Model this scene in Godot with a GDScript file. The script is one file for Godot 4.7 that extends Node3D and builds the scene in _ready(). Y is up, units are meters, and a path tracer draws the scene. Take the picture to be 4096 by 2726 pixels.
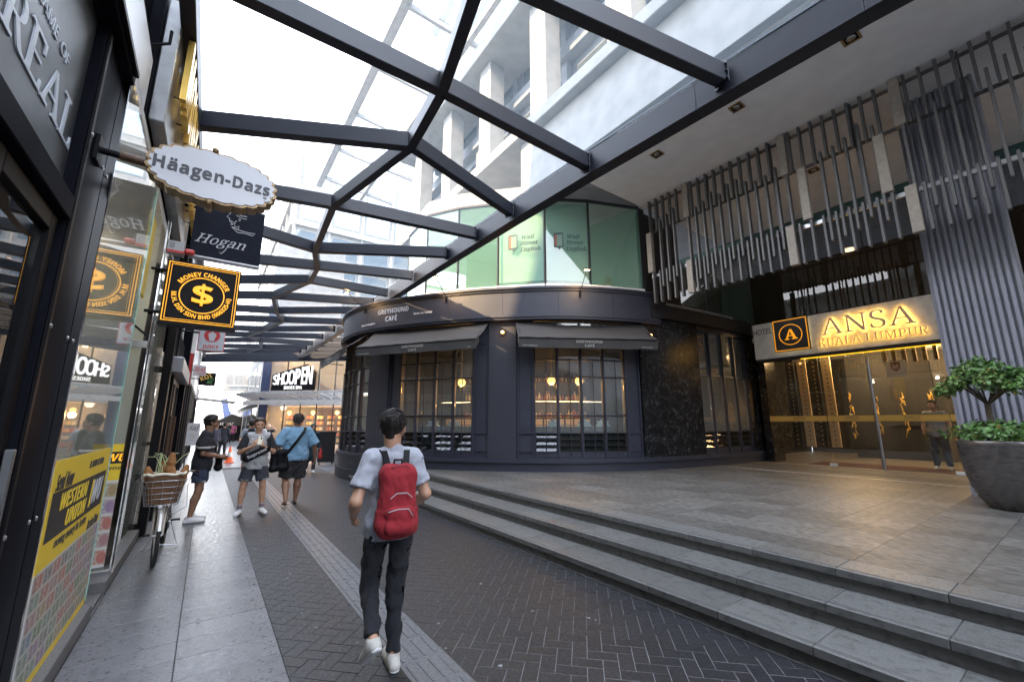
extends Node3D
# A covered shopping street seen from the pavement. -Z runs down the street, +X is towards the hotel, the camera stands at the origin.

var M := {}          # materials
var T := {}          # textures
var meshes := {}     # shared meshes
var taken := {}      # names of top-level things
var rng := RandomNumberGenerator.new()
var CP := PackedVector2Array()   # the curved front of the corner building, seen from above
var CS := PackedFloat32Array()   # arc length along it

func _ready() -> void:
	rng.seed = 7
	setup_camera_and_light()
	make_materials()
	make_curve()
	build_ground()
	build_steps_and_terrace()
	build_left_buildings()
	build_street_canopy()
	build_corner_building()
	build_hotel()
	build_towers()
	build_far_street()
	build_signs()
	build_bicycle()
	build_planter()
	build_people()
	build_small_things()

func setup_camera_and_light() -> void:
	var cam := Camera3D.new()
	cam.name = "camera"
	cam.position = Vector3(0, 1.62, 0)
	cam.rotation_degrees = Vector3(11.08, -35.64, 0)
	cam.fov = 78.44
	cam.near = 0.05
	cam.far = 400.0
	cam.current = true
	add_child(cam)
	var sun := DirectionalLight3D.new()
	sun.name = "sun"
	sun.light_color = Color(1.0, 0.86, 0.66)
	sun.light_energy = 1.0
	sun.light_angular_distance = 0.6
	sun.shadow_enabled = true
	add_child(sun)
	sun.look_at_from_position(Vector3(-12, 9.6, 1.6), Vector3.ZERO)
	var env := Environment.new()
	var sky := Sky.new()
	var sm := ProceduralSkyMaterial.new()
	sm.sky_top_color = Color(0.87, 0.915, 1.0)
	sm.sky_horizon_color = Color(1.0, 0.985, 0.95)
	sm.sky_curve = 0.25
	sm.sky_energy_multiplier = 1.25
	sm.ground_bottom_color = Color(0.35, 0.34, 0.33)
	sm.ground_horizon_color = Color(0.7, 0.69, 0.67)
	sm.sun_angle_max = 1.0
	sky.sky_material = sm
	env.background_mode = Environment.BG_SKY
	env.sky = sky
	env.tonemap_mode = Environment.TONE_MAPPER_LINEAR
	env.tonemap_exposure = 5.5
	env.sdfgi_enabled = true
	env.ssao_enabled = true
	env.ssil_enabled = true
	var we := WorldEnvironment.new()
	we.name = "world"
	we.environment = env
	add_child(we)

# ---------------------------------------------------------------- helpers
func lin(r: float, g: float, b: float) -> Color:
	return Color(r, g, b).linear_to_srgb()

func ramp(stops: Array) -> Gradient:
	var g := Gradient.new()
	var offs := PackedFloat32Array()
	var cols := PackedColorArray()
	for s in stops:
		offs.append(s[0])
		cols.append(s[1])
	g.offsets = offs
	g.colors = cols
	return g

func noise_tex(seed_: int, freq: float, octaves: int, stops: Array, size := 512, kind := FastNoiseLite.TYPE_SIMPLEX_SMOOTH, frac := FastNoiseLite.FRACTAL_FBM, normal := false, warp := 0.0) -> NoiseTexture2D:
	var n := FastNoiseLite.new()
	n.seed = seed_
	n.frequency = freq
	n.noise_type = kind
	n.fractal_type = frac
	n.fractal_octaves = octaves
	if warp > 0.0:
		n.domain_warp_enabled = true
		n.domain_warp_amplitude = warp
		n.domain_warp_frequency = freq * 0.6
	var t := NoiseTexture2D.new()
	t.width = size
	t.height = size
	t.seamless = true
	t.noise = n
	if normal:
		t.as_normal_map = true
		t.bump_strength = 4.0
	else:
		t.color_ramp = ramp(stops)
	return t

func grey(v: float) -> Color:
	return Color(v, v, v)

func mat(c: Color, rough := 0.6, metal := 0.0, tex: Texture2D = null, per := 1.0, opt := {}) -> StandardMaterial3D:
	var m := StandardMaterial3D.new()
	m.albedo_color = c
	m.roughness = rough
	m.metallic = metal
	if tex or opt.has("bump") or opt.has("rtex"):
		m.uv1_triplanar = true
		m.uv1_world_triplanar = true
		m.uv1_scale = Vector3.ONE / per
		if opt.has("stretch"):
			m.uv1_scale = opt.stretch
	if tex:
		m.albedo_texture = tex
	if opt.has("bump"):
		m.heightmap_enabled = true
		m.heightmap_texture = opt.bump
		m.heightmap_scale = opt.get("relief", 0.1)
	if opt.has("rtex"):
		m.roughness_texture = opt.rtex
	if opt.has("emit"):
		m.emission_enabled = true
		m.emission = opt.emit
		m.emission_energy_multiplier = opt.get("power", 1.0)
	if opt.has("spec"):
		m.metallic_specular = opt.spec
	if opt.has("alpha"):
		m.transparency = BaseMaterial3D.TRANSPARENCY_ALPHA
		m.albedo_color.a = opt.alpha
	if opt.has("coat"):
		m.clearcoat_enabled = true
		m.clearcoat = opt.coat
		m.clearcoat_roughness = 0.15
	if opt.has("sheen"):
		m.rim_enabled = true
		m.rim = opt.sheen
	if opt.has("back"):
		m.backlight_enabled = true
		m.backlight = opt.back
	if opt.has("stain"):
		m.detail_enabled = true
		m.detail_albedo = opt.stain
		m.detail_blend_mode = BaseMaterial3D.BLEND_MODE_MUL
		m.detail_uv_layer = BaseMaterial3D.DETAIL_UV_2
		m.uv2_triplanar = true
		m.uv2_world_triplanar = true
		m.uv2_scale = Vector3.ONE / 2.3
	if opt.has("vc"):
		m.vertex_color_use_as_albedo = true
	return m

func numbered(called: String) -> String:
	var n: int = taken.get(called, 0)
	taken[called] = n + 1
	return called if n == 0 else "%s_%03d" % [called, n]

func thing(called: String, label: String, category: String, at := Vector3.ZERO, group := "") -> Node3D:
	var o := Node3D.new()
	o.name = numbered(called)
	add_child(o)
	o.position = at
	o.set_meta("label", label)
	o.set_meta("category", category)
	if group != "":
		o.set_meta("group", group)
	return o

func structure(called: String, at := Vector3.ZERO) -> Node3D:
	var o := Node3D.new()
	o.name = numbered(called)
	add_child(o)
	o.position = at
	o.set_meta("kind", "structure")
	return o

func settle(t: Node3D, at: Vector3) -> void:   # moves a thing's own origin to its base, its parts staying where they are
	t.position = at
	for c in t.get_children():
		c.position -= at

func part(parent: Node3D, called: String, mesh: Mesh, m: Material, at := Vector3.ZERO, rot := Vector3.ZERO) -> MeshInstance3D:
	var o := MeshInstance3D.new()
	o.name = called
	o.mesh = mesh
	o.material_override = m
	o.position = at
	o.rotation = rot
	parent.add_child(o, true)
	return o

func cube(size: Vector3, bevel := 0.0) -> Mesh:
	var key := "%.4f %.4f %.4f %.4f" % [size.x, size.y, size.z, bevel]
	if not meshes.has(key):
		if bevel <= 0.0:
			var b := BoxMesh.new()
			b.size = size
			meshes[key] = b
		else:
			meshes[key] = bevelled(size, bevel)
	return meshes[key]

func bevelled(size: Vector3, b: float) -> ArrayMesh:
	var h := size / 2.0
	b = minf(b, minf(h.x, minf(h.y, h.z)) * 0.9)
	var st := begin()
	var inner := h - Vector3(b, b, b)
	for axis in 3:
		for sgn in [-1.0, 1.0]:
			var u := (axis + 1) % 3
			var v := (axis + 2) % 3
			var q := []
			for c in [[-1, -1], [1, -1], [1, 1], [-1, 1]]:
				var p := Vector3.ZERO
				p[axis] = h[axis] * sgn
				p[u] = inner[u] * c[0]
				p[v] = inner[v] * c[1]
				q.append(p)
			if sgn > 0:
				q.reverse()
			quad(st, q[0], q[1], q[2], q[3])
	for axis in 3:       # the twelve chamfers
		var u := (axis + 1) % 3
		var v := (axis + 2) % 3
		for su in [-1.0, 1.0]:
			for sv in [-1.0, 1.0]:
				var a := Vector3.ZERO
				var c := Vector3.ZERO
				a[u] = h[u] * su
				a[v] = inner[v] * sv
				c[u] = inner[u] * su
				c[v] = h[v] * sv
				var a2 := a
				var c2 := c
				a[axis] = -inner[axis]
				c[axis] = -inner[axis]
				a2[axis] = inner[axis]
				c2[axis] = inner[axis]
				if su * sv > 0:
					quad(st, a, c, c2, a2)
				else:
					quad(st, a2, c2, c, a)
	for sx in [-1.0, 1.0]:
		for sy in [-1.0, 1.0]:
			for sz in [-1.0, 1.0]:
				var s := Vector3(sx, sy, sz)
				var a := Vector3(h.x, inner.y, inner.z) * s
				var c := Vector3(inner.x, h.y, inner.z) * s
				var d := Vector3(inner.x, inner.y, h.z) * s
				if sx * sy * sz > 0:
					tri(st, a, d, c)
				else:
					tri(st, a, c, d)
	return done(st)

func box(parent: Node3D, called: String, lo: Vector3, hi: Vector3, m: Material, bevel := 0.0) -> MeshInstance3D:
	var a := Vector3(minf(lo.x, hi.x), minf(lo.y, hi.y), minf(lo.z, hi.z))
	var b := Vector3(maxf(lo.x, hi.x), maxf(lo.y, hi.y), maxf(lo.z, hi.z))
	return part(parent, called, cube(b - a, bevel), m, (a + b) / 2.0)

func seg(parent: Node3D, called: String, a: Vector2, b: Vector2, y0: float, y1: float, thick: float, m: Material, bevel := 0.0) -> MeshInstance3D:
	var d := b - a
	return part(parent, called, cube(Vector3(d.length(), y1 - y0, thick), bevel), m, Vector3((a.x + b.x) / 2, (y0 + y1) / 2, (a.y + b.y) / 2), Vector3(0, atan2(-d.y, d.x), 0))

func bar(parent: Node3D, called: String, a: Vector3, b: Vector3, w: float, h: float, m: Material, bevel := 0.0) -> MeshInstance3D:   # a beam of section w x h from a to b
	var d := b - a
	var o := part(parent, called, cube(Vector3(w, h, d.length()), bevel), m)
	var z := -d.normalized()
	var up := Vector3.UP if absf(z.y) < 0.98 else Vector3.RIGHT
	var x := up.cross(z).normalized()
	o.transform = Transform3D(Basis(x, z.cross(x), z), (a + b) / 2.0)
	return o

func rod(parent: Node3D, called: String, pts: Array, r: float, m: Material, n := 8) -> MeshInstance3D:
	var st := begin()
	tube(st, pts, r, n)
	return part(parent, called, done(st), m)

func begin() -> SurfaceTool:
	var st := SurfaceTool.new()
	st.begin(Mesh.PRIMITIVE_TRIANGLES)
	st.set_smooth_group(-1)
	return st

func done(st: SurfaceTool) -> ArrayMesh:
	st.generate_normals()
	return st.commit()

func tri(st: SurfaceTool, a: Vector3, b: Vector3, c: Vector3) -> void:
	st.add_vertex(a)
	st.add_vertex(b)
	st.add_vertex(c)

func quad(st: SurfaceTool, a: Vector3, b: Vector3, c: Vector3, d: Vector3) -> void:
	tri(st, a, b, c)
	tri(st, a, c, d)

func quad_uv(st: SurfaceTool, a: Vector3, b: Vector3, c: Vector3, d: Vector3) -> void:   # a top left, clockwise
	var uv := [Vector2(0, 0), Vector2(1, 0), Vector2(1, 1), Vector2(0, 1)]
	var p := [a, b, c, d]
	for i in [0, 1, 2, 0, 2, 3]:
		st.set_uv(uv[i])
		st.add_vertex(p[i])

func st_box(st: SurfaceTool, xf: Transform3D, size: Vector3) -> void:
	st.append_from(cube(size), 0, xf)

func tube(st: SurfaceTool, pts: Array, r: float, n := 8, r_end := -1.0, closed := false) -> void:
	st.set_smooth_group(1)
	var rings := []
	var up := Vector3.UP
	var count := pts.size()
	for i in count:
		var a: Vector3 = pts[maxi(i - 1, 0)] if not closed else pts[posmod(i - 1, count)]
		var b: Vector3 = pts[mini(i + 1, count - 1)] if not closed else pts[(i + 1) % count]
		var d := (b - a).normalized()
		var x := up.cross(d)
		if x.length() < 0.05:
			x = Vector3.RIGHT.cross(d)
			if x.length() < 0.05:
				x = Vector3.BACK.cross(d)
		x = x.normalized()
		var y := d.cross(x)
		up = y if i > 0 or absf(d.y) > 0.9 else up
		var rr := r if r_end < 0 else lerpf(r, r_end, float(i) / maxi(count - 1, 1))
		var ring := []
		for k in n:
			var t := TAU * k / n
			ring.append(pts[i] + (x * cos(t) + y * sin(t)) * rr)
		rings.append(ring)
	var last := count if closed else count - 1
	for i in last:
		var p: Array = rings[i]
		var q: Array = rings[(i + 1) % count]
		for k in n:
			var k2 := (k + 1) % n
			quad(st, p[k], p[k2], q[k2], q[k])
	if not closed:
		st.set_smooth_group(-1)
		for k in range(1, n - 1):
			tri(st, rings[0][0], rings[0][k + 1], rings[0][k])
			tri(st, rings[-1][0], rings[-1][k], rings[-1][k + 1])

func lathe(profile: Array, n := 32) -> ArrayMesh:   # profile of Vector2(radius, y), bottom to top
	var st := begin()
	st.set_smooth_group(1)
	for i in profile.size() - 1:
		var p: Vector2 = profile[i]
		var q: Vector2 = profile[i + 1]
		for k in n:
			var a := TAU * k / n
			var b := TAU * (k + 1) / n
			var pa := Vector3(cos(a) * p.x, p.y, sin(a) * p.x)
			var pb := Vector3(cos(b) * p.x, p.y, sin(b) * p.x)
			var qa := Vector3(cos(a) * q.x, q.y, sin(a) * q.x)
			var qb := Vector3(cos(b) * q.x, q.y, sin(b) * q.x)
			quad(st, pa, pb, qb, qa)
	return done(st)

func prism(poly: PackedVector2Array, y0: float, y1: float, st: SurfaceTool, cham := 0.0) -> void:   # a slab with the outline poly (x, z)
	if not Geometry2D.is_polygon_clockwise(poly):
		poly.reverse()
	var top := poly
	if cham > 0.0:
		var off := Geometry2D.offset_polygon(poly, -cham)
		if off.size() == 1 and off[0].size() == poly.size():
			top = PackedVector2Array()
			for p in poly:
				var best: Vector2 = off[0][0]
				for q in off[0]:
					if q.distance_squared_to(p) < best.distance_squared_to(p):
						best = q
				top.append(best)
	var idx := Geometry2D.triangulate_polygon(top)
	for i in range(0, idx.size(), 3):
		var a := top[idx[i]]
		var b := top[idx[i + 1]]
		var c := top[idx[i + 2]]
		if (b - a).cross(c - a) < 0:
			var t := b
			b = c
			c = t
		tri(st, Vector3(a.x, y1, a.y), Vector3(b.x, y1, b.y), Vector3(c.x, y1, c.y))
	var n := poly.size()
	for i in n:
		var a := poly[i]
		var b := poly[(i + 1) % n]
		var a2 := top[i]
		var b2 := top[(i + 1) % n]
		var lip := y1 - cham
		quad(st, Vector3(a.x, y0, a.y), Vector3(b.x, y0, b.y), Vector3(b.x, lip, b.y), Vector3(a.x, lip, a.y))
		if cham > 0.0:
			quad(st, Vector3(a.x, lip, a.y), Vector3(b.x, lip, b.y), Vector3(b2.x, y1, b2.y), Vector3(a2.x, y1, a2.y))

func plate(pts: Array, depth: float, uv := false) -> ArrayMesh:   # an outline in the xy plane, thickened backwards from z = 0
	var st := begin()
	var poly := PackedVector2Array(pts)
	if Geometry2D.is_polygon_clockwise(poly):
		poly.reverse()
	var idx := Geometry2D.triangulate_polygon(poly)
	for i in range(0, idx.size(), 3):
		var a := poly[idx[i]]
		var b := poly[idx[i + 1]]
		var c := poly[idx[i + 2]]
		if (b - a).cross(c - a) > 0:
			var t := b
			b = c
			c = t
		tri(st, Vector3(a.x, a.y, 0), Vector3(b.x, b.y, 0), Vector3(c.x, c.y, 0))
		tri(st, Vector3(a.x, a.y, -depth), Vector3(c.x, c.y, -depth), Vector3(b.x, b.y, -depth))
	for i in poly.size():
		var a := poly[i]
		var b := poly[(i + 1) % poly.size()]
		quad(st, Vector3(a.x, a.y, 0), Vector3(b.x, b.y, 0), Vector3(b.x, b.y, -depth), Vector3(a.x, a.y, -depth))
	return done(st)

func disc_pts(r: float, n := 40, cx := 0.0, cy := 0.0, ry := -1.0) -> Array:
	var a := []
	for k in n:
		var t := TAU * k / n
		a.append(Vector2(cx + cos(t) * r, cy + sin(t) * (r if ry < 0 else ry)))
	return a

func ring_mesh(r0: float, r1: float, depth: float, n := 48) -> ArrayMesh:
	var st := begin()
	for k in n:
		var a := TAU * k / n
		var b := TAU * (k + 1) / n
		var ca := Vector3(cos(a), sin(a), 0)
		var cb := Vector3(cos(b), sin(b), 0)
		var back := Vector3(0, 0, -depth)
		quad(st, ca * r1, ca * r0, cb * r0, cb * r1)
		quad(st, ca * r1, cb * r1, cb * r1 + back, ca * r1 + back)
		quad(st, ca * r0, ca * r0 + back, cb * r0 + back, cb * r0)
	return done(st)

func font_of(bold: bool, serif: bool) -> SystemFont:
	var key := "font%s%s" % [bold, serif]
	if not meshes.has(key):
		var f := SystemFont.new()
		f.font_names = PackedStringArray(["Droid Serif" if serif else "Droid Sans"])
		f.font_weight = 700 if bold else 400
		meshes[key] = f
	return meshes[key]

func text_mesh(s: String, cap: float, depth: float, bold := true, serif := false) -> TextMesh:   # cap: height of a capital
	var t := TextMesh.new()
	t.font = font_of(bold, serif)
	t.text = s
	t.font_size = 48
	t.pixel_size = cap / (48.0 * 0.714)
	t.depth = depth
	t.curve_step = 1.5
	t.horizontal_alignment = HORIZONTAL_ALIGNMENT_CENTER
	t.vertical_alignment = VERTICAL_ALIGNMENT_CENTER
	return t

func text(parent: Node3D, called: String, s: String, cap: float, depth: float, m: Material, at: Vector3, yaw := 0.0, stretch := 1.0, bold := true, serif := false, slant := 0.0) -> MeshInstance3D:
	var o := part(parent, called, text_mesh(s, cap, depth, bold, serif), m)
	var b := Basis(Vector3(stretch, 0, 0), Vector3(slant, 1, 0), Vector3(0, 0, 1))
	o.transform = Transform3D(Basis(Vector3.UP, yaw) * b, at)
	return o

func arc_text(parent: Node3D, called: String, s: String, cap: float, depth: float, m: Material, c: Vector3, radius: float, from_deg: float, to_deg: float, inward := false, bold := true) -> void:
	var st := SurfaceTool.new()
	st.begin(Mesh.PRIMITIVE_TRIANGLES)
	var f := font_of(bold, false)
	var total := 0.0
	var adv := []
	for ch in s:
		var w: float = f.get_string_size(ch, HORIZONTAL_ALIGNMENT_LEFT, -1, 48).x
		adv.append(w)
		total += w
	var run := 0.0
	for i in s.length():
		var mid: float = (run + adv[i] / 2.0) / total
		run += adv[i]
		if s[i] == " ":
			continue
		var a := deg_to_rad(lerpf(from_deg, to_deg, mid))
		var spin := a - PI / 2 if not inward else a + PI / 2
		st.append_from(text_mesh(s[i], cap, depth, bold), 0, Transform3D(Basis(Vector3.BACK, spin), c + Vector3(cos(a), sin(a), 0) * radius))
	part(parent, called, st.commit(), m)

# ---------------------------------------------------------------- smooth solids: distances to tapered bones, meshed as surface nets
func solid(bones: Array, cell: float, k := 0.02, cuts: Array = [], crumple := 0.0) -> ArrayMesh:
	# a bone: [a, b, radius at a, radius at b, squash of z (1 = round), cut flat at b]
	var lo := Vector3(1e9, 1e9, 1e9)
	var hi := -lo
	for b in bones:
		for e in [[b[0], b[2]], [b[1], b[3]]]:
			lo = lo.min(e[0] - Vector3.ONE * e[1])
			hi = hi.max(e[0] + Vector3.ONE * e[1])
	lo -= Vector3.ONE * cell * 2.5
	hi += Vector3.ONE * cell * 2.5
	var nx := int(ceil((hi.x - lo.x) / cell)) + 1
	var ny := int(ceil((hi.y - lo.y) / cell)) + 1
	var nz := int(ceil((hi.z - lo.z) / cell)) + 1
	var g := PackedFloat32Array()
	g.resize(nx * ny * nz)
	g.fill(1.0)
	var reach := maxf(cell * 2.2, k)
	for b in bones:
		var a: Vector3 = b[0]
		var ba: Vector3 = b[1] - a
		var ra: float = b[2]
		var dr: float = b[3] - ra
		var f: float = b[4] if b.size() > 4 else 1.0
		var flat: bool = b.size() > 5 and b[5]
		var dir := ba.normalized()
		var bl: Vector3 = a.min(b[1]) - Vector3.ONE * (maxf(ra, b[3]) + reach)
		var bh: Vector3 = a.max(b[1]) + Vector3.ONE * (maxf(ra, b[3]) + reach)
		var i0 := maxi(int((bl.x - lo.x) / cell), 0)
		var i1 := mini(int((bh.x - lo.x) / cell) + 1, nx - 1)
		var j0 := maxi(int((bl.y - lo.y) / cell), 0)
		var j1 := mini(int((bh.y - lo.y) / cell) + 1, ny - 1)
		var k0 := maxi(int((bl.z - lo.z) / cell), 0)
		var k1 := mini(int((bh.z - lo.z) / cell) + 1, nz - 1)
		var bs := Vector3(ba.x, ba.y, ba.z * f)
		var l2 := maxf(bs.length_squared(), 1e-9)
		for i in range(i0, i1 + 1):
			for j in range(j0, j1 + 1):
				var q := lo + Vector3(i, j, k0) * cell - a
				var at := (i * ny + j) * nz + k0
				for kk in range(k0, k1 + 1):
					var p := Vector3(q.x, q.y, q.z * f)
					var t := clampf(p.dot(bs) / l2, 0.0, 1.0)
					var d := (p - bs * t).length() - ra - dr * t
					if f > 1.0:
						d /= 1.0 + (f - 1.0) * 0.5
					if flat:
						d = maxf(d, (q - ba).dot(dir))
					var o := g[at]
					var h := maxf(k - absf(o - d), 0.0) / k
					g[at] = minf(o, d) - h * h * k * 0.25
					at += 1
					q.z += cell
	if crumple > 0.0:      # folds of cloth
		var fn := FastNoiseLite.new()
		fn.seed = bones.size() * 7 + nx
		fn.frequency = 5.5
		fn.fractal_octaves = 2
		for i in nx:
			for j in ny:
				for kk in nz:
					var at := (i * ny + j) * nz + kk
					if absf(g[at]) < cell * 2.5:
						var p := lo + Vector3(i, j, kk) * cell
						g[at] += crumple * (fn.get_noise_3d(p.x * 1.6 + p.y * 0.9, p.y * 1.1 - p.x * 0.5, p.z * 1.6) * 1.8 - 0.75)
	if cuts:
		for i in nx:
			for j in ny:
				for kk in nz:
					var at := (i * ny + j) * nz + kk
					if g[at] < 0.5:
						var p := lo + Vector3(i, j, kk) * cell
						for c in cuts:
							g[at] = maxf(g[at], (p - c[0]).dot(c[1]))
	var index := PackedInt32Array()
	index.resize(nx * ny * nz)
	index.fill(-1)
	var verts := PackedVector3Array()
	var norms := PackedVector3Array()
	var sx := ny * nz
	for i in nx - 1:
		for j in ny - 1:
			var at := (i * ny + j) * nz
			for kk in nz - 1:
				var v0 := g[at]
				if absf(v0) < cell * 2.0:
					var v1 := g[at + sx]
					var v2 := g[at + nz]
					var v3 := g[at + sx + nz]
					var v4 := g[at + 1]
					var v5 := g[at + sx + 1]
					var v6 := g[at + nz + 1]
					var v7 := g[at + sx + nz + 1]
					var neg := int(v0 < 0) + int(v1 < 0) + int(v2 < 0) + int(v3 < 0) + int(v4 < 0) + int(v5 < 0) + int(v6 < 0) + int(v7 < 0)
					if neg > 0 and neg < 8:
						var sum := Vector3.ZERO
						var n := 0
						for e in [[v0, v1, 0, 0, 0, 1, 0, 0], [v2, v3, 0, 1, 0, 1, 0, 0], [v4, v5, 0, 0, 1, 1, 0, 0], [v6, v7, 0, 1, 1, 1, 0, 0], [v0, v2, 0, 0, 0, 0, 1, 0], [v1, v3, 1, 0, 0, 0, 1, 0], [v4, v6, 0, 0, 1, 0, 1, 0], [v5, v7, 1, 0, 1, 0, 1, 0], [v0, v4, 0, 0, 0, 0, 0, 1], [v1, v5, 1, 0, 0, 0, 0, 1], [v2, v6, 0, 1, 0, 0, 0, 1], [v3, v7, 1, 1, 0, 0, 0, 1]]:
							if (e[0] < 0) != (e[1] < 0):
								var t: float = e[0] / (e[0] - e[1])
								sum += Vector3(e[2] + e[5] * t, e[3] + e[6] * t, e[4] + e[7] * t)
								n += 1
						index[at] = verts.size()
						verts.append(lo + (Vector3(i, j, kk) + sum / n) * cell)
						norms.append(Vector3(v1 + v3 + v5 + v7 - v0 - v2 - v4 - v6, v2 + v3 + v6 + v7 - v0 - v1 - v4 - v5, v4 + v5 + v6 + v7 - v0 - v1 - v2 - v3).normalized())
				at += 1
	var idx := PackedInt32Array()
	for i in range(1, nx - 1):
		for j in range(1, ny - 1):
			var at := (i * ny + j) * nz + 1
			for kk in range(1, nz - 1):
				if index[at] >= 0:
					var s := g[at] < 0
					if s != (g[at + sx] < 0):
						face(idx, index[at], index[at - nz], index[at - nz - 1], index[at - 1], s)
					if s != (g[at + nz] < 0):
						face(idx, index[at], index[at - 1], index[at - sx - 1], index[at - sx], s)
					if s != (g[at + 1] < 0):
						face(idx, index[at], index[at - sx], index[at - sx - nz], index[at - nz], s)
				at += 1
	var arrays := []
	arrays.resize(Mesh.ARRAY_MAX)
	arrays[Mesh.ARRAY_VERTEX] = verts
	arrays[Mesh.ARRAY_NORMAL] = norms
	arrays[Mesh.ARRAY_INDEX] = idx
	var m := ArrayMesh.new()
	if idx.size() > 0:
		m.add_surface_from_arrays(Mesh.PRIMITIVE_TRIANGLES, arrays)
	return m

func face(idx: PackedInt32Array, a: int, b: int, c: int, d: int, flip: bool) -> void:
	if a < 0 or b < 0 or c < 0 or d < 0:
		return
	if not flip:
		idx.append_array(PackedInt32Array([a, b, c, a, c, d]))
	else:
		idx.append_array(PackedInt32Array([a, c, b, a, d, c]))

func lamp(parent: Node3D, at: Vector3, energy: float, c: Color, size := 0.08) -> OmniLight3D:
	var l := OmniLight3D.new()
	l.name = "light"
	l.position = at
	l.light_energy = energy * 0.42
	l.light_color = c
	l.light_size = size
	l.omni_range = 12.0
	l.omni_attenuation = 2.0
	l.shadow_enabled = true
	parent.add_child(l, true)
	return l

# ---------------------------------------------------------------- the curved front of the corner building
func make_curve() -> void:
	var k := [Vector2(21, -6.2), Vector2(17.5, -6.25), Vector2(14.7, -6.30), Vector2(12.0, -6.45), Vector2(9.64, -6.74), Vector2(8.25, -7.19), Vector2(7.11, -7.80), Vector2(5.97, -8.80), Vector2(5.36, -9.46), Vector2(4.66, -10.42), Vector2(3.97, -11.55), Vector2(3.57, -12.5), Vector2(3.42, -13.4), Vector2(3.45, -14.3), Vector2(3.68, -15.3), Vector2(4.3, -16.9), Vector2(5.4, -18.6)]
	var raw := PackedVector2Array()
	for i in range(1, k.size() - 2):
		for t in 12:
			raw.append(k[i].cubic_interpolate(k[i + 1], k[i - 1], k[i + 2], t / 12.0))
	for pass_ in 10:
		var nxt := raw.duplicate()
		for i in range(1, raw.size() - 1):
			nxt[i] = (raw[i - 1] + raw[i] * 2.0 + raw[i + 1]) / 4.0
		raw = nxt
	CP = raw
	var s := 0.0
	CS.append(0.0)
	for i in range(1, CP.size()):
		s += CP[i].distance_to(CP[i - 1])
		CS.append(s)

func curve_s(x: float, z: float) -> float:
	var best := 1e9
	var out := 0.0
	var p := Vector2(x, z)
	for i in CP.size() - 1:
		var q := Geometry2D.get_closest_point_to_segment(p, CP[i], CP[i + 1])
		var d := q.distance_to(p)
		if d < best:
			best = d
			out = CS[i] + q.distance_to(CP[i])
	return out

func curve_p(s: float, off := 0.0) -> Vector2:
	var i := clampi(CS.bsearch(s) - 1, 0, CP.size() - 2)
	var t := (s - CS[i]) / (CS[i + 1] - CS[i])
	return CP[i].lerp(CP[i + 1], t) + curve_n(s) * off

func curve_n(s: float) -> Vector2:
	var i := clampi(CS.bsearch(s - 0.15) - 1, 0, CP.size() - 2)
	var j := clampi(CS.bsearch(s + 0.15), 1, CP.size() - 1)
	var t := (CP[j] - CP[i]).normalized()
	return Vector2(t.y, -t.x)

func strip(s0: float, s1: float, y0: float, y1: float, o0: float, o1: float, step := 0.18) -> ArrayMesh:   # a wall along the curve between the offsets o0 (inside) and o1 (outside)
	var st := begin()
	var n := maxi(int(ceil(absf(s1 - s0) / step)), 1)
	for i in n:
		var a := lerpf(s0, s1, float(i) / n)
		var b := lerpf(s0, s1, float(i + 1) / n)
		var ia := curve_p(a, o0)
		var ib := curve_p(b, o0)
		var oa := curve_p(a, o1)
		var ob := curve_p(b, o1)
		st.set_smooth_group(1)
		quad(st, Vector3(oa.x, y0, oa.y), Vector3(oa.x, y1, oa.y), Vector3(ob.x, y1, ob.y), Vector3(ob.x, y0, ob.y))
		st.set_smooth_group(2)
		quad(st, Vector3(ia.x, y0, ia.y), Vector3(ib.x, y0, ib.y), Vector3(ib.x, y1, ib.y), Vector3(ia.x, y1, ia.y))
		st.set_smooth_group(-1)
		quad(st, Vector3(ia.x, y1, ia.y), Vector3(ib.x, y1, ib.y), Vector3(ob.x, y1, ob.y), Vector3(oa.x, y1, oa.y))
		quad(st, Vector3(ia.x, y0, ia.y), Vector3(oa.x, y0, oa.y), Vector3(ob.x, y0, ob.y), Vector3(ib.x, y0, ib.y))
		if i == 0:
			quad(st, Vector3(ia.x, y0, ia.y), Vector3(ia.x, y1, ia.y), Vector3(oa.x, y1, oa.y), Vector3(oa.x, y0, oa.y))
		if i == n - 1:
			quad(st, Vector3(ib.x, y0, ib.y), Vector3(ob.x, y0, ob.y), Vector3(ob.x, y1, ob.y), Vector3(ib.x, y1, ib.y))
	return done(st)

func cbox(parent: Node3D, called: String, s: float, w: float, y0: float, y1: float, o0: float, o1: float, m: Material, bevel := 0.0) -> MeshInstance3D:   # a straight box on the curve
	var p := curve_p(s, (o0 + o1) / 2)
	var n := curve_n(s)
	return part(parent, called, cube(Vector3(w, y1 - y0, absf(o1 - o0)), bevel), m, Vector3(p.x, (y0 + y1) / 2, p.y), Vector3(0, atan2(n.x, n.y), 0))

func on_curve(s: float, y: float, off: float) -> Vector3:
	var p := curve_p(s, off)
	return Vector3(p.x, y, p.y)

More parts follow.
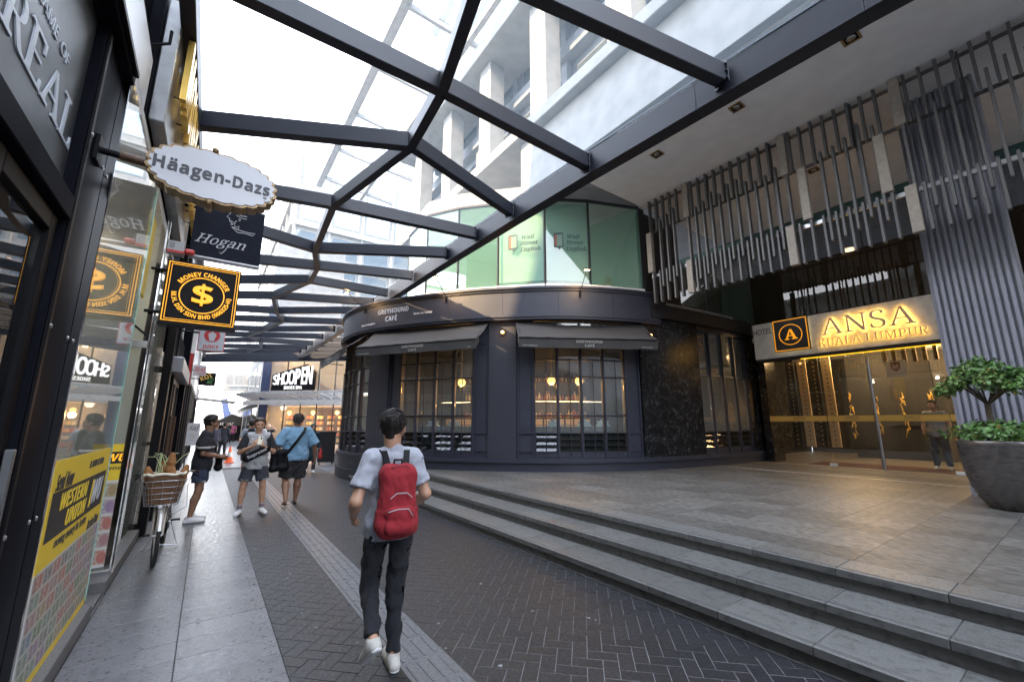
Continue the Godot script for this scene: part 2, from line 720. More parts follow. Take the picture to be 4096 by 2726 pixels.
func curve_text(parent: Node3D, called: String, str_: String, cap: float, depth: float, m: Material, s_mid: float, y: float, off: float, bold := true, stretch := 1.0) -> void:
	var st := SurfaceTool.new()
	st.begin(Mesh.PRIMITIVE_TRIANGLES)
	var f := font_of(bold, false)
	var unit := cap / (48.0 * 0.714) * stretch
	var total := 0.0
	for ch in str_:
		total += f.get_string_size(ch, HORIZONTAL_ALIGNMENT_LEFT, -1, 48).x * unit
	var run := 0.0
	for i in str_.length():
		var w: float = f.get_string_size(str_[i], HORIZONTAL_ALIGNMENT_LEFT, -1, 48).x * unit
		var s := s_mid + total / 2 - run - w / 2
		run += w
		if str_[i] == " ":
			continue
		var n := curve_n(s)
		st.append_from(text_mesh(str_[i], cap, depth, bold), 0, Transform3D(Basis(Vector3.UP, atan2(n.x, n.y)) * Basis.from_scale(Vector3(stretch, 1, 1)), on_curve(s, y, off)))
	part(parent, called, st.commit(), m)

# ---------------------------------------------------------------- materials
func make_materials() -> void:
	T.speck = noise_tex(1, 0.18, 4, [[0.0, grey(0.62)], [0.45, grey(0.86)], [0.6, grey(0.95)], [1.0, grey(1.0)]], 512)
	T.patch = noise_tex(2, 0.012, 5, [[0.0, grey(0.86)], [0.5, grey(0.94)], [1.0, grey(1.0)]], 512)
	T.stone = noise_tex(3, 0.05, 6, [[0.0, grey(0.7)], [0.4, grey(0.86)], [0.7, grey(0.96)], [1.0, grey(1.0)]], 512)
	T.fine = noise_tex(4, 0.35, 3, [[0.0, grey(0.75)], [1.0, grey(1.0)]], 512)
	T.relief = noise_tex(5, 0.06, 5, [[0.0, grey(0.0)], [1.0, grey(1.0)]], 512)
	T.wave = noise_tex(6, 0.01, 3, [[0.0, grey(0.0)], [1.0, grey(1.0)]], 256)
	T.sheen = noise_tex(7, 0.02, 5, [[0.0, grey(0.55)], [0.5, grey(0.85)], [1.0, grey(1.0)]], 512)
	T.grain = noise_tex(8, 0.03, 5, [[0.0, grey(0.5)], [0.45, grey(0.8)], [1.0, grey(1.0)]], 512)
	T.marble = noise_tex(9, 0.006, 4, [[0.0, grey(0.12)], [0.35, grey(0.15)], [0.491, grey(0.17)], [0.498, grey(0.62)], [0.5, grey(1.0)], [0.502, grey(0.62)], [0.509, grey(0.17)], [0.66, grey(0.14)], [0.665, grey(0.55)], [0.67, grey(0.14)], [1.0, grey(0.12)]], 1024, FastNoiseLite.TYPE_SIMPLEX_SMOOTH, FastNoiseLite.FRACTAL_FBM, false, 90.0)
	T.streak = noise_tex(10, 0.02, 5, [[0.0, grey(0.5)], [0.4, grey(0.78)], [0.6, grey(0.88)], [1.0, grey(1.0)]], 512)
	T.stain = noise_tex(11, 0.022, 6, [[0.0, grey(0.70)], [0.22, grey(0.84)], [0.36, grey(0.96)], [0.5, grey(1.0)], [1.0, grey(1.0)]], 1024)
	T.faint = noise_tex(12, 0.02, 4, [[0.0, grey(0.95)], [1.0, grey(1.0)]], 256)
	# paving
	M.slab = []
	for v in [0.92, 1.0, 1.08, 1.16]:
		M.slab.append(mat(lin(0.125 * v, 0.128 * v, 0.138 * v), 0.40, 0.0, T.stone, 0.7, {"stain": T.stain, "bump": T.relief, "relief": 0.06, "rtex": T.sheen}))
	M.paver = []
	for v in [[0.017, 0.0178, 0.022], [0.021, 0.0212, 0.0255], [0.019, 0.0182, 0.021], [0.015, 0.0160, 0.0205]]:
		M.paver.append(mat(lin(v[0], v[1], v[2]), 0.62, 0.0, T.speck, 0.35, {"stain": T.stain, "bump": T.relief, "relief": 0.12, "rtex": T.sheen}))
	M.grout_pale = mat(lin(0.20, 0.20, 0.20), 0.9, 0.0, T.patch, 0.9)
	M.grout_dark = mat(lin(0.02, 0.02, 0.022), 0.9, 0.0, T.patch, 0.9)
	M.tactile = mat(lin(0.13, 0.135, 0.145), 0.5, 0.0, T.stone, 0.8, {"rtex": T.sheen})
	M.granite = []
	for v in [0.9, 1.0, 1.1]:
		M.granite.append(mat(lin(0.150 * v, 0.150 * v, 0.142 * v), 0.55, 0.0, T.speck, 0.25, {"stain": T.stain, "bump": T.relief, "relief": 0.08, "rtex": T.sheen}))
	M.riser = M.granite[1]
	M.terrace = []
	for v in [0.84, 0.98, 1.12, 1.28]:
		M.terrace.append(mat(lin(0.140 * v, 0.134 * v, 0.122 * v), 0.62, 0.0, T.streak, 0.8, {"stain": T.stain, "stretch": Vector3(2.2, 2.2, 0.6), "bump": T.relief, "relief": 0.05, "rtex": T.sheen}))
	M.kerb = mat(lin(0.13, 0.13, 0.135), 0.5, 0.0, T.stone, 0.6)
	M.asphalt = mat(lin(0.09, 0.09, 0.095), 0.6, 0.0, T.stone, 1.5, {"rtex": T.sheen})
	# metal, paint, glass
	M.steel = mat(lin(0.016, 0.019, 0.030), 0.45, 0.0, T.patch, 1.6)
	M.cafe = mat(lin(0.030, 0.033, 0.050), 0.5, 0.0, T.patch, 2.0)
	M.cafe_wall = mat(lin(0.028, 0.030, 0.041), 0.7, 0.0, T.patch, 1.4, {"bump": T.relief, "relief": 0.25})
	M.cafe_dark = mat(lin(0.014, 0.014, 0.018), 0.6, 0.0, T.patch, 1.4)
	M.black = mat(lin(0.008, 0.008, 0.010), 0.5, 0.0, T.fine, 0.6, {"spec": 0.25})
	M.shopfront = mat(lin(0.009, 0.0095, 0.014), 0.5, 0.0, T.patch, 1.1, {"spec": 0.08})
	M.real_panel = mat(lin(0.055, 0.06, 0.068), 0.38, 0.3, T.patch, 0.9)
	M.letter_grey = mat(lin(0.45, 0.49, 0.55), 0.4)
	M.chrome = mat(lin(0.72, 0.73, 0.75), 0.08, 1.0)
	M.alu = mat(lin(0.55, 0.56, 0.58), 0.32, 1.0, T.fine, 0.5)
	M.dark_bronze = mat(lin(0.035, 0.028, 0.024), 0.35, 0.0, T.patch, 1.0)
	M.wood = mat(lin(0.13, 0.065, 0.035), 0.5, 0.0, T.grain, 0.6, {"stretch": Vector3(5, 0.7, 5)})
	M.glass = mat(Color(0.93, 0.97, 0.96), 0.0, 0.0, null, 1.0, {"alpha": 0.06})
	M.glass_dark = mat(Color(0.10, 0.12, 0.12), 0.0, 0.0, null, 1.0, {"alpha": 0.45})
	M.glass_green = mat(Color(0.66, 0.92, 0.82), 0.0, 0.0, null, 1.0, {"alpha": 0.09})
	M.glass_roof = mat(Color(0.84, 0.91, 0.95), 0.248, 0.0, null, 1.0, {"alpha": 0.10})
	M.glass_bronze = mat(Color(0.20, 0.17, 0.12), 0.0, 0.0, null, 1.0, {"alpha": 0.14})
	M.glass_mezz = mat(Color(0.10, 0.13, 0.09), 0.0, 0.0, null, 1.0, {"alpha": 0.55})
	M.mirror_glass = mat(lin(0.30, 0.36, 0.40), 0.05, 0.8)
	M.white = mat(lin(0.72, 0.72, 0.72), 0.55, 0.0, T.patch, 2.0)
	M.white_metal = mat(lin(0.42, 0.43, 0.44), 0.4, 0.0, T.patch, 2.0)
	M.soffit = mat(lin(0.76, 0.75, 0.745), 0.85, 0.0, T.faint, 2.5)
	M.cream = mat(lin(0.34, 0.345, 0.34), 0.75, 0.0, T.patch, 4.0)
	M.concrete = mat(lin(0.38, 0.38, 0.38), 0.8, 0.0, T.stone, 3.0)
	M.facade_grey = mat(lin(0.25, 0.275, 0.31), 0.7, 0.0, T.patch, 4.0)
	M.fin = mat(lin(0.11, 0.107, 0.107), 0.45, 0.2)
	M.fin_tan = mat(lin(0.34, 0.30, 0.25), 0.5, 0.1, T.patch, 0.6)
	M.corrugated = mat(lin(0.26, 0.265, 0.305), 0.42, 0.0)
	M.marble = mat(Color(0.85, 0.85, 0.87), 0.22, 0.0, T.marble, 2.6, {"spec": 0.3})
	M.awning = mat(lin(0.052, 0.048, 0.045), 0.9, 0.0, T.fine, 0.4, {"sheen": 0.2})
	M.blind = mat(lin(0.19, 0.30, 0.24), 0.8, 0.0, T.fine, 0.5)
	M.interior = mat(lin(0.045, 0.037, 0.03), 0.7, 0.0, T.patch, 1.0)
	M.interior_warm = mat(lin(0.22, 0.13, 0.06), 0.6, 0.0, T.grain, 0.8, {"stretch": Vector3(1, 4, 4)})
	M.gold = mat(lin(0.80, 0.52, 0.12), 0.3, 0.6)
	M.rose = mat(lin(0.82, 0.55, 0.38), 0.3, 0.3)
	M.yellow = mat(lin(0.72, 0.52, 0.03), 0.55)
	M.sign_yellow = mat(lin(0.85, 0.50, 0.03), 0.45, 0.0, null, 1.0, {"emit": Color(1.0, 0.62, 0.05), "power": 0.16})
	M.ink = mat(lin(0.015, 0.015, 0.016), 0.5)
	M.paper = mat(lin(0.74, 0.74, 0.74), 0.6, 0.0, T.fine, 0.5)
	M.sign_white = mat(lin(0.50, 0.51, 0.535), 0.35)
	M.sign_letters_lit = mat(lin(0.85, 0.85, 0.85), 0.5, 0.0, null, 1.0, {"emit": Color(1.0, 0.97, 0.9), "power": 0.16})
	M.navy = mat(lin(0.009, 0.012, 0.023), 0.6, 0.0, T.patch, 1.0, {"spec": 0.25})
	M.red = mat(lin(0.50, 0.03, 0.03), 0.4)
	M.brass_edge = mat(lin(0.42, 0.27, 0.12), 0.4, 0.3, T.grain, 0.3)
	M.halo = mat(lin(0.9, 0.7, 0.2), 0.5, 0.0, null, 1.0, {"emit": Color(1.0, 0.80, 0.36), "power": 1.9})
	M.halo_soft = mat(lin(0.9, 0.7, 0.3), 0.5, 0.0, null, 1.0, {"emit": Color(1.0, 0.80, 0.36), "power": 0.7})
	M.bulb_warm = mat(lin(0.9, 0.8, 0.6), 0.4, 0.0, null, 1.0, {"emit": Color(1.0, 0.78, 0.42), "power": 0.42})
	M.bulb_white = mat(lin(0.9, 0.88, 0.84), 0.4, 0.0, null, 1.0, {"emit": Color(1.0, 0.93, 0.82), "power": 0.8})
	M.tube_light = mat(lin(0.9, 0.9, 0.85), 0.4, 0.0, null, 1.0, {"emit": Color(1.0, 0.9, 0.7), "power": 0.6})
	M.blue_column = mat(lin(0.035, 0.05, 0.11), 0.4, 0.0, T.patch, 2.0)
	M.tree_bark = mat(lin(0.16, 0.12, 0.085), 0.85, 0.0, T.grain, 0.2)
	M.leaf = mat(Color(1, 1, 1), 0.38, 0.0, null, 1.0, {"vc": true, "back": Color(0.10, 0.16, 0.04)})
	M.skin = mat(lin(0.42, 0.24, 0.155), 0.5)
	M.skin_dark = mat(lin(0.22, 0.115, 0.07), 0.5)
	M.skin_pale = mat(lin(0.55, 0.36, 0.28), 0.5)
	M.hair = mat(lin(0.016, 0.012, 0.010), 0.55, 0.0, T.fine, 0.05, {"spec": 0.4})
	M.hair_brown = mat(lin(0.06, 0.032, 0.016), 0.55, 0.0, T.fine, 0.05)
	M.hair_grey = mat(lin(0.055, 0.05, 0.048), 0.85, 0.0, T.fine, 0.05)
	M.rubber = mat(lin(0.018, 0.018, 0.018), 0.7, 0.0, T.fine, 0.2)
	M.bread = mat(lin(0.42, 0.19, 0.06), 0.7, 0.0, T.grain, 0.12, {"bump": T.relief, "relief": 0.4})
	M.wicker = mat(lin(0.17, 0.085, 0.04), 0.7, 0.0, T.fine, 0.05, {"bump": T.grain, "relief": 0.3})
	M.linen = mat(lin(0.62, 0.57, 0.47), 0.9)

func cloth(c: Color) -> StandardMaterial3D:
	return mat(c, 0.85, 0.0, T.fine, 0.12, {"sheen": 0.15, "bump": T.relief, "relief": 0.25})

# ---------------------------------------------------------------- paving
func build_ground() -> void:
	var g := structure("ground")
	box(g, "base", Vector3(-40, -0.3, -120), Vector3(60, -0.012, 20), M.asphalt)
	var pave := structure("pavement")
	box(pave, "grout_bed", Vector3(-0.62, -0.01, -19), Vector3(1.58, -0.003, 2.0), M.grout_dark)
	box(pave, "grout_bed", Vector3(1.582, -0.01, -19), Vector3(3.52, -0.0022, 2.0), M.grout_pale)
	# the two rows of slabs along the shops
	var z := 1.2
	var row := 0
	while z > -15.0:
		for c in 2:
			var x0 := -0.612 if c == 0 else 0.003
			var x1 := -0.003 if c == 0 else 0.612
			var w := x1 - x0
			var o := part(pave, "slab", cube(Vector3(w, 0.02, 0.304), 0.0015), M.slab[rng.randi() % 4], Vector3((x0 + x1) / 2, -0.01 + rng.randf_range(-0.0006, 0.0006), z - 0.153))
			o.rotation = Vector3(rng.randf_range(-1, 1), 0, rng.randf_range(-1, 1)) * 0.0012
		z -= 0.308
		row += 1
	box(pave, "slab_far", Vector3(-0.612, -0.02, z), Vector3(0.612, -0.0005, -60), M.slab[1])
	# ribbed tiles for the blind
	z = 1.0
	while z > -19.0:
		var near := z > -13.5
		if near:
			part(pave, "tactile_tile", cube(Vector3(0.334, 0.02, 0.309), 0.002), M.tactile, Vector3(1.41, -0.009, z - 0.155))
			for k in 4:
				part(pave, "tactile_bar", tactile_bar(), M.tactile, Vector3(1.41 + (k - 1.5) * 0.08, 0.001, z - 0.155))
		z -= 0.311
	box(pave, "tactile_far", Vector3(1.245, -0.02, -13.6), Vector3(1.575, 0.002, -19), M.tactile)
	# herringbone bricks: 0.21 x 0.105 m, laid at 45 degrees
	var zones := [PackedVector2Array([Vector2(0.618, 1), Vector2(1.238, 1), Vector2(1.238, -18.5), Vector2(0.618, -18.5)]), PackedVector2Array([Vector2(1.584, 1), Vector2(3.49, 1), Vector2(3.49, -18.5), Vector2(1.584, -18.5)])]
	var w := 0.1065
	var found := []
	for zi in 2:
		var zone: PackedVector2Array = zones[zi]
		for i in range(-78, 78):
			for j in range(-78, 78):
				var d := posmod(i - j, 4)
				if d != 0 and d != 3:
					continue
				var c := Vector2(i + 1.0, j + 0.5) if d == 0 else Vector2(i + 0.5, j + 1.0)
				var pc := Vector2(c.x + c.y, c.x - c.y) * (w * 0.70711) + Vector2(2.2, -9.0)
				if pc.x < zone[0].x - 0.12 or pc.x > zone[1].x + 0.12 or pc.y > 0.9 or pc.y < -18.4:
					continue
				if pc.y > -0.4 - 0.0 and pc.x < 1.7 or pc.y > 0.3:
					continue
				found.append([pc, d, zi, pc.length_squared() + (4.0 if pc.y > -0.9 else 0.0) + (30.0 if pc.y > -1.8 and zi == 0 else 0.0)])
	found.sort_custom(func(a, b): return a[3] < b[3])
	var rest := [begin(), begin()]
	var singles := 0
	var joint := 0.0021
	for f in found:
		var zi: int = f[2]
		var pc: Vector2 = f[0]
		var e1 := Vector2(0.70711, 0.70711)
		var e2 := Vector2(0.70711, -0.70711)
		var hl := w - joint
		var hw := w / 2 - joint
		var a := e1 if f[1] == 0 else e2
		var b := e2 if f[1] == 0 else e1
		var poly := PackedVector2Array([pc - a * hl - b * hw, pc + a * hl - b * hw, pc + a * hl + b * hw, pc - a * hl + b * hw])
		var inside := true
		for p in poly:
			if p.x < zones[zi][0].x or p.x > zones[zi][1].x:
				inside = false
		var y1 := rng.randf_range(-0.0006, 0.0008) if zi == 0 else rng.randf_range(-0.0004, 0.0006)
		if singles < 300:
			if inside:
				var rot := PI / 4 if f[1] == 1 else 0.0
				part(pave, "brick", cube(Vector3(hl * 2, 0.02, hw * 2), 0.0015), M.paver[rng.randi() % 4], Vector3(pc.x, y1 - 0.01, pc.y), Vector3(rng.randf_range(-0.002, 0.002), -PI / 4 if f[1] == 0 else PI / 4, 0))
				singles += 1
			else:
				for q in Geometry2D.intersect_polygons(poly, zones[zi]):
					if q.size() >= 3:
						var st := begin()
						prism(q, -0.02, y1, st)
						part(pave, "brick", done(st), M.paver[rng.randi() % 4])
						singles += 1
		else:
			if inside:
				prism(poly, -0.02, y1, rest[zi])
			else:
				for q in Geometry2D.intersect_polygons(poly, zones[zi]):
					if q.size() >= 3:
						prism(q, -0.02, y1, rest[zi])
	for st in rest:
		var o := part(pave, "bricks_farther_off", done(st), M.paver[1])
		o.set_meta("kind", "stuff")
	# trodden gum
	var gum := mat(lin(0.20, 0.20, 0.205), 0.8)
	for i in 46:
		var gp := Vector2(rng.randf_range(-0.5, 3.3), rng.randf_range(-2.2, -9.5))
		var gr := rng.randf_range(0.009, 0.018)
		var o := []
		for k in 9:
			o.append(gp + Vector2.from_angle(TAU * k / 9) * gr * rng.randf_range(0.7, 1.2))
		var gst := begin()
		prism(PackedVector2Array(o), -0.002, 0.0028, gst)
		part(pave, "gum_spot", done(gst), gum)
	# beyond the arcade the street is paved with plain slabs
	var road := structure("street")
	for i in 9:
		for j in 6:
			var zz := -19.0 - i * 3.2
			box(road, "slab", Vector3(0.64 + j * 1.6, -0.02, zz), Vector3(0.64 + j * 1.6 + 1.59, 0.0 + 0.0005 * (i % 2), zz - 3.19), M.slab[(i * 5 + j * 3) % 4])

func tactile_bar() -> Mesh:
	if not meshes.has("tactile"):
		var st := begin()
		var o := []
		for k in 16:
			var t := TAU * k / 16
			o.append(Vector2(cos(t) * 0.0165, sin(t) * 0.0165 + (0.118 if sin(t) > 0 else -0.118)))
		prism(PackedVector2Array(o), 0.0, 0.006, st, 0.004)
		meshes["tactile"] = done(st)
	return meshes["tactile"]

func build_steps_and_terrace() -> void:
	var steps := structure("entrance_steps")
	var nose := [3.47, 3.90, 4.33]
	for k in 3:
		var top := 0.15 * (k + 1)
		box(steps, "riser", Vector3(nose[k] + 0.03, top - 0.16, 2.0), Vector3(nose[k] + 0.6, top - 0.062, -12.9), M.riser)
		var z := 1.9
		while z > -12.6:
			var depth := 0.455 if k < 2 else 0.36
			part(steps, "tread", cube(Vector3(depth, 0.06, 0.652), 0.004), M.granite[rng.randi() % 3], Vector3(nose[k] + depth / 2, top - 0.03, z - 0.328 - 0.05 * k))
			z -= 0.656
		for g in 2:
			var xg: float = nose[k] + 0.035 + g * 0.022
			box(steps, "anti_slip_strip", Vector3(xg, top - 0.004, 1.8), Vector3(xg + 0.006, top + 0.0018, -12.5), M.kerb)
	box(steps, "gutter_line", Vector3(3.492, -0.02, 2.0), Vector3(3.512, 0.004, -12.6), M.grout_pale)
	var ter := structure("terrace")
	box(ter, "slab_base", Vector3(4.4, -0.1, 6.0), Vector3(26, 0.405, -26), M.riser)
	# granite slabs, 0.44 x 0.66 m
	var n := 0
	var xi := 0
	while xi < 23:
		var x0 := 4.694 + xi * 0.44
		for zi in 18:
			var z0 := 0.52 - zi * 0.66
			var c := Vector2(x0 + 0.22, z0 - 0.33)
			var s := curve_s(c.x, c.y)
			if (c - curve_p(s)).dot(curve_n(s)) < -0.45:
				continue
			if c.x > 12.5 and c.y > -0.3:
				continue
			part(ter, "slab", cube(Vector3(0.4375, 0.04, 0.6565), 0.0012), M.terrace[rng.randi() % 4], Vector3(c.x, 0.43 + rng.randf_range(-0.0004, 0.0004), c.y))
			n += 1
		xi += 1
	box(ter, "inlay_line", Vector3(11.63, 0.44, 0.5), Vector3(11.67, 0.4525, -6.2), M.white)
	box(ter, "threshold_line", Vector3(13.98, 0.44, 0.5), Vector3(14.03, 0.4525, -6.0), M.alu)
	box(ter, "lobby_floor", Vector3(14.8, 0.40, 5.9), Vector3(25.5, 0.4475, -7.5), M.terrace[1])

# ---------------------------------------------------------------- the shops along the pavement
func build_left_buildings() -> void:
	# nearest shop: dark panels, a lettered fascia and glass doors
	var a := thing("dark_shop", "dark panelled shop with large grey lettering over glass doors", "shop")
	box(a, "lettered_panel", Vector3(-0.95, 2.79, 2.0), Vector3(-0.76, 3.86, -2.99), M.real_panel, 0.004)
	box(a, "panel_ledge", Vector3(-1.0, 2.66, 2.0), Vector3(-0.70, 2.785, -2.99), M.shopfront, 0.006)
	box(a, "cornice", Vector3(-1.0, 3.865, 2.0), Vector3(-0.66, 3.98, -3.50), M.shopfront, 0.006)
	box(a, "cornice_rail", Vector3(-0.658, 3.90, 2.0), Vector3(-0.635, 3.935, -3.45), M.black, 0.003)
	box(a, "upper_wall", Vector3(-1.3, 3.985, 2.0), Vector3(-0.80, 5.35, -4.30), M.shopfront)
	var pil := box(a, "pillar", Vector3(-1.0, 0.0, -3.0), Vector3(-0.715, 3.86, -3.475), M.shopfront, 0.006)
	box(a, "pillar_trim", Vector3(-0.714, 0.0, -3.01), Vector3(-0.700, 3.84, -3.05), M.black, 0.003)
	for yy in [3.19, 2.1, 1.1]:
		for zz in [-3.03, -3.42]:
			part(a, "bolt", lathe([Vector2(0.0, 0.008), Vector2(0.010, 0.006), Vector2(0.013, 0.0)], 10), M.alu, Vector3(-0.713 if zz < -3.2 else -0.699, yy, zz), Vector3(0, 0, -PI / 2))
	box(a, "sill", Vector3(-1.0, 0.0, 2.0), Vector3(-0.72, 0.10, -2.99), M.kerb, 0.004)
	for zz in [[-2.98, -2.20], [-2.17, -1.25], [-1.22, -0.30]]:
		var d := box(a, "door", Vector3(-0.80, 0.11, zz[0]), Vector3(-0.74, 2.65, zz[0] + 0.09), M.black, 0.004)
		var off := d.position
		for f in [[zz[1] - 0.09, zz[1], 0.11, 2.65], [zz[0] + 0.091, zz[1] - 0.091, 2.56, 2.65], [zz[0] + 0.091, zz[1] - 0.091, 0.11, 0.24]]:
			var fr := box(d, "frame", Vector3(-0.80, f[2], f[0]), Vector3(-0.74, f[3], f[1]), M.black, 0.004)
			fr.position -= off
		var gl := box(d, "pane", Vector3(-0.775, 0.241, zz[0] + 0.091), Vector3(-0.765, 2.559, zz[1] - 0.091), M.glass_dark)
		gl.position -= off
		var hd := box(d, "handle", Vector3(-0.735, 0.9, zz[0] + 0.03), Vector3(-0.70, 1.5, zz[0] + 0.055), M.alu, 0.004)
		hd.position -= off
	box(a, "floor", Vector3(-4.5, -0.2, 2.0), Vector3(-0.82, 0.09, -3.46), M.slab[0])
	box(a, "back_wall", Vector3(-4.6, 0.0, 2.0), Vector3(-4.4, 4.2, -3.46), M.concrete)
	box(a, "side_wall", Vector3(-4.4, 0.0, -3.38), Vector3(-1.0, 4.2, -3.47), M.concrete)
	box(a, "side_wall", Vector3(-4.4, 0.0, 2.0), Vector3(-0.8, 4.2, 2.12), M.concrete)
	box(a, "ceiling", Vector3(-4.4, 2.9, 2.0), Vector3(-0.96, 3.05, -3.38), M.white)
	text(a, "lettering", "REAL", 0.215, 0.006, M.letter_grey, Vector3(-0.757, 3.13, -2.50), PI / 2, 1.20, false, true)
	var unit := 0.062 / (48.0 * 0.714) * 1.25
	var zt := -1.83
	for w in ["IN", "THE", "NAME", "OF"]:
		var ww := font_of(false, false).get_string_size(w, HORIZONTAL_ALIGNMENT_LEFT, -1, 48).x * unit
		text(a, "lettering", w, 0.062, 0.005, M.letter_grey, Vector3(-0.757, 3.365, zt - ww / 2), PI / 2, 1.25, false, false)
		zt -= ww + 0.05
	settle(a, Vector3(-0.75, 0, -1.5))
	# a light box with a brown frame on the wall above
	var lb := thing("light_box", "white light box in a brown frame over the dark shop", "sign", Vector3(-0.76, 4.3, -3.1))
	part(lb, "frame", cube(Vector3(0.10, 0.62, 2.2), 0.006), mat(lin(0.07, 0.025, 0.022), 0.4, 0.0, T.patch, 0.8))
	part(lb, "face", cube(Vector3(0.02, 0.46, 2.04), 0.004), M.sign_white, Vector3(0.052, 0.02, 0))
	for k in 3:
		rod(lb, "bracket", [Vector3(0.05, 0.30, -0.9 + k * 0.9), Vector3(0.16, 0.38, -0.9 + k * 0.9), Vector3(0.16, 0.50, -0.9 + k * 0.9)], 0.012, M.black)
	# money changer
	var b := thing("money_changer_shop", "money changer's shop with chrome framed windows full of posters", "shop")
	box(b, "edge_trim", Vector3(-0.73, 0.0, -3.478), Vector3(-0.672, 4.0, -3.502), M.chrome, 0.004)
	box(b, "edge_trim", Vector3(-0.73, 0.0, -3.504), Vector3(-0.680, 4.0, -3.548), M.alu, 0.004)
	box(b, "kerb_stone", Vector3(-1.0, -0.02, -3.50), Vector3(-0.622, 0.115, -5.28), M.kerb, 0.005)
	box(b, "kerb_stone", Vector3(-1.0, -0.02, -5.88), Vector3(-0.622, 0.115, -8.36), M.kerb, 0.005)
	box(b, "door_sill", Vector3(-1.2, -0.02, -5.285), Vector3(-0.64, 0.018, -5.875), M.kerb, 0.004)
	box(b, "window_pane", Vector3(-0.694, 0.118, -3.552), Vector3(-0.684, 3.98, -5.36), M.glass)
	box(b, "pane_edge", Vector3(-0.697, 0.118, -5.361), Vector3(-0.681, 3.98, -5.368), mat(lin(0.25, 0.45, 0.38), 0.1))
	box(b, "window_pane", Vector3(-0.694, 0.118, -6.165), Vector3(-0.684, 3.98, -8.34), M.glass)
	box(b, "return_pane", Vector3(-1.6, 0.02, -6.148), Vector3(-0.636, 3.9, -6.158), M.glass)
	box(b, "corner_post", Vector3(-0.690, 0.118, -6.125), Vector3(-0.640, 3.98, -6.145), M.chrome, 0.003)
	box(b, "corner_post", Vector3(-0.634, 0.118, -6.125), Vector3(-0.615, 3.98, -6.162), M.chrome, 0.003)
	box(b, "transom", Vector3(-1.6, 2.44, -6.11), Vector3(-0.64, 2.52, -6.145), M.alu, 0.004)
	rod(b, "stay", [Vector3(-0.82, 2.72, -6.13), Vector3(-0.66, 2.58, -6.13)], 0.012, M.black)
	box(b, "stay_bracket", Vector3(-0.86, 2.66, -6.10), Vector3(-0.80, 2.80, -6.14), M.alu, 0.004)
	box(b, "skirting", Vector3(-1.6, 0.02, -6.10), Vector3(-0.64, 0.16, -6.145), M.alu, 0.004)
	box(b, "yellow_banner", Vector3(-0.76, 3.0, -5.70), Vector3(-0.74, 3.9, -6.10), M.yellow)
	box(b, "floor", Vector3(-4.5, -0.2, -3.48), Vector3(-1.02, 0.09, -8.36), M.slab[2])
	box(b, "back_wall", Vector3(-3.2, 0.0, -3.48), Vector3(-3.0, 4.0, -8.36), mat(lin(0.30, 0.34, 0.31), 0.7))
	box(b, "side_wall", Vector3(-3.0, 0.0, -8.25), Vector3(-0.75, 4.0, -8.36), mat(lin(0.30, 0.33, 0.30), 0.7))
	box(b, "ceiling", Vector3(-3.0, 3.99, -3.55), Vector3(-0.70, 4.10, -8.36), M.white)
	box(b, "upper_wall", Vector3(-1.3, 4.105, -4.32), Vector3(-0.72, 5.5, -8.6), M.shopfront)
	box(b, "counter", Vector3(-1.9, 0.09, -4.2), Vector3(-1.5, 1.15, -5.4), M.interior)
	for q in [Vector3(-1.7, 3.985, -4.6), Vector3(-1.7, 3.985, -7.2)]:
		part(b, "downlight", lathe([Vector2(0.0, -0.02), Vector2(0.07, -0.02), Vector2(0.08, 0.0)], 16), M.bulb_white, q)
		lamp(b, q - Vector3(0, 0.12, 0), 0.35, Color(1, 0.93, 0.8), 0.08)
	# main sign of the money changer: board with brass letters, above
	box(b, "sign_board", Vector3(-0.712, 4.20, -4.40), Vector3(-0.60, 5.46, -8.2), mat(lin(0.34, 0.35, 0.36), 0.3, 0.3, T.patch, 1.0), 0.008)
	var letters := "MONEY CHANGER"
	text(b, "sign_letters", letters, 0.62, 0.05, M.gold, Vector3(-0.52, 4.85, -6.4), PI / 2, 0.52)
	for k in 16:
		rod(b, "letter_pin", [Vector3(-0.60, 4.62 + 0.32 * (k % 2), -4.62 - k * 0.22), Vector3(-0.53, 4.62 + 0.32 * (k % 2), -4.62 - k * 0.22)], 0.006, M.black, 6)
	settle(b, Vector3(-0.68, 0, -6))
	build_posters()
	# next bay: dark posts, open glass doors in bronze frames, a metal ledge
	var c := thing("bronze_door_shop", "shop with black posts and glass doors in dark bronze frames", "shop")
	box(c, "post", Vector3(-0.66, 0.0, -8.38), Vector3(-0.555, 5.2, -8.50), M.black, 0.004)
	box(c, "post", Vector3(-0.66, 0.0, -9.60), Vector3(-0.575, 5.2, -9.72), M.black, 0.004)
	box(c, "post", Vector3(-0.66, 0.0, -12.0), Vector3(-0.50, 4.2, -12.35), M.shopfront, 0.004)
	box(c, "header", Vector3(-0.70, 2.46, -9.0), Vector3(-0.44, 2.72, -11.95), M.alu, 0.008)
	box(c, "header_face", Vector3(-0.70, 2.725, -8.52), Vector3(-0.60, 3.3, -11.95), M.shopfront, 0.004)
	for f in [[-1.02, -0.94, 0.03, 2.5], [-0.64, -0.56, 0.03, 2.5], [-0.94, -0.64, 2.40, 2.5], [-0.94, -0.64, 0.03, 0.15], [-0.94, -0.64, 1.28, 1.33]]:
		box(c, "door_frame", Vector3(f[0], f[2], -8.62), Vector3(f[1], f[3], -8.68), M.dark_bronze, 0.003)
	box(c, "door_pane", Vector3(-0.939, 0.151, -8.645), Vector3(-0.641, 2.399, -8.655), M.glass)
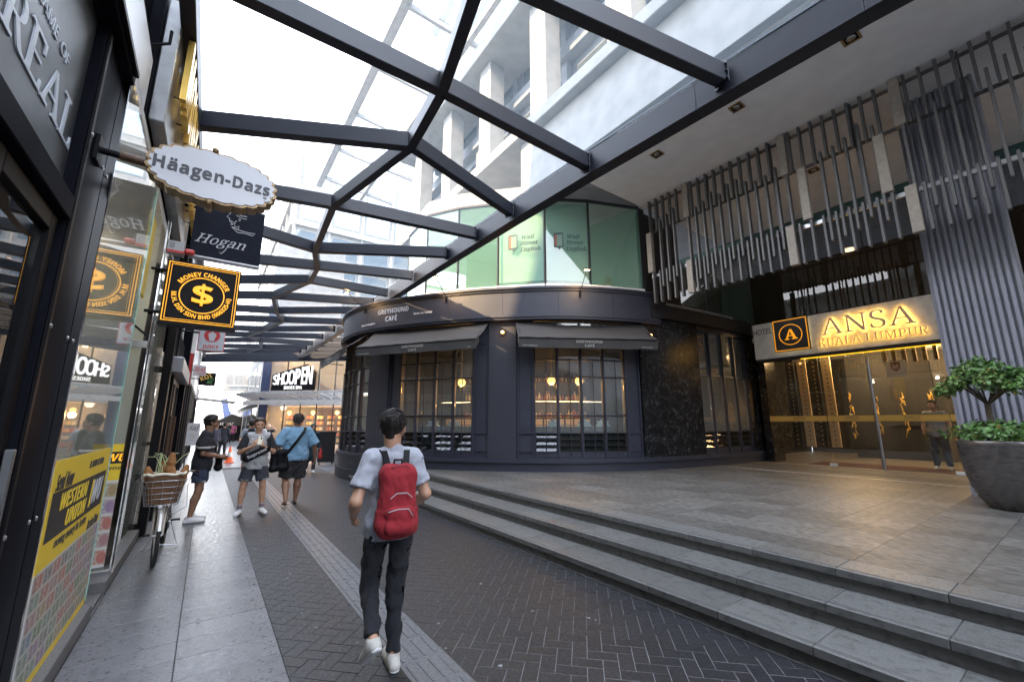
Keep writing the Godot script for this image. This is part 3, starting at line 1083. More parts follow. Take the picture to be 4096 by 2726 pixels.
	for zz in [-9.75, -10.85]:
		for f in [[zz, zz - 0.07, 0.02, 2.45], [zz - 0.95, zz - 1.02, 0.02, 2.45], [zz - 0.071, zz - 0.949, 2.36, 2.45], [zz - 0.071, zz - 0.949, 0.02, 0.16]]:
			box(c, "door_frame", Vector3(-0.66, f[2], f[0]), Vector3(-0.60, f[3], f[1]), M.dark_bronze, 0.003)
		box(c, "door_pane", Vector3(-0.635, 0.161, zz - 0.071), Vector3(-0.625, 2.359, zz - 0.949), M.glass)
		box(c, "door_pull", Vector3(-0.60, 0.7, zz - 0.86), Vector3(-0.56, 1.75, zz - 0.92), M.wood, 0.006)
	box(c, "floor", Vector3(-4.5, -0.2, -8.40), Vector3(-0.62, 0.012, -12.3), M.slab[1])
	box(c, "back_wall", Vector3(-3.2, 0.0, -8.4), Vector3(-3.0, 4.2, -12.3), M.cream)
	box(c, "ceiling", Vector3(-3.0, 3.3, -8.4), Vector3(-0.68, 3.4, -12.3), M.white)
	box(c, "upper_wall", Vector3(-1.3, 3.41, -8.62), Vector3(-0.72, 5.5, -12.3), M.shopfront)
	settle(c, Vector3(-0.62, 0, -10.2))
	# shops farther down on the same side
	var kinds := [["juice_shop", "narrow juice shop with a red corner panel beside the black posts", M.white, M.red], ["tea_shop", "pale tea shop with dark window frames past the juice shop", M.cream, M.black], ["sandwich_shop", "small white shop with a lettered hanging board by its door", M.white, M.dark_bronze], ["corner_shop", "last shop of the row, pale wall with dark glass at street end", M.concrete, M.black]]
	var z0 := -12.38
	for i in 4:
		var z1: float = z0 - [3.4, 4.6, 5.0, 6.0][i]
		var t := thing(kinds[i][0], kinds[i][1], "shop", Vector3(-0.7, 0, z0))
		var w: float = z1 - z0
		for k in 3:
			box(t, "window_frame", Vector3(-0.02, 0.0, w * k / 3.0 - 0.02), Vector3(0.10, 2.9, w * k / 3.0 - 0.12), kinds[i][3], 0.003)
			box(t, "window_pane", Vector3(0.02, 0.14, w * k / 3.0 - 0.121), Vector3(0.03, 2.78, w * (k + 1) / 3.0 - 0.021), M.glass)
		box(t, "sill", Vector3(-0.1, 0.0, -0.125), Vector3(0.01, 0.13, w), M.kerb)
		box(t, "fascia", Vector3(-0.3, 2.91, -0.01), Vector3(0.12, 3.5, w + 0.01), kinds[i][2], 0.005)
		box(t, "upper_wall", Vector3(-0.6, 3.51, -0.01), Vector3(0.0, 5.5, w + 0.01), kinds[i][2])
		box(t, "back_wall", Vector3(-2.6, 0.0, 0), Vector3(-2.5, 3.0, w), M.cream)
		box(t, "party_wall", Vector3(-2.5, 0.0, w + 0.12), Vector3(-0.04, 3.0, w), M.concrete)
		box(t, "shelf", Vector3(-2.4, 0.9, -0.5), Vector3(-1.9, 0.95, w + 0.5), M.wood)
		var l := part(t, "ceiling_light", cube(Vector3(0.4, 0.03, 1.6), 0.004), M.bulb_white, Vector3(-1.2, 2.86, w / 2))
		lamp(t, Vector3(-1.2, 2.7, w / 2), 0.6, Color(1, 0.92, 0.8), 0.2)
		z0 = z1 - 0.02
	# storeys set back above the shops
	var up := thing("upper_storeys", "grey storeys set back above the row of shops", "building")
	box(up, "wall", Vector3(-9, 5.55, 26.0), Vector3(-1.32, 9.0, -31.0), M.concrete)
	for k in 9:
		box(up, "window", Vector3(-1.318, 6.1, 1.5 - k * 3.5), Vector3(-1.30, 7.9, -0.5 - k * 3.5), M.mirror_glass)
	box(up, "parapet", Vector3(-9, 9.01, 26.0), Vector3(-1.25, 9.3, -31.0), M.cream)
	box(up, "lower_wall", Vector3(-9, 0.0, 2.2), Vector3(-0.80, 5.54, 26.0), M.shopfront)
	box(up, "tall_wing", Vector3(-16, 9.31, -6.2), Vector3(-4.2, 18.5, 8.0), M.concrete)
	settle(up, Vector3(-4, 5.5, -14))

func note_texture(i: int) -> ImageTexture:
	var hues := [Color(0.30, 0.45, 0.30), Color(0.55, 0.40, 0.62), Color(0.72, 0.30, 0.26), Color(0.30, 0.45, 0.66), Color(0.62, 0.50, 0.28), Color(0.42, 0.55, 0.52), Color(0.66, 0.42, 0.46), Color(0.40, 0.40, 0.44)]
	var h: Color = hues[i]
	var im := Image.create(96, 48, false, Image.FORMAT_RGB8)
	var r := RandomNumberGenerator.new()
	r.seed = 31 + i
	var n := FastNoiseLite.new()
	n.seed = i
	n.frequency = 0.09
	for x in 96:
		for y in 48:
			var c := Color(0.86, 0.85, 0.80).lerp(h, 0.30 + 0.7 * n.get_noise_2d(x, y))
			var e := Vector2((x - 66) / 15.0, (y - 24) / 20.0).length()
			if e < 1.0:
				c = h.lerp(Color(0.9, 0.88, 0.82), 0.25 + 0.5 * absf(n.get_noise_2d(x * 3, y * 3)) + (0.25 if e > 0.86 else 0.0))
			if x < 3 or x > 92 or y < 3 or y > 44:
				c = Color(0.88, 0.87, 0.83)
			if Vector2((x - 22) / 12.0, (y - 26) / 12.0).length() < 1.0 and int(Vector2(x - 22, y - 26).length()) % 3 == 0:
				c = h.darkened(0.25)
			im.set_pixel(x, y, c)
	for k in 3:
		im.fill_rect(Rect2i(8, 36 + k * 3, 26 + r.randi() % 10, 1), h.darkened(0.4))
	im.fill_rect(Rect2i(7, 6, 3, 8), h.darkened(0.5))
	for k in 2 + i % 2:
		im.fill_rect(Rect2i(12 + k * 6, 6, 4, 8), h.darkened(0.5))
		im.fill_rect(Rect2i(13 + k * 6, 8, 2, 4), Color(0.86, 0.85, 0.8))
	return ImageTexture.create_from_image(im)

func build_posters() -> void:
	M.note = []
	for i in 8:
		var m := mat(Color(0.82, 0.82, 0.82), 0.5)
		m.albedo_texture = note_texture(i)
		M.note.append(m)
	# facing +X, lettering runs towards -Z
	var p := thing("money_transfer_poster", "yellow money transfer poster with rows of banknotes inside the chrome framed window", "poster")
	var x := -0.6815
	box(p, "lower_margin", Vector3(x - 0.006, 0.10, -3.90), Vector3(x, 0.168, -5.62), M.yellow)
	box(p, "sheet", Vector3(x - 0.006, 0.169, -3.90), Vector3(x, 0.785, -5.62), M.paper)
	box(p, "sheet", Vector3(x - 0.006, 0.786, -3.90), Vector3(x, 1.40, -5.62), M.yellow)
	var xt := x + 0.0015
	text(p, "print", "Send Now", 0.095, 0.002, M.ink, Vector3(xt, 1.265, -4.18), PI / 2, 0.62, true, false, 0.22)
	text(p, "print", "ALL AROUND THE WORLD", 0.052, 0.002, M.ink, Vector3(xt, 1.31, -5.08), PI / 2, 0.62, false, false, 0.2)
	box(p, "black_band", Vector3(x, 0.935, -3.95), Vector3(x + 0.0012, 1.215, -5.55), M.ink)
	text(p, "print", "WESTERN", 0.102, 0.002, M.yellow, Vector3(xt + 0.0012, 1.137, -4.52), PI / 2, 1.15, true, false, 0.2)
	text(p, "print", "UNION", 0.102, 0.002, M.yellow, Vector3(xt + 0.0012, 1.010, -4.64), PI / 2, 1.15, true, false, 0.2)
	text(p, "print", "WU", 0.175, 0.002, M.sign_white, Vector3(xt + 0.0012, 1.078, -5.27), PI / 2, 0.9, true, false, 0.25)
	for k in 2:
		bar(p, "print_stroke", Vector3(xt + 0.001, 0.975, -5.02 - k * 0.035), Vector3(xt + 0.001, 1.18, -5.06 - k * 0.035), 0.012, 0.002, M.yellow)
	text(p, "print", "moving money for better", 0.055, 0.002, M.ink, Vector3(xt, 0.892, -4.62), PI / 2, 1.0, false, false, 0.2)
	text(p, "print", "Recived Now", 0.075, 0.002, M.ink, Vector3(xt, 0.825, -5.34), PI / 2, 0.62, true, false, 0.22)
	var q := note_mesh(0.186, 0.100)
	for i in 9:
		for j in 6:
			var yy := 0.728 - j * 0.102
			var o := part(p, "banknote", q, M.note[(i * 5 + j * 3 + rng.randi() % 3) % 8], Vector3(x + 0.0016, yy, -4.005 - i * 0.188), Vector3(rng.randf_range(-0.02, 0.02), PI / 2, 0))
	settle(p, Vector3(-0.7, 0.1, -4.76))
	p.position.z += 0.325
	var s := thing("banknote_sheet", "yellow poster strip with five large banknotes facing down the pavement", "poster")
	var z := -6.140
	box(s, "sheet", Vector3(-0.93, 0.19, z), Vector3(-0.642, 1.40, z - 0.005), M.paper)
	box(s, "yellow_head", Vector3(-0.93, 1.03, z + 0.001), Vector3(-0.642, 1.40, z), M.yellow)
	box(s, "black_band", Vector3(-0.86, 1.20, z + 0.002), Vector3(-0.66, 1.32, z + 0.001), M.ink)
	text(s, "print", "WU", 0.075, 0.002, M.sign_yellow, Vector3(-0.735, 1.26, z + 0.003), 0.0, 1.0, true, false, 0.2)
	text(s, "print", "better", 0.034, 0.002, M.ink, Vector3(-0.74, 1.155, z + 0.003), 0.0, 1.0, true, false, 0.2)
	for k in 5:
		part(s, "banknote", note_mesh(0.245, 0.15), M.note[[4, 1, 2, 6, 2][k]], Vector3(-0.772, 0.935 - k * 0.162, z + 0.002), Vector3.ZERO)
	settle(s, Vector3(-0.77, 0.19, z))

func note_mesh(w: float, h: float) -> Mesh:
	var key := "note%.3f" % w
	if not meshes.has(key):
		var st := begin()
		quad_uv(st, Vector3(-w / 2, h / 2, 0), Vector3(w / 2, h / 2, 0), Vector3(w / 2, -h / 2, 0), Vector3(-w / 2, -h / 2, 0))
		meshes[key] = done(st)
	return meshes[key]

func bolt_mesh() -> Mesh:
	if not meshes.has("bolt"):
		meshes["bolt"] = lathe([Vector2(0.014, 0.0), Vector2(0.014, 0.010), Vector2(0.008, 0.013), Vector2(0.0, 0.013)], 6)
	return meshes["bolt"]

# ---------------------------------------------------------------- steel and glass canopy over the street
func build_street_canopy() -> void:
	var c := thing("glass_canopy", "dark steel and glass canopy spanning the street overhead", "canopy")
	var y0 := 5.27
	var y1 := 5.50
	var L := [Vector2(-0.62, -0.3), Vector2(-0.62, -2.15), Vector2(-0.62, -3.86), Vector2(-0.62, -6.16), Vector2(-0.62, -7.72), Vector2(-0.62, -8.98), Vector2(-0.62, -11.36), Vector2(-0.62, -13.55), Vector2(-0.62, -15.15), Vector2(-0.62, -16.7), Vector2(-0.62, -18.55), Vector2(-0.62, -20.4), Vector2(-0.62, -21.95), Vector2(-0.62, -23.8), Vector2(-0.62, -25.55), Vector2(-0.62, -27.4)]
	var N := [Vector2(1.9, -0.6), Vector2(1.45, -2.45), Vector2(1.75, -3.80), Vector2(1.84, -4.93), Vector2(1.36, -7.24), Vector2(1.50, -9.50), Vector2(1.76, -10.60), Vector2(1.80, -11.80), Vector2(1.20, -14.0), Vector2(1.51, -15.9), Vector2(1.89, -17.2), Vector2(1.42, -19.5), Vector2(1.04, -21.1), Vector2(1.55, -22.2), Vector2(1.80, -24.1), Vector2(1.3, -26.1)]
	var R := [Vector2(4.40, -0.05), Vector2(4.22, -1.87), Vector2(4.12, -3.86), Vector2(4.03, -5.67), Vector2(4.0, -6.85), Vector2(3.97, -8.07), Vector2(3.93, -9.93), Vector2(3.91, -11.78), Vector2(3.88, -12.94), Vector2(3.86, -14.15), Vector2(3.82, -16.26), Vector2(3.80, -17.69), Vector2(3.76, -19.65), Vector2(3.72, -21.68), Vector2(3.68, -23.02), Vector2(3.62, -24.3)]
	var h := (y0 + y1) / 2
	for i in L.size():
		var w := 0.13
		bar(c, "rafter", Vector3(L[i].x, h, L[i].y), Vector3(N[i].x, h, N[i].y), w, y1 - y0, M.steel, 0.008)
		bar(c, "rafter", Vector3(N[i].x, h + 0.002, N[i].y), Vector3(R[i].x, h + 0.002, R[i].y), w, y1 - y0, M.steel, 0.008)
		var dr: Vector2 = (R[i] - N[i]).normalized()
		var pp := Vector3(R[i].x - dr.x * 0.03, h, R[i].y - dr.y * 0.03)
		var pl := part(c, "end_plate", cube(Vector3(0.19, 0.27, 0.014), 0.003), M.steel, pp, Vector3(0, atan2(dr.x, dr.y), 0))
		for bx in [-0.078, 0.078]:
			for by in [-0.09, 0.0, 0.09]:
				part(pl, "bolt", bolt_mesh(), M.alu if false else M.steel, Vector3(bx, by, -0.007), Vector3(-PI / 2, 0, 0))
		if i > 0:
			bar(c, "brace", Vector3(N[i - 1].x, h - 0.004, N[i - 1].y), Vector3(N[i].x, h - 0.004, N[i].y), w * 0.9, y1 - y0 - 0.012, M.steel, 0.008)
	# the deep beam along the hotel side
	var B := [Vector2(4.75, 3.5), Vector2(4.50, 0.6), Vector2(4.36, -0.67), Vector2(4.26, -2.2), Vector2(4.17, -3.8), Vector2(4.09, -5.7), Vector2(4.02, -8.66), Vector2(3.99, -13.1), Vector2(3.94, -16.75), Vector2(3.87, -20.3), Vector2(3.82, -26.6)]
	for i in B.size() - 1:
		var a := Vector3(B[i].x, 0, B[i].y)
		var b := Vector3(B[i + 1].x, 0, B[i + 1].y)
		var web := Vector3(0.0, 5.37, 0)
		bar(c, "edge_beam", a + web, b + web, 0.10, 0.36, M.steel, 0.006)
		bar(c, "beam_flange", a + Vector3(0.03, 5.178, 0), b + Vector3(0.03, 5.178, 0), 0.20, 0.022, M.steel, 0.004)
		bar(c, "beam_flange", a + Vector3(0.02, 5.565, 0), b + Vector3(0.02, 5.565, 0), 0.16, 0.026, M.steel, 0.004)
	bar(c, "end_beam", Vector3(-0.6, 5.27, -29.6), Vector3(6.4, 5.27, -23.9), 0.22, 0.5, M.steel, 0.01)
	bar(c, "end_beam", Vector3(-0.55, 5.34, 1.5), Vector3(-0.55, 5.34, -29.0), 0.12, 0.26, M.steel, 0.008)
	# panes
	for i in L.size() - 1:
		for side in 2:
			var p := [L[i], N[i], N[i + 1], L[i + 1]] if side == 0 else [N[i], R[i], R[i + 1], N[i + 1]]
			var st := begin()
			prism(PackedVector2Array(p), y1 + 0.032, y1 + 0.048, st)
			part(c, "pane", done(st), M.glass_roof)
	# gutter canopy pieces over the far right of the street
	for k in 4:
		var zz := -20.5 - k * 1.6
		bar(c, "rafter", Vector3(3.9, 5.39, zz), Vector3(7.0, 5.39, zz + 2.2), 0.12, 0.22, M.steel, 0.008)
	settle(c, Vector3(1.7, 5.2, -12))

# ---------------------------------------------------------------- the café on the corner and the storey above it
func window_bays(t: Node3D, sa: float, sb: float, bays: int, rails: Array, top: float, bars: bool, frame: Material, o := -0.15) -> void:
	# sa > sb: runs from the viewer's left to right
	var edges := []
	for i in bays + 1:
		edges.append(lerpf(sa, sb, float(i) / bays))
	for i in bays + 1:
		cbox(t, "mullion", edges[i], 0.075, 0.765, top, o - 0.05, o + 0.045, frame, 0.004)
		cbox(t, "mullion_bead", edges[i], 0.03, 0.765, top, o + 0.046, o + 0.075, frame, 0.003)
	for i in bays:
		var a := curve_p(edges[i] - 0.04, o)
		var b := curve_p(edges[i + 1] + 0.04, o)
		for k in rails.size():
			var y: float = rails[k]
			seg(t, "rail", a, b, y - 0.018, y + 0.018, 0.06, frame, 0.003)
		seg(t, "bottom_panel", a, b, 0.765, 0.90, 0.05, frame)
		var w := seg(t, "window_pane", a, b, rails[1] + 0.02, top, 0.010, M.glass)
		# louvres
		for k in 3:
			var y := 0.99 + k * 0.155
			var d := b - a
			part(t, "louvre", cube(Vector3(d.length() - 0.03, 0.010, 0.15), 0.002), M.glass_dark, Vector3((a.x + b.x) / 2, y, (a.y + b.y) / 2), Vector3(0.0, atan2(-d.y, d.x), 0)).rotate_object_local(Vector3.RIGHT, 0.95)
			seg(t, "louvre_rail", a, b, y - 0.085, y - 0.068, 0.03, frame)
		if bars:
			var m := curve_p((edges[i] + edges[i + 1]) / 2, o + 0.10)
			rod(t, "window_bar", [Vector3(m.x, 3.24, m.y), Vector3(m.x, 0.86, m.y), Vector3(m.x + 0.0, 0.84, m.y - 0.03)], 0.011, frame, 6)
	if bars:
		for k in range(1, rails.size()):
			var pts := []
			for i in 9:
				var p := curve_p(lerpf(sa + 0.04, sb - 0.04, i / 8.0), o + 0.085)
				pts.append(Vector3(p.x, rails[k], p.y))
			rod(t, "cross_bar", pts, 0.010, frame, 6)

func awning(label: String, a: Vector2, b: Vector2, na: Vector2, reach: float, print_: String) -> void:
	var t := thing("window_awning", label, "awning", Vector3.ZERO, "dark canvas awnings over the café windows")
	var n := 14
	var d := (b - a)
	var out := na.normalized() * reach
	var rows := 6
	var st := begin()
	st.set_smooth_group(1)
	var grid := []
	for j in rows + 1:
		var v := float(j) / rows
		var line := []
		for i in n + 1:
			var u := float(i) / n
			var p := a + d * u + out * v
			var y := lerpf(4.21, 3.66, v) - 0.05 * sin(PI * v) * (0.7 + 0.3 * cos(u * TAU * 3.0)) + 0.010 * sin(u * 37.0) * v
			line.append(Vector3(p.x, y, p.y))
		grid.append(line)
	for j in rows:
		for i in n:
			quad(st, grid[j][i], grid[j][i + 1], grid[j + 1][i + 1], grid[j + 1][i])
	part(t, "canvas", done(st), M.awning)
	st = begin()
	st.set_smooth_group(1)
	var side := d.normalized()
	for i in n * 2:
		for j in 3:
			var q := []
			for c in [[i, j], [i + 1, j], [i + 1, j + 1], [i, j + 1]]:
				var u: float = c[0] / float(n * 2)
				var v: float = c[1] / 3.0
				var p := a + d * u + out * (1.0 + 0.012 * v * sin(u * 23.0) + 0.010 * v * sin(u * 57.0))
				q.append(Vector3(p.x, lerpf(3.655, 3.40, v) + 0.006 * v * sin(u * 31.0), p.y))
			quad(st, q[0], q[1], q[2], q[3])
	for e in [0.0, 1.0]:
		var p: Vector2 = a + d * e + out
		var p2: Vector2 = a + d * e + out * 0.78
		quad(st, Vector3(p.x, 3.655, p.y), Vector3(p2.x, 3.77, p2.y), Vector3(p2.x, 3.60, p2.y), Vector3(p.x, 3.40, p.y))
	part(t, "valance", done(st), M.awning)
	for e in [0.02, 0.5, 0.98]:
		var p: Vector2 = a + d * e
		var q: Vector2 = p + out * 0.98
		rod(t, "arm", [Vector3(p.x, 3.60, p.y), Vector3(q.x, 3.62, q.y)], 0.014, M.black, 6)
		rod(t, "arm", [Vector3(p.x, 4.15, p.y), Vector3(q.x, 3.63, q.y)], 0.012, M.black, 6)
	rod(t, "front_rail", [Vector3((a + out).x, 3.635, (a + out).y), Vector3((b + out).x, 3.635, (b + out).y)], 0.016, M.black, 6)
	var yaw := atan2(out.x, out.y)
	var f := (a + b) / 2 + out * 1.02
	var lit := mat(lin(0.30, 0.28, 0.26), 0.7)
	text(t, "print", "GREYHOUND", 0.062, 0.003, lit, Vector3(f.x, 3.565, f.y), yaw, 1.25)
	text(t, "print", "CAFÉ", 0.062, 0.003, lit, Vector3(f.x, 3.465, f.y), yaw, 1.25)
	var along := Vector2(cos(yaw), -sin(yaw))
	var half := d.length() / 2 - 0.28
	text(t, "print", "born in bangkok", 0.028, 0.002, lit, Vector3(f.x - along.x * half, 3.45, f.y - along.y * half), yaw, 1.2)
	text(t, "print", "love to twist", 0.028, 0.002, lit, Vector3(f.x + along.x * half, 3.45, f.y + along.y * half), yaw, 1.2)
	settle(t, Vector3((a.x + b.x) / 2, 3.4, (a.y + b.y) / 2))

func build_corner_building() -> void:
	var s := {}
	for q in [["w0a", 3.70, -15.3], ["w0b", 3.66, -12.30], ["p1b", 3.97, -11.57], ["w1a", 4.18, -11.25], ["w1b", 5.45, -9.37], ["p2a", 5.74, -9.05], ["p2b", 6.26, -8.56], ["w2a", 6.59, -8.26], ["w2b", 8.70, -7.03], ["ma", 9.13, -6.89], ["mb", 11.33, -6.52], ["w3a", 11.36, -6.52], ["w3b", 13.9, -6.34], ["end", 14.75, -6.3]]:
		s[q[0]] = curve_s(q[1], q[2])
	var first := CS[CS.size() - 1] - 0.2
	var t := thing("corner_cafe", "dark blue grey café with a curved front and barred windows", "building")
	# plinth
	part(t, "plinth", strip(first, s.end, -0.05, 0.655, -0.5, -0.02), M.cafe)
	part(t, "plinth_cap", strip(first, s.end, 0.655, 0.76, -0.5, 0.03), M.cafe)
	part(t, "plinth_foot", strip(first, s.w1a, -0.05, 0.30, -0.4, 0.015), M.cafe_wall)
	# piers and flat panels
	for p in [["w0b", "p1b", M.cafe_wall], ["p2a", "p2b", M.cafe_wall]]:
		part(t, "pier", strip(s[p[0]], s[p[1]], 0.76, 4.25, -0.4, -0.05), p[2])
	for p in [["p1b", "w1a"], ["w1b", "p2a"], ["p2b", "w2a"], ["w2b", "ma"]]:
		var a: float = s[p[0]]
		var b: float = s[p[1]]
		part(t, "panel", strip(a, b, 0.762, 4.25, -0.3, -0.14), M.cafe)
		for e in [a - 0.03, b + 0.03]:
			cbox(t, "panel_moulding", e, 0.05, 0.765, 4.24, -0.14, -0.10, M.cafe, 0.004)
		for y in [0.93, 1.37]:
			part(t, "panel_moulding", strip(a - 0.056, b + 0.056, y - 0.022, y + 0.022, -0.139, -0.108), M.cafe)
	part(t, "pier", strip(first, s.w0a, 0.762, 4.25, -0.4, -0.08), M.cafe_wall)
	# polished marble
	part(t, "marble_pier", strip(s.ma, s.mb, 0.762, 4.42, -0.4, -0.03, 0.6), M.marble)
	part(t, "marble_pier", strip(s.w3b, s.end, 0.762, 4.42, -0.6, -0.03, 0.6), M.marble)
	# windows
	window_bays(t, s.w0a, s.w0b, 6, [0.905, 1.37, 1.80, 2.77, 3.21], 4.2, true, M.cafe)
	window_bays(t, s.w1a, s.w1b, 4, [0.905, 1.37, 1.80, 2.77, 3.21], 4.2, true, M.cafe)
	window_bays(t, s.w2a, s.w2b, 4, [0.905, 1.37, 1.80, 2.77, 3.21], 4.2, true, M.cafe)
	window_bays(t, s.w3a, s.w3b, 4, [0.905, 1.37, 3.0], 4.30, false, M.cafe, -0.20)
	part(t, "window_head", strip(s.w3a, s.w3b, 4.30, 4.42, -0.4, -0.12), M.cafe)
	for i in 4:
		var e := lerpf(s.w3a, s.w3b, i / 4.0)
		var e2 := lerpf(s.w3a, s.w3b, (i + 1) / 4.0)
		part(t, "dark_blind", strip(e - 0.05, e2 + 0.05, 3.03, 4.28, -0.27, -0.255, 0.4), mat(lin(0.035, 0.03, 0.028), 0.9, 0.0, T.fine, 0.3))
	# lintel over the marble, roof edge
	part(t, "lintel", strip(s.ma - 0.35, s.end + 0.0, 4.43, 4.78, -0.9, 0.10), M.cafe_dark)
	# curved fascia in panels
	var f0 := first
	var f1 := curve_s(9.75, -6.72)
	var count := 9
	for i in count:
		var a := lerpf(f0, f1, float(i) / count) - 0.003
		var b := lerpf(f0, f1, float(i + 1) / count) + 0.003
		part(t, "fascia_panel", strip(a, b, 4.34, 5.0, -0.5, 0.075), M.cafe)
	part(t, "fascia_core", strip(f0, f1, 4.30, 5.02, -0.5, 0.05), M.cafe_dark)
	part(t, "fascia_moulding", strip(f0, f1, 4.24, 4.30, -0.5, 0.10), M.cafe)
	part(t, "fascia_moulding", strip(f0, f1, 4.30, 4.345, -0.5, 0.13), M.cafe)
	part(t, "fascia_moulding", strip(f0, f1, 4.995, 5.05, -0.5, 0.11), M.cafe)
	part(t, "fascia_moulding", strip(f0, f1, 5.05, 5.11, -0.5, 0.15), M.cafe)
	cbox(t, "fascia_end", f1 + 0.02, 0.05, 4.345, 5.0, 0.076, 0.095, M.cafe, 0.004)
	var lw: Material = M.sign_white
	var sg := curve_s(4.02, -11.45)
	curve_text(t, "lettering", "GREYHOUND", 0.138, 0.012, lw, sg - 0.02, 4.77, 0.085, true, 0.95)
	curve_text(t, "lettering", "CAFÉ", 0.138, 0.012, lw, sg + 0.02, 4.54, 0.085, true, 0.95)
	curve_text(t, "lettering", "love to twist", 0.065, 0.010, lw, sg - 1.05, 4.60, 0.085, true, 1.1)
	curve_text(t, "lettering", "born in bangkok", 0.058, 0.010, lw, sg + 0.95, 4.47, 0.085, true, 1.0)
	# room inside
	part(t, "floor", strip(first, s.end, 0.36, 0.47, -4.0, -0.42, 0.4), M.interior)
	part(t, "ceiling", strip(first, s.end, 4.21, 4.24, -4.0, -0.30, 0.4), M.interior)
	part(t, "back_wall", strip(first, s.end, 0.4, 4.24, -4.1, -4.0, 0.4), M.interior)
	part(t, "roof", strip(first, s.end, 5.02, 5.09, -6.0, -0.4, 0.4), M.concrete)
	for y in [1.75, 2.35, 2.95]:
		part(t, "back_shelf", strip(s.w0b, s.w2b - 1.5, y, y + 0.03, -3.98, -3.65, 0.4), M.wood)
	var bw := thing("bench", "dark teal bench with high back behind the café windows", "bench")
	part(bw, "backrest", strip(s.w1a, s.w2b, 0.9, 1.52, -1.0, -0.86), mat(lin(0.014, 0.028, 0.032), 0.6, 0.0, T.fine, 0.3))
	part(bw, "seat", strip(s.w1a, s.w2b, 0.47, 0.9, -1.5, -0.86), mat(lin(0.014, 0.028, 0.032), 0.6, 0.0, T.fine, 0.3))
	settle(bw, on_curve(s.p2a, 0.47, -1.1))
	var cm := cloth(lin(0.28, 0.42, 0.47))
	var spots := [[7.02, -7.85], [7.95, -7.35], [8.5, -7.1], [4.42, -10.8], [4.85, -10.2], [5.3, -9.6]]
	var where := ["leftmost pale blue cushion showing in the wide right window", "middle pale blue cushion showing in the wide right window", "rightmost pale blue cushion showing in the wide right window", "leftmost pale blue cushion showing in the window behind the walker", "middle pale blue cushion showing in the window behind the walker", "rightmost pale blue cushion showing in the window behind the walker"]
	for i in 6:
		var ss := curve_s(spots[i][0], spots[i][1])
		var cu := thing("cushion", where[i], "cushion", on_curve(ss, 1.50, -1.08), "pale blue cushions on the bench")
		var n := curve_n(ss)
		var o := part(cu, "cover", solid([[Vector3(-0.17, 0, 0), Vector3(0.17, 0, 0), 0.05, 0.05, 1.0], [Vector3(0, -0.17, 0), Vector3(0, 0.17, 0), 0.05, 0.05, 1.0], [Vector3(-0.15, -0.15, 0), Vector3(0.15, 0.15, 0), 0.035, 0.035], [Vector3(0.15, -0.15, 0), Vector3(-0.15, 0.15, 0), 0.035, 0.035], [Vector3(-0.17, 0, 0), Vector3(0, 0.17, 0), 0.03, 0.03], [Vector3(0.17, 0, 0), Vector3(0, 0.17, 0), 0.03, 0.03], [Vector3(-0.08, 0.0, 0), Vector3(0.08, 0.0, 0), 0.11, 0.11, 2.2]], 0.02, 0.05), cm)
		o.rotation = Vector3(-0.2, atan2(n.x, n.y), 0.0)
	# lamps inside
	var globe := SphereMesh.new()
	globe.radius = 0.115
	globe.height = 0.23
	var gs := [[6.98, -7.86, -1.5], [7.98, -7.33, -1.5], [4.86, -10.2, -1.5], [5.42, -9.45, -1.5]]
	var gl := ["left globe lamp glowing in the wide right café window", "right globe lamp glowing in the wide right café window", "left globe lamp glowing in the window behind the walker", "right globe lamp glowing in the window behind the walker"]
	for i in 4:
		var ss := curve_s(gs[i][0], gs[i][1])
		var g := thing("globe_lamp", gl[i], "lamp", on_curve(ss, 2.80, gs[i][2]), "globe lamps in the café")
		part(g, "globe", globe, M.bulb_warm)
		rod(g, "stem", [Vector3(0, 0.11, 0), Vector3(0, 1.40, 0)], 0.006, M.gold, 6)
		lamp(g, Vector3(0, -0.16, 0), 0.35, Color(1.0, 0.72, 0.38), 0.1)
	for i in 5:
		var ss := lerpf(s.w1a - 0.2, s.w2b - 0.3, i / 4.0)
		var p := on_curve(ss, 2.28, -2.8)
		var n := curve_n(ss)
		var g := thing("strip_light", ["first", "second", "third", "fourth", "fifth"][i] + " slim strip light hung inside the café counting from the street end", "lamp", p, "strip lights in the café")
		part(g, "tube", cube(Vector3(1.1, 0.02, 0.03), 0.004), M.tube_light, Vector3.ZERO, Vector3(0, atan2(n.x, n.y), 0))
		for e in [-0.45, 0.45]:
			rod(g, "wire", [Vector3(cos(atan2(n.x, n.y)) * e, 0.01, -sin(atan2(n.x, n.y)) * e), Vector3(cos(atan2(n.x, n.y)) * e, 1.92, -sin(atan2(n.x, n.y)) * e)], 0.003, M.black, 4)
		lamp(g, Vector3(0, -0.08, 0), 0.28, Color(1.0, 0.78, 0.45), 0.1)
	# goods on the back shelves, lockers of the counter
	var jar_mats := [mat(lin(0.35, 0.22, 0.08), 0.3), mat(lin(0.12, 0.09, 0.06), 0.3), mat(lin(0.45, 0.38, 0.25), 0.4), mat(lin(0.25, 0.06, 0.04), 0.4)]
	var shelf := thing("bottle_display", "rows of bottles and jars on shelves at the back of the café", "bottles")
	for row in 3:
		for i in 46:
			var ss := lerpf(s.w1a, s.w2b - 1.3, i / 45.0)
			var hgt := rng.randf_range(0.12, 0.3)
			var r := rng.randf_range(0.03, 0.05)
			part(shelf, "bottle", lathe([Vector2(0.0, 0.0), Vector2(r, 0.0), Vector2(r, hgt * 0.6), Vector2(r * 0.35, hgt * 0.75), Vector2(r * 0.35, hgt), Vector2(0.0, hgt)], 8), jar_mats[rng.randi() % 4], on_curve(ss, 1.785 + row * 0.6, -3.8))
	settle(shelf, on_curve(s.p2b, 1.78, -3.8))
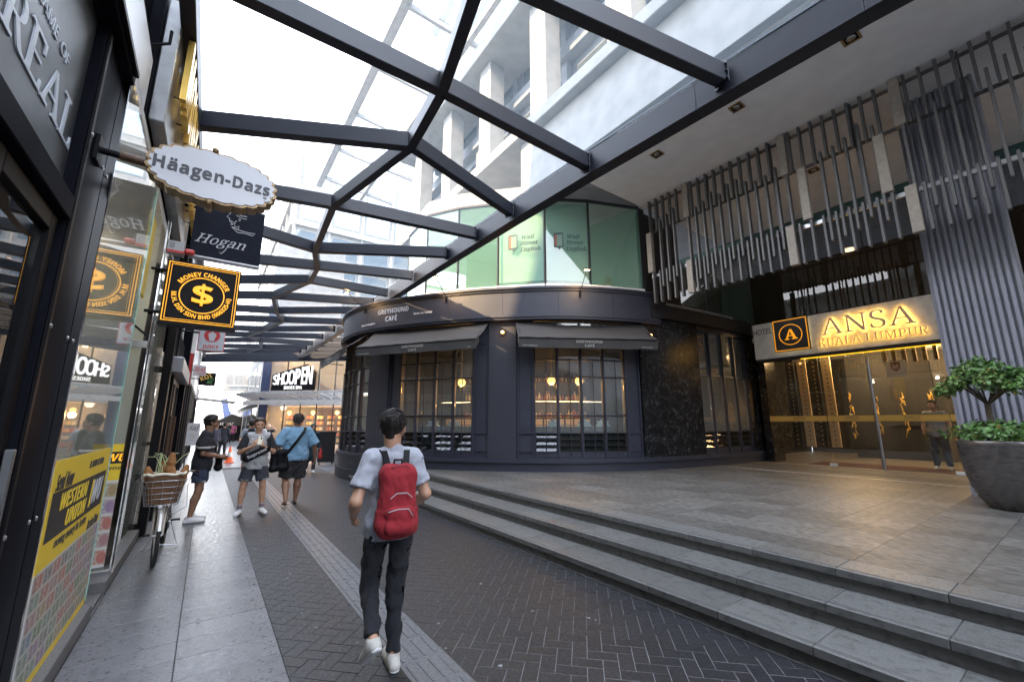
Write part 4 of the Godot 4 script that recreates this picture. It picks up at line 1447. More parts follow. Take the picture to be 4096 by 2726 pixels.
	var cnt := thing("cafe_counter", "lit counter front of pale panels deep inside the café", "counter")
	var pale := mat(lin(0.55, 0.42, 0.22), 0.5)
	for i in 16:
		var a := lerpf(s.w1a, s.w2b - 0.2, i / 16.0) - 0.05
		var b := lerpf(s.w1a, s.w2b - 0.2, (i + 1) / 16.0) + 0.02
		for j in 3:
			part(cnt, "panel", strip(a, b, 1.18 + j * 0.19, 1.35 + j * 0.19, -2.5, -2.46, 0.5), pale)
	part(cnt, "carcass", strip(s.w1a, s.w2b - 0.2, 0.47, 1.78, -3.0, -2.51, 0.4), M.interior)
	settle(cnt, on_curve(s.p2b, 0.47, -2.7))
	var e0 := curve_p(first, -0.05)
	var e1 := curve_p(first, -6.0)
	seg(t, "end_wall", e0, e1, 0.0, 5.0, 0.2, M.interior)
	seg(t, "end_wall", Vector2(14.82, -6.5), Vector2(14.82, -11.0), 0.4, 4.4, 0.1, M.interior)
	settle(t, on_curve(s.p2a, 0, -2.0))
	# awnings
	awning("awning over the street side café window beside the far walkers", Vector2(3.66, -15.3), Vector2(3.58, -12.32), Vector2(-1, 0.0), 0.75, "")
	awning("sunlit awning over the café window behind the walker", Vector2(3.72, -12.10), Vector2(5.74, -9.06), Vector2(-0.83, 0.56), 0.75, "")
	awning("shaded awning over the wide café window next to the marble", Vector2(6.25, -8.57), Vector2(9.28, -6.84), Vector2(-0.50, 0.87), 0.75, "")
	# wall lamps and fascia spotlights
	var bulb := SphereMesh.new()
	bulb.radius = 0.045
	bulb.height = 0.09
	for q in [[6.02, -8.80, "round wall lamp on the plain pier between the two awnings"], [9.42, -6.80, "round wall lamp on the marble at the awning's end"]]:
		var ss := curve_s(q[0], q[1])
		var w := thing("wall_lamp", q[2], "lamp", on_curve(ss, 3.92, 0.02), "small round wall lamps on the café")
		var n := curve_n(ss)
		part(w, "bulb", bulb, M.bulb_warm, Vector3(n.x * 0.04, 0, n.y * 0.04))
		part(w, "back_plate", lathe([Vector2(0.0, 0.02), Vector2(0.055, 0.015), Vector2(0.06, 0.0)], 16), M.gold, Vector3(-n.x * 0.03, 0, -n.y * 0.03), Vector3(PI / 2, atan2(n.x, n.y), 0)).rotation_order = EULER_ORDER_YXZ
		lamp(w, Vector3(n.x * 0.12, 0, n.y * 0.12), 0.03, Color(1.0, 0.7, 0.4), 0.05)
	for q in [[7.58, -7.55, "arm spotlight on the plain part of the fascia by the green windows"], [4.98, -9.95, "arm spotlight on the fascia above the sunlit awning"], [3.60, -12.45, "arm spotlight on the fascia next to the lettering"]]:
		var ss := curve_s(q[0], q[1])
		var n := curve_n(ss)
		var o := Vector3(n.x, 0, n.y)
		var w := thing("arm_spotlight", q[2], "lamp", on_curve(ss, 4.90, 0.10), "spotlights on arms over the café fascia")
		part(w, "bracket", cube(Vector3(0.05, 0.14, 0.03), 0.004), M.black, o * 0.02, Vector3(0, atan2(n.x, n.y), 0))
		rod(w, "arm", [o * 0.03 + Vector3(0, 0.05, 0), o * 0.25 + Vector3(0, 0.20, 0), o * 0.62 + Vector3(0, 0.42, 0)], 0.010, M.black, 6)
		part(w, "head", cube(Vector3(0.17, 0.035, 0.10), 0.008), M.black, o * 0.66 + Vector3(0, 0.435, 0), Vector3(0, atan2(n.x, n.y), 0))
		part(w, "lens", cube(Vector3(0.13, 0.008, 0.07), 0.002), M.bulb_white, o * 0.66 + Vector3(0, 0.412, 0), Vector3(0, atan2(n.x, n.y), 0))
		lamp(w, o * 0.64 + Vector3(0, 0.36, 0), 0.35, Color(1.0, 0.80, 0.55), 0.06)
	# storey above, green tinted panes
	var u := thing("language_school", "green glazed storey with printed window blinds above the café", "building")
	var pl := [Vector2(9.36, -6.86), Vector2(7.89, -7.42), Vector2(6.84, -8.03), Vector2(5.97, -8.98), Vector2(5.20, -9.84), Vector2(4.66, -10.75), Vector2(4.75, -12.4)]
	for i in pl.size() - 1:
		var a: Vector2 = pl[i]
		var b: Vector2 = pl[i + 1]
		var nn := Vector2((b - a).y, -(b - a).x).normalized()
		var g := seg(u, "window_pane", a, b, 5.20, 7.68, 0.014, M.glass_green)
		seg(u, "window_sill", a + nn * 0.03, b + nn * 0.03, 5.10, 5.198, 0.16, M.soffit, 0.004)
		seg(u, "window_head", a, b, 7.62, 7.68, 0.08, M.cafe_dark)
		box(u, "mullion", Vector3(b.x - 0.025, 5.2, b.y - 0.025), Vector3(b.x + 0.025, 7.68, b.y + 0.025), M.cafe_dark)
		if i == 1 or i == 2:
			var bl := seg(u, "printed_blind", a - nn * 0.12, b - nn * 0.12, 5.36, 7.6, 0.01, M.blind)
			var yaw := atan2(nn.x, nn.y)
			var mid := (a + b) / 2 + nn * 0.011
			var al := Vector2(cos(yaw), -sin(yaw))
			var ink := mat(lin(0.02, 0.05, 0.06), 0.6)
			var rust := mat(lin(0.22, 0.07, 0.04), 0.6)
			var b1 := mid - al * 0.22
			part(u, "print_badge", plate([Vector2(-0.14, 0.20), Vector2(-0.12, 0.23), Vector2(0.10, 0.25), Vector2(0.12, 0.22), Vector2(0.12, -0.16), Vector2(0.06, -0.17), Vector2(0.0, -0.26), Vector2(-0.02, -0.18), Vector2(-0.12, -0.19), Vector2(-0.14, -0.16)], 0.003), ink, Vector3(b1.x, 6.43, b1.y), Vector3(0, yaw, 0))
			part(u, "print_badge", plate([Vector2(-0.115, 0.18), Vector2(-0.03, 0.20), Vector2(-0.03, -0.15), Vector2(-0.115, -0.155)], 0.003), rust, Vector3(b1.x + nn.x * 0.004, 6.43, b1.y + nn.y * 0.004), Vector3(0, yaw, 0))
			part(u, "print_badge", plate([Vector2(-0.055, 0.17), Vector2(0.095, 0.21), Vector2(0.095, -0.135), Vector2(-0.055, -0.15)], 0.003), M.blind, Vector3(b1.x + nn.x * 0.006, 6.43, b1.y + nn.y * 0.006), Vector3(0, yaw, 0))
			var tx := mid + al * 0.22
			for k in 3:
				text(u, "print", ["Wall", "Street", "English"][k], 0.115, 0.003, ink, Vector3(tx.x - al.x * 0.04 * (1 - k), 6.58 - k * 0.175, tx.y - al.y * 0.04 * (1 - k)), yaw, 0.95, true, true, 0.25)
	seg(u, "end_wall", Vector2(9.33, -6.90), Vector2(9.05, -9.5), 5.1, 7.69, 0.1, M.blind)
	seg(u, "back_wall", Vector2(9.0, -9.6), Vector2(6.8, -12.2), 5.1, 7.69, 0.1, M.interior)
	seg(u, "desk", Vector2(8.8, -8.6), Vector2(7.3, -9.6), 5.2, 5.95, 0.5, M.interior)
	var st := begin()
	prism(PackedVector2Array([pl[0], pl[1], pl[2], pl[3], pl[4], pl[5], pl[6], Vector2(7, -13), Vector2(9.4, -10)]), 7.70, 8.1, st)
	part(u, "roof_slab", done(st), M.cream)
	settle(u, Vector3(7.2, 5.1, -8.5))
	var pp := thing("window_plant", "small potted plant on the sill of the clear upper window", "plant", Vector3(8.62, 5.205, -7.42))
	part(pp, "pot", lathe([Vector2(0.0, 0.0), Vector2(0.06, 0.0), Vector2(0.08, 0.13), Vector2(0.065, 0.13), Vector2(0.06, 0.1), Vector2(0.0, 0.1)], 16), M.white)
	part(pp, "leaves", leaves(220, Vector3(0, 0.27, 0), Vector3(0.13, 0.16, 0.13), 0.04, 5, Color(0.16, 0.15, 0.04)), M.leaf)

func leaves(count: int, c: Vector3, r: Vector3, size: float, seed_: int, tint: Color, shell := 0.55) -> ArrayMesh:
	var g := RandomNumberGenerator.new()
	g.seed = seed_
	var st := SurfaceTool.new()
	st.begin(Mesh.PRIMITIVE_TRIANGLES)
	st.set_smooth_group(-1)
	for i in count:
		var d := Vector3(g.randfn(), g.randfn(), g.randfn()).normalized()
		var p := c + d * r * pow(g.randf_range(shell, 1.0), 0.7) * (0.92 + 0.2 * sin(d.x * 7.0 + seed_) * cos(d.z * 6.0))
		var up := (d + Vector3(g.randfn(), g.randfn() + 0.9, g.randfn()) * 0.55).normalized()
		var fwd := (d + Vector3(g.randfn(), g.randfn() - 0.2, g.randfn()) * 0.8)
		fwd = (fwd - up * fwd.dot(up)).normalized()
		var sd := up.cross(fwd)
		var l := size * g.randf_range(0.55, 1.4)
		var w := l * 0.36
		var v := g.randf_range(0.55, 1.35)
		st.set_color(Color(tint.r * v, tint.g * v * g.randf_range(0.9, 1.1), tint.b * v) if g.randf() > 0.03 else Color(0.20, 0.13, 0.03))
		var a := p
		var m1 := p + fwd * l * 0.45 + sd * w + up * 0.1 * l
		var m2 := p + fwd * l * 0.45 - sd * w + up * 0.1 * l
		var mid := p + fwd * l * 0.5
		var tip := p + fwd * l - up * 0.12 * l
		tri(st, a, m1, mid)
		tri(st, a, mid, m2)
		tri(st, m1, tip, mid)
		tri(st, mid, tip, m2)
	st.generate_normals()
	return st.commit()

# ---------------------------------------------------------------- hotel entrance
func build_hotel() -> void:
	var t := thing("hotel_building", "hotel front with deep grey soffit, glazed lobby and dark upper glass", "building")
	# soffit with recessed lights
	box(t, "soffit", Vector3(6.45, 7.70, 16.0), Vector3(14.2, 7.95, -6.80), M.soffit)
	box(t, "soffit_edge", Vector3(6.25, 7.66, 6.0), Vector3(6.44, 9.2, -8.3), M.cream, 0.01)
	box(t, "side_wall", Vector3(9.36, 4.80, -6.86), Vector3(9.62, 7.69, -7.10), M.cafe_wall)
	box(t, "side_wall", Vector3(9.63, 4.80, -7.0), Vector3(11.4, 7.69, -7.2), M.cafe_dark)
	# upper glass
	for k in 7:
		var z0 := 1.4 - k * 1.5
		box(t, "upper_pane", Vector3(13.95, 4.70, z0), Vector3(13.97, 7.4, z0 - 1.48), M.glass_mezz)
		box(t, "pane_joint", Vector3(13.94, 4.70, z0 - 1.481), Vector3(13.98, 7.4, z0 - 1.499), M.cafe_dark)
	box(t, "upper_head", Vector3(13.9, 7.4, 1.4), Vector3(14.1, 7.69, -9.1), mat(lin(0.06, 0.13, 0.12), 0.5))
	box(t, "upper_floor", Vector3(14.0, 4.4, 2.0), Vector3(24, 4.68, -10), M.interior)
	box(t, "upper_back_wall", Vector3(19.0, 4.7, 2.0), Vector3(19.2, 8.0, -10), mat(lin(0.10, 0.04, 0.025), 0.6, 0.0, T.patch, 2.0))
	box(t, "upper_side_wall", Vector3(14.0, 4.7, -9.15), Vector3(19.0, 8.0, -9.3), M.interior)
	# lobby
	box(t, "lobby_ceiling", Vector3(14.3, 4.2, 5.0), Vector3(24, 4.35, -7.4), M.soffit)
	box(t, "lobby_back_wall", Vector3(21.0, 0.45, 5.0), Vector3(21.2, 4.2, -7.4), M.cafe_dark)
	box(t, "lobby_inner_wall", Vector3(18.6, 0.45, -5.2), Vector3(18.75, 4.19, -3.0), M.cafe_dark)
	box(t, "lobby_side_wall", Vector3(14.9, 0.45, -7.42), Vector3(21, 4.2, -7.6), M.marble)
	for k in 26:
		box(t, "wood_batten", Vector3(16.2, 3.35, 2.0 - k * 0.22), Vector3(16.35, 4.19, 1.92 - k * 0.22), M.interior_warm)
	for k in 4:
		box(t, "ceiling_panel", Vector3(14.7, 4.17, 1.5 - k * 1.7), Vector3(16.1, 4.195, 0.2 - k * 1.7), M.bulb_white if false else M.white)
	box(t, "lobby_mat", Vector3(14.3, 0.448, 0.5), Vector3(15.6, 0.456, -5.2), mat(lin(0.06, 0.015, 0.015), 0.95, 0.0, T.fine, 0.3))
	# glass front
	for e in [[-6.0, -4.52], [-4.50, -3.46], [-3.40, -2.10], [-2.08, -0.75], [-0.73, 0.9]]:
		box(t, "front_pane", Vector3(14.10, 0.455, e[0]), Vector3(14.118, 3.62, e[1]), M.glass_bronze)
		box(t, "film_band", Vector3(14.094, 1.655, e[0] + 0.002), Vector3(14.0985, 1.82, e[1] - 0.002), mat(lin(0.56, 0.33, 0.06), 0.5))
		for yy in [1.663, 1.805]:
			box(t, "film_line", Vector3(14.0925, yy, e[0] + 0.002), Vector3(14.0938, yy + 0.006, e[1] - 0.002), M.interior)
	for z in [-5.2, -3.95, -2.75]:
		text(t, "film_print", "ANSA", 0.062, 0.002, M.interior, Vector3(14.092, 1.755, z), -PI / 2, 1.3, false, true)
		text(t, "film_print", "KUALA LUMPUR", 0.018, 0.002, M.interior, Vector3(14.092, 1.70, z), -PI / 2, 1.3, false, true)
	rod(t, "door_post", [Vector3(14.08, 0.45, -3.43), Vector3(14.08, 3.6, -3.43)], 0.035, M.alu, 12)
	part(t, "post_cap", lathe([Vector2(0.036, 0.0), Vector2(0.14, 0.05), Vector2(0.14, 0.07), Vector2(0.0, 0.07)], 20), M.alu, Vector3(14.08, 3.50, -3.43))
	for z in [-4.51, -2.09]:
		box(t, "patch_fitting", Vector3(14.06, 0.452, z - 0.08), Vector3(14.15, 0.53, z + 0.08), M.white, 0.004)
	box(t, "side_pier", Vector3(14.2, 0.45, -6.02), Vector3(14.9, 4.4, -6.25), M.marble)
	box(t, "street_wall", Vector3(14.0, 0.45, 0.95), Vector3(14.4, 7.69, 16.0), M.facade_grey)
	# downlights in the lobby
	for q in [[15.0, -5.4], [15.8, -4.4], [16.8, -3.4], [17.6, -4.6], [18.2, -2.2], [18.8, -3.6], [15.2, -0.6], [17.4, -0.6], [19.5, -5.2]]:
		var y := 4.195
		part(t, "downlight", lathe([Vector2(0.0, -0.012), Vector2(0.05, -0.012), Vector2(0.065, 0.0)], 14), M.bulb_white, Vector3(q[0], y, q[1]))
	for q in [[16.6, -4.6], [17.2, -1.6], [19.2, -3.4]]:
		lamp(t, Vector3(q[0], 3.9, q[1]), 4.2, Color(1.0, 0.82, 0.56), 0.2)
	lamp(t, Vector3(16.5, 7.0, -4.0), 0.4, Color(1.0, 0.8, 0.5), 0.2)
	part(t, "downlight", lathe([Vector2(0.0, -0.02), Vector2(0.2, -0.02), Vector2(0.22, 0.0)], 14), M.bulb_white, Vector3(16.5, 7.2, -4.0))
	settle(t, Vector3(14.1, 0.45, -3))
	# recessed soffit lights
	var places := [[7.75, -5.06, "small recessed soffit light nearest the green windows"], [7.76, -3.25, "middle recessed soffit light in the grey ceiling"], [7.74, -1.42, "largest recessed soffit light near the picture's top edge"], [11.4, -3.2, "recessed soffit light half hidden behind the fins"]]
	for p in places:
		var l := thing("soffit_light", p[2], "light", Vector3(p[0], 7.70, p[1]), "recessed lights in the hotel soffit")
		for e in [[-0.105, 0, 0.03, 0.24], [0.105, 0, 0.03, 0.24], [0, -0.105, 0.18, 0.03], [0, 0.105, 0.18, 0.03]]:
			part(l, "frame", cube(Vector3(e[2], 0.02, e[3]), 0.003), M.brass_edge, Vector3(e[0], -0.008, e[1]))
		part(l, "well", cube(Vector3(0.178, 0.006, 0.178)), M.black, Vector3(0, -0.004, 0))
		part(l, "lens", lathe([Vector2(0.0, -0.012), Vector2(0.045, -0.014), Vector2(0.062, -0.008), Vector2(0.066, 0.0)], 20), M.alu, Vector3(0, -0.008, 0))
	# fins
	var f := thing("fin_screen", "screen of hanging grey metal fins in three rows before the lobby", "screen")
	var x := 9.30
	var tan1 := [5, 16, 27]
	var nf := 37
	for k in nf:
		var z := -6.51 + 0.2055 * k
		if not (k in [5, 16, 25]):
			part(f, "fin", cube(Vector3(0.11, 0.94, 0.042), 0.004), M.fin, Vector3(x + 0.095, 7.22, z + 0.02))
		else:
			part(f, "tan_panel", cube(Vector3(0.12, 0.93, 0.15), 0.004), M.fin_tan, Vector3(x + 0.06, 7.215, z + 0.10))
		if not (k in [5, 16, 25]):
			part(f, "fin", cube(Vector3(0.11, 0.86, 0.042), 0.004), M.fin, Vector3(x + 0.095, 5.175, z + 0.02))
		else:
			part(f, "tan_panel", cube(Vector3(0.12, 0.85, 0.15), 0.004), M.fin_tan, Vector3(x + 0.06, 5.18, z + 0.06))
		var top: float = [6.95, 7.03, 7.10, 7.18, 7.16, 6.93, 6.94, 7.0, 7.16, 7.0, 7.16, 7.17, 7.01, 6.92][k % 14]
		if k in [0, 18, 24]:
			part(f, "tan_panel", cube(Vector3(0.12, 1.13, 0.15), 0.004), M.fin_tan, Vector3(x + 0.06, 6.18, z - 0.02))
		elif not (k in [4, 17]):
			part(f, "fin", cube(Vector3(0.11, 1.89, 0.042), 0.004), M.fin, Vector3(x + 0.07, top - 0.945, z + 0.12))
	for y in [7.60, 6.80]:
		box(f, "rail", Vector3(x + 0.151, y - 0.03, -6.6), Vector3(x + 0.19, y + 0.03, 1.2), M.fin, 0.003)
	box(f, "rail", Vector3(x + 0.151, 5.50, -6.6), Vector3(x + 0.20, 5.58, 1.2), M.alu, 0.003)
	for k in 6:
		box(f, "hanger", Vector3(x + 0.152, 5.58, -6.3 + k * 1.45), Vector3(x + 0.18, 7.69, -6.27 + k * 1.45), M.fin)
	settle(f, Vector3(x, 4.75, -2.8))
	# corrugated column
	var c := thing("ribbed_column", "tall column clad in ribbed grey metal behind the planter", "column", Vector3(10.3, 0.45, -0.92))
	box(c, "core", Vector3(0.05, 0, -0.50), Vector3(0.9, 7.25, 0.50), M.corrugated)
	for k in 12:
		var z := -0.5 + k * 0.0855
		part(c, "rib", cube(Vector3(0.05, 7.25, 0.048), 0.008), M.corrugated, Vector3(0.026, 3.625, z + 0.03))
	for k in 10:
		part(c, "rib", cube(Vector3(0.048, 7.25, 0.05), 0.008), M.corrugated, Vector3(0.10 + k * 0.0855, 3.625, -0.524))
	# illuminated hotel sign
	var s := thing("hotel_sign", "pale hotel name board with glowing gold letters over the glass doors", "sign")
	var xs := 13.6
	box(s, "board", Vector3(xs, 3.52, -6.0), Vector3(xs + 0.25, 4.61, 0.4), mat(lin(0.80, 0.77, 0.71), 0.45, 0.0, T.patch, 1.5), 0.005)
	box(s, "board_soffit", Vector3(xs + 0.01, 3.46, -5.99), Vector3(xs + 0.45, 3.519, 0.4), M.cafe_dark)
	box(s, "under_light", Vector3(xs + 0.30, 3.447, -4.9), Vector3(xs + 0.36, 3.459, 0.2), mat(lin(0.8, 0.6, 0.1), 0.5, 0.0, null, 1.0, {"emit": Color(1.0, 0.74, 0.12), "power": 0.45}))
	text(s, "lettering", "HOTEL", 0.165, 0.012, M.ink, Vector3(xs - 0.008, 4.36, -5.72), -PI / 2, 0.80, false)
	text(s, "lettering", "DIMS", 0.085, 0.010, M.ink, Vector3(xs - 0.008, 3.62, -1.72), -PI / 2, 1.1, false)
	box(s, "badge", Vector3(xs - 0.09, 3.66, -5.40), Vector3(xs - 0.03, 4.62, -4.47), mat(lin(0.03, 0.028, 0.028), 0.5), 0.006)
	box(s, "badge_glow", Vector3(xs - 0.028, 3.70, -5.36), Vector3(xs - 0.012, 4.58, -4.51), mat(lin(0.9, 0.85, 0.7), 0.5, 0.0, null, 1.0, {"emit": Color(1.0, 0.9, 0.65), "power": 1.0}))
	for e in [[3.685, 3.705, -5.375, -4.495], [4.575, 4.595, -5.375, -4.495], [3.706, 4.574, -5.375, -5.355], [3.706, 4.574, -4.515, -4.495]]:
		box(s, "badge_line", Vector3(xs - 0.096, e[0], e[2]), Vector3(xs - 0.0905, e[1], e[3]), M.sign_yellow)
	var rm := ring_mesh(0.285, 0.305, 0.006)
	part(s, "badge_ring", rm, M.sign_yellow, Vector3(xs - 0.097, 4.14, -4.935), Vector3(0, -PI / 2, 0))
	text(s, "badge_letter", "A", 0.30, 0.008, M.sign_yellow, Vector3(xs - 0.096, 4.14, -4.935), -PI / 2, 1.05, true, true)
	for w in [["ANSA", 0.46, 4.19, -3.22, 1.10], ["KUALA LUMPUR", 0.20, 3.765, -3.18, 1.0]]:
		text(s, "letters", w[0], w[1], 0.03, M.rose, Vector3(xs - 0.085, w[2], w[3]), -PI / 2, w[4], false, true)
		text(s, "halo_letters", w[0], w[1], 0.012, M.halo if w[0] == "ANSA" else M.halo_soft, Vector3(xs - 0.058, w[2], w[3]), -PI / 2, w[4], false, true)
	settle(s, Vector3(xs, 3.46, -3))
	# lobby things
	var lm := [mat(lin(0.55, 0.42, 0.24), 0.5), M.ink]
	for k in 4:
		var b := thing("letter_board", ["leftmost dark upright board of letters inside the lobby", "left pale upright board of letters inside the lobby", "dark upright board of letters between two pale ones", "rightmost pale upright board of letters inside the lobby"][k], "board", Vector3(16.0 + k * 0.15, 0.85, -6.0 + k * 0.30), "boards of letters in the lobby")
		var dark := k == 0 or k == 2
		part(b, "board", cube(Vector3(0.05, 2.9, 0.26), 0.004), lm[1] if dark else lm[0], Vector3(0, 1.45, 0))
		var word := "GREYHOUNDCAFEGREYHOUNDCAFE"
		for i in 20:
			text(b, "letter", word[(i + k * 3) % 26], 0.055, 0.008, lm[0] if dark else lm[1], Vector3(-0.03, 2.75 - i * 0.14, 0), -PI / 2, 1.3)
	var desk := thing("reception_desk", "dark reception desk at the back of the hotel lobby", "desk", Vector3(19.0, 0.45, -2.0))
	part(desk, "body", cube(Vector3(0.8, 1.05, 4.2), 0.01), M.interior, Vector3(0, 0.525, 0))
	part(desk, "top", cube(Vector3(0.95, 0.05, 4.4), 0.01), M.marble, Vector3(0, 1.08, 0))
	var art := thing("wall_art", "pale framed wave picture on the lobby wall beside the column", "picture", Vector3(20.95, 1.7, -0.9))
	part(art, "canvas", cube(Vector3(0.04, 1.0, 1.6), 0.004), mat(lin(0.5, 0.4, 0.28), 0.7, 0.0, T.grain, 0.7))
	part(art, "frame", cube(Vector3(0.03, 1.08, 1.68), 0.004), M.interior_warm, Vector3(0.02, 0, 0))
	# pictures hung as gilt figures on the dark inner wall
	for k in 4:
		var gfig := thing("gilt_relief", ["first", "second", "third", "last"][k] + " gilt relief figure on the dark lobby wall counting from the letter boards", "relief", Vector3(17.6 + 0.2 * k, 1.1, -4.9 + 0.62 * k), "gilt figures in the lobby")
		var bones := []
		for i in 22:
			var yb := rng.randf() * 1.4
			bones.append([Vector3(rng.randf_range(-0.03, 0.03), yb, rng.randf_range(-0.07, 0.07)), Vector3(rng.randf_range(-0.03, 0.03), yb + rng.randf_range(0.08, 0.3), rng.randf_range(-0.07, 0.07)), rng.randf_range(0.008, 0.018), rng.randf_range(0.006, 0.014)])
		part(gfig, "figure", solid(bones, 0.02, 0.03), M.gold)
	var sgn := thing("hanging_notice", "white hanging notice with a brown shield emblem in the lobby", "sign", Vector3(14.9, 3.05, -3.05))
	part(sgn, "sheet", cube(Vector3(0.02, 0.42, 0.42), 0.002), M.sign_white)
	part(sgn, "emblem", plate([Vector2(-0.10, 0.13), Vector2(0, 0.16), Vector2(0.10, 0.13), Vector2(0.09, -0.03), Vector2(0, -0.11), Vector2(-0.09, -0.03)], 0.004), mat(lin(0.18, 0.05, 0.02), 0.6), Vector3(-0.016, 0.03, 0), Vector3(0, -PI / 2, 0))
	text(sgn, "emblem_letter", "M", 0.11, 0.003, M.sign_white, Vector3(-0.020, 0.05, 0), -PI / 2, 1.0, true)

# ---------------------------------------------------------------- buildings seen through the glass roof
func tower(called: String, label: String, lo: Vector3, hi: Vector3, wall: Material, storey: float, bay: float, faces: Array) -> void:
	var t := thing(called, label, "building")
	box(t, "wall", lo, hi, wall)
	for fc in faces:          # "x" the face towards -X, "z" the face towards +Z
		var len_ := (hi.z - lo.z) if fc == "x" else (hi.x - lo.x)
		var nb := int(len_ / bay)
		var ns := int((hi.y - lo.y) / storey)
		for j in ns:
			var y := lo.y + j * storey
			if fc == "x":
				box(t, "floor_band", Vector3(lo.x - 0.35, y, lo.z), Vector3(lo.x - 0.001, y + 0.45, hi.z), wall)
			else:
				box(t, "floor_band", Vector3(lo.x, y, hi.z + 0.001), Vector3(hi.x, y + 0.45, hi.z + 0.35), wall)
			for i in nb:
				if fc == "x":
					var z := lo.z + (i + 0.12) * bay
					box(t, "window", Vector3(lo.x - 0.03, y + 0.8, z), Vector3(lo.x + 0.02, y + storey - 0.35, z + bay * 0.76), M.mirror_glass)
				else:
					var x := lo.x + (i + 0.12) * bay
					box(t, "window", Vector3(x, y + 0.8, hi.z - 0.02), Vector3(x + bay * 0.76, y + storey - 0.35, hi.z + 0.03), M.mirror_glass)
		for i in nb + 1:
			if fc == "x":
				box(t, "pier", Vector3(lo.x - 0.2, lo.y, lo.z + i * bay - 0.12), Vector3(lo.x - 0.002, hi.y, lo.z + i * bay + 0.12), wall)
			else:
				box(t, "pier", Vector3(lo.x + i * bay - 0.12, lo.y, hi.z + 0.002), Vector3(lo.x + i * bay + 0.12, hi.y, hi.z + 0.2), wall)
	settle(t, Vector3((lo.x + hi.x) / 2, lo.y, (lo.z + hi.z) / 2))

func build_towers() -> void:
	tower("hotel_tower", "grey tower block rising above the soffit with tall window bays", Vector3(8.0, 9.25, -18.5), Vector3(24, 30, 8), M.facade_grey, 3.4, 2.6, ["x"])
	tower("apartment_block", "pale many storeyed block seen far off through the glass roof", Vector3(4.4, 0.0, -75), Vector3(26, 27, -40), M.cream, 3.2, 3.0, ["x", "z"])
	tower("office_block", "plain grey block closing the street behind the viewer", Vector3(-8, 0.0, 27), Vector3(26, 10, 36), M.facade_grey, 3.4, 3.4, [])
	tower("car_park_block", "grey block beside the terrace behind the viewer", Vector3(15, 0.0, 5.5), Vector3(26, 10, 26.5), M.facade_grey, 3.4, 3.4, [])
	var e := thing("roof_eave", "pale cantilevered glass eave high above the canopy", "canopy")
	bar(e, "edge_beam", Vector3(4.0, 16.0, -4), Vector3(3.95, 16.0, -26), 0.35, 0.30, M.white_metal, 0.02)
	for k in 7:
		var z := -5.5 - k * 3.2
		bar(e, "strut", Vector3(4.0, 15.9, z), Vector3(8.0, 15.2, z + 0.6), 0.14, 0.22, M.white_metal, 0.01)
		if k < 6:
			box(e, "pane", Vector3(4.2, 16.02, z - 0.1), Vector3(8.0, 16.04, z - 3.1), M.glass_roof)
	bar(e, "inner_beam", Vector3(6.3, 15.5, -4), Vector3(6.3, 15.5, -26), 0.2, 0.25, M.white_metal, 0.02)
	settle(e, Vector3(6, 15.2, -15))
	var l := thing("podium_ledge", "pale stone ledge with rail along the tower above the soffit", "ledge")
	box(l, "ledge", Vector3(6.0, 9.21, 6), Vector3(7.9, 9.55, -18), M.cream, 0.02)
	for k in 8:
		box(l, "column", Vector3(6.6, 9.56, 4.0 - k * 2.9), Vector3(7.2, 14.0, 3.3 - k * 2.9), M.cream, 0.02)
	box(l, "upper_ledge", Vector3(6.2, 14.01, 6), Vector3(7.9, 14.5, -18), M.cream, 0.02)
	settle(l, Vector3(7, 9.2, -6))

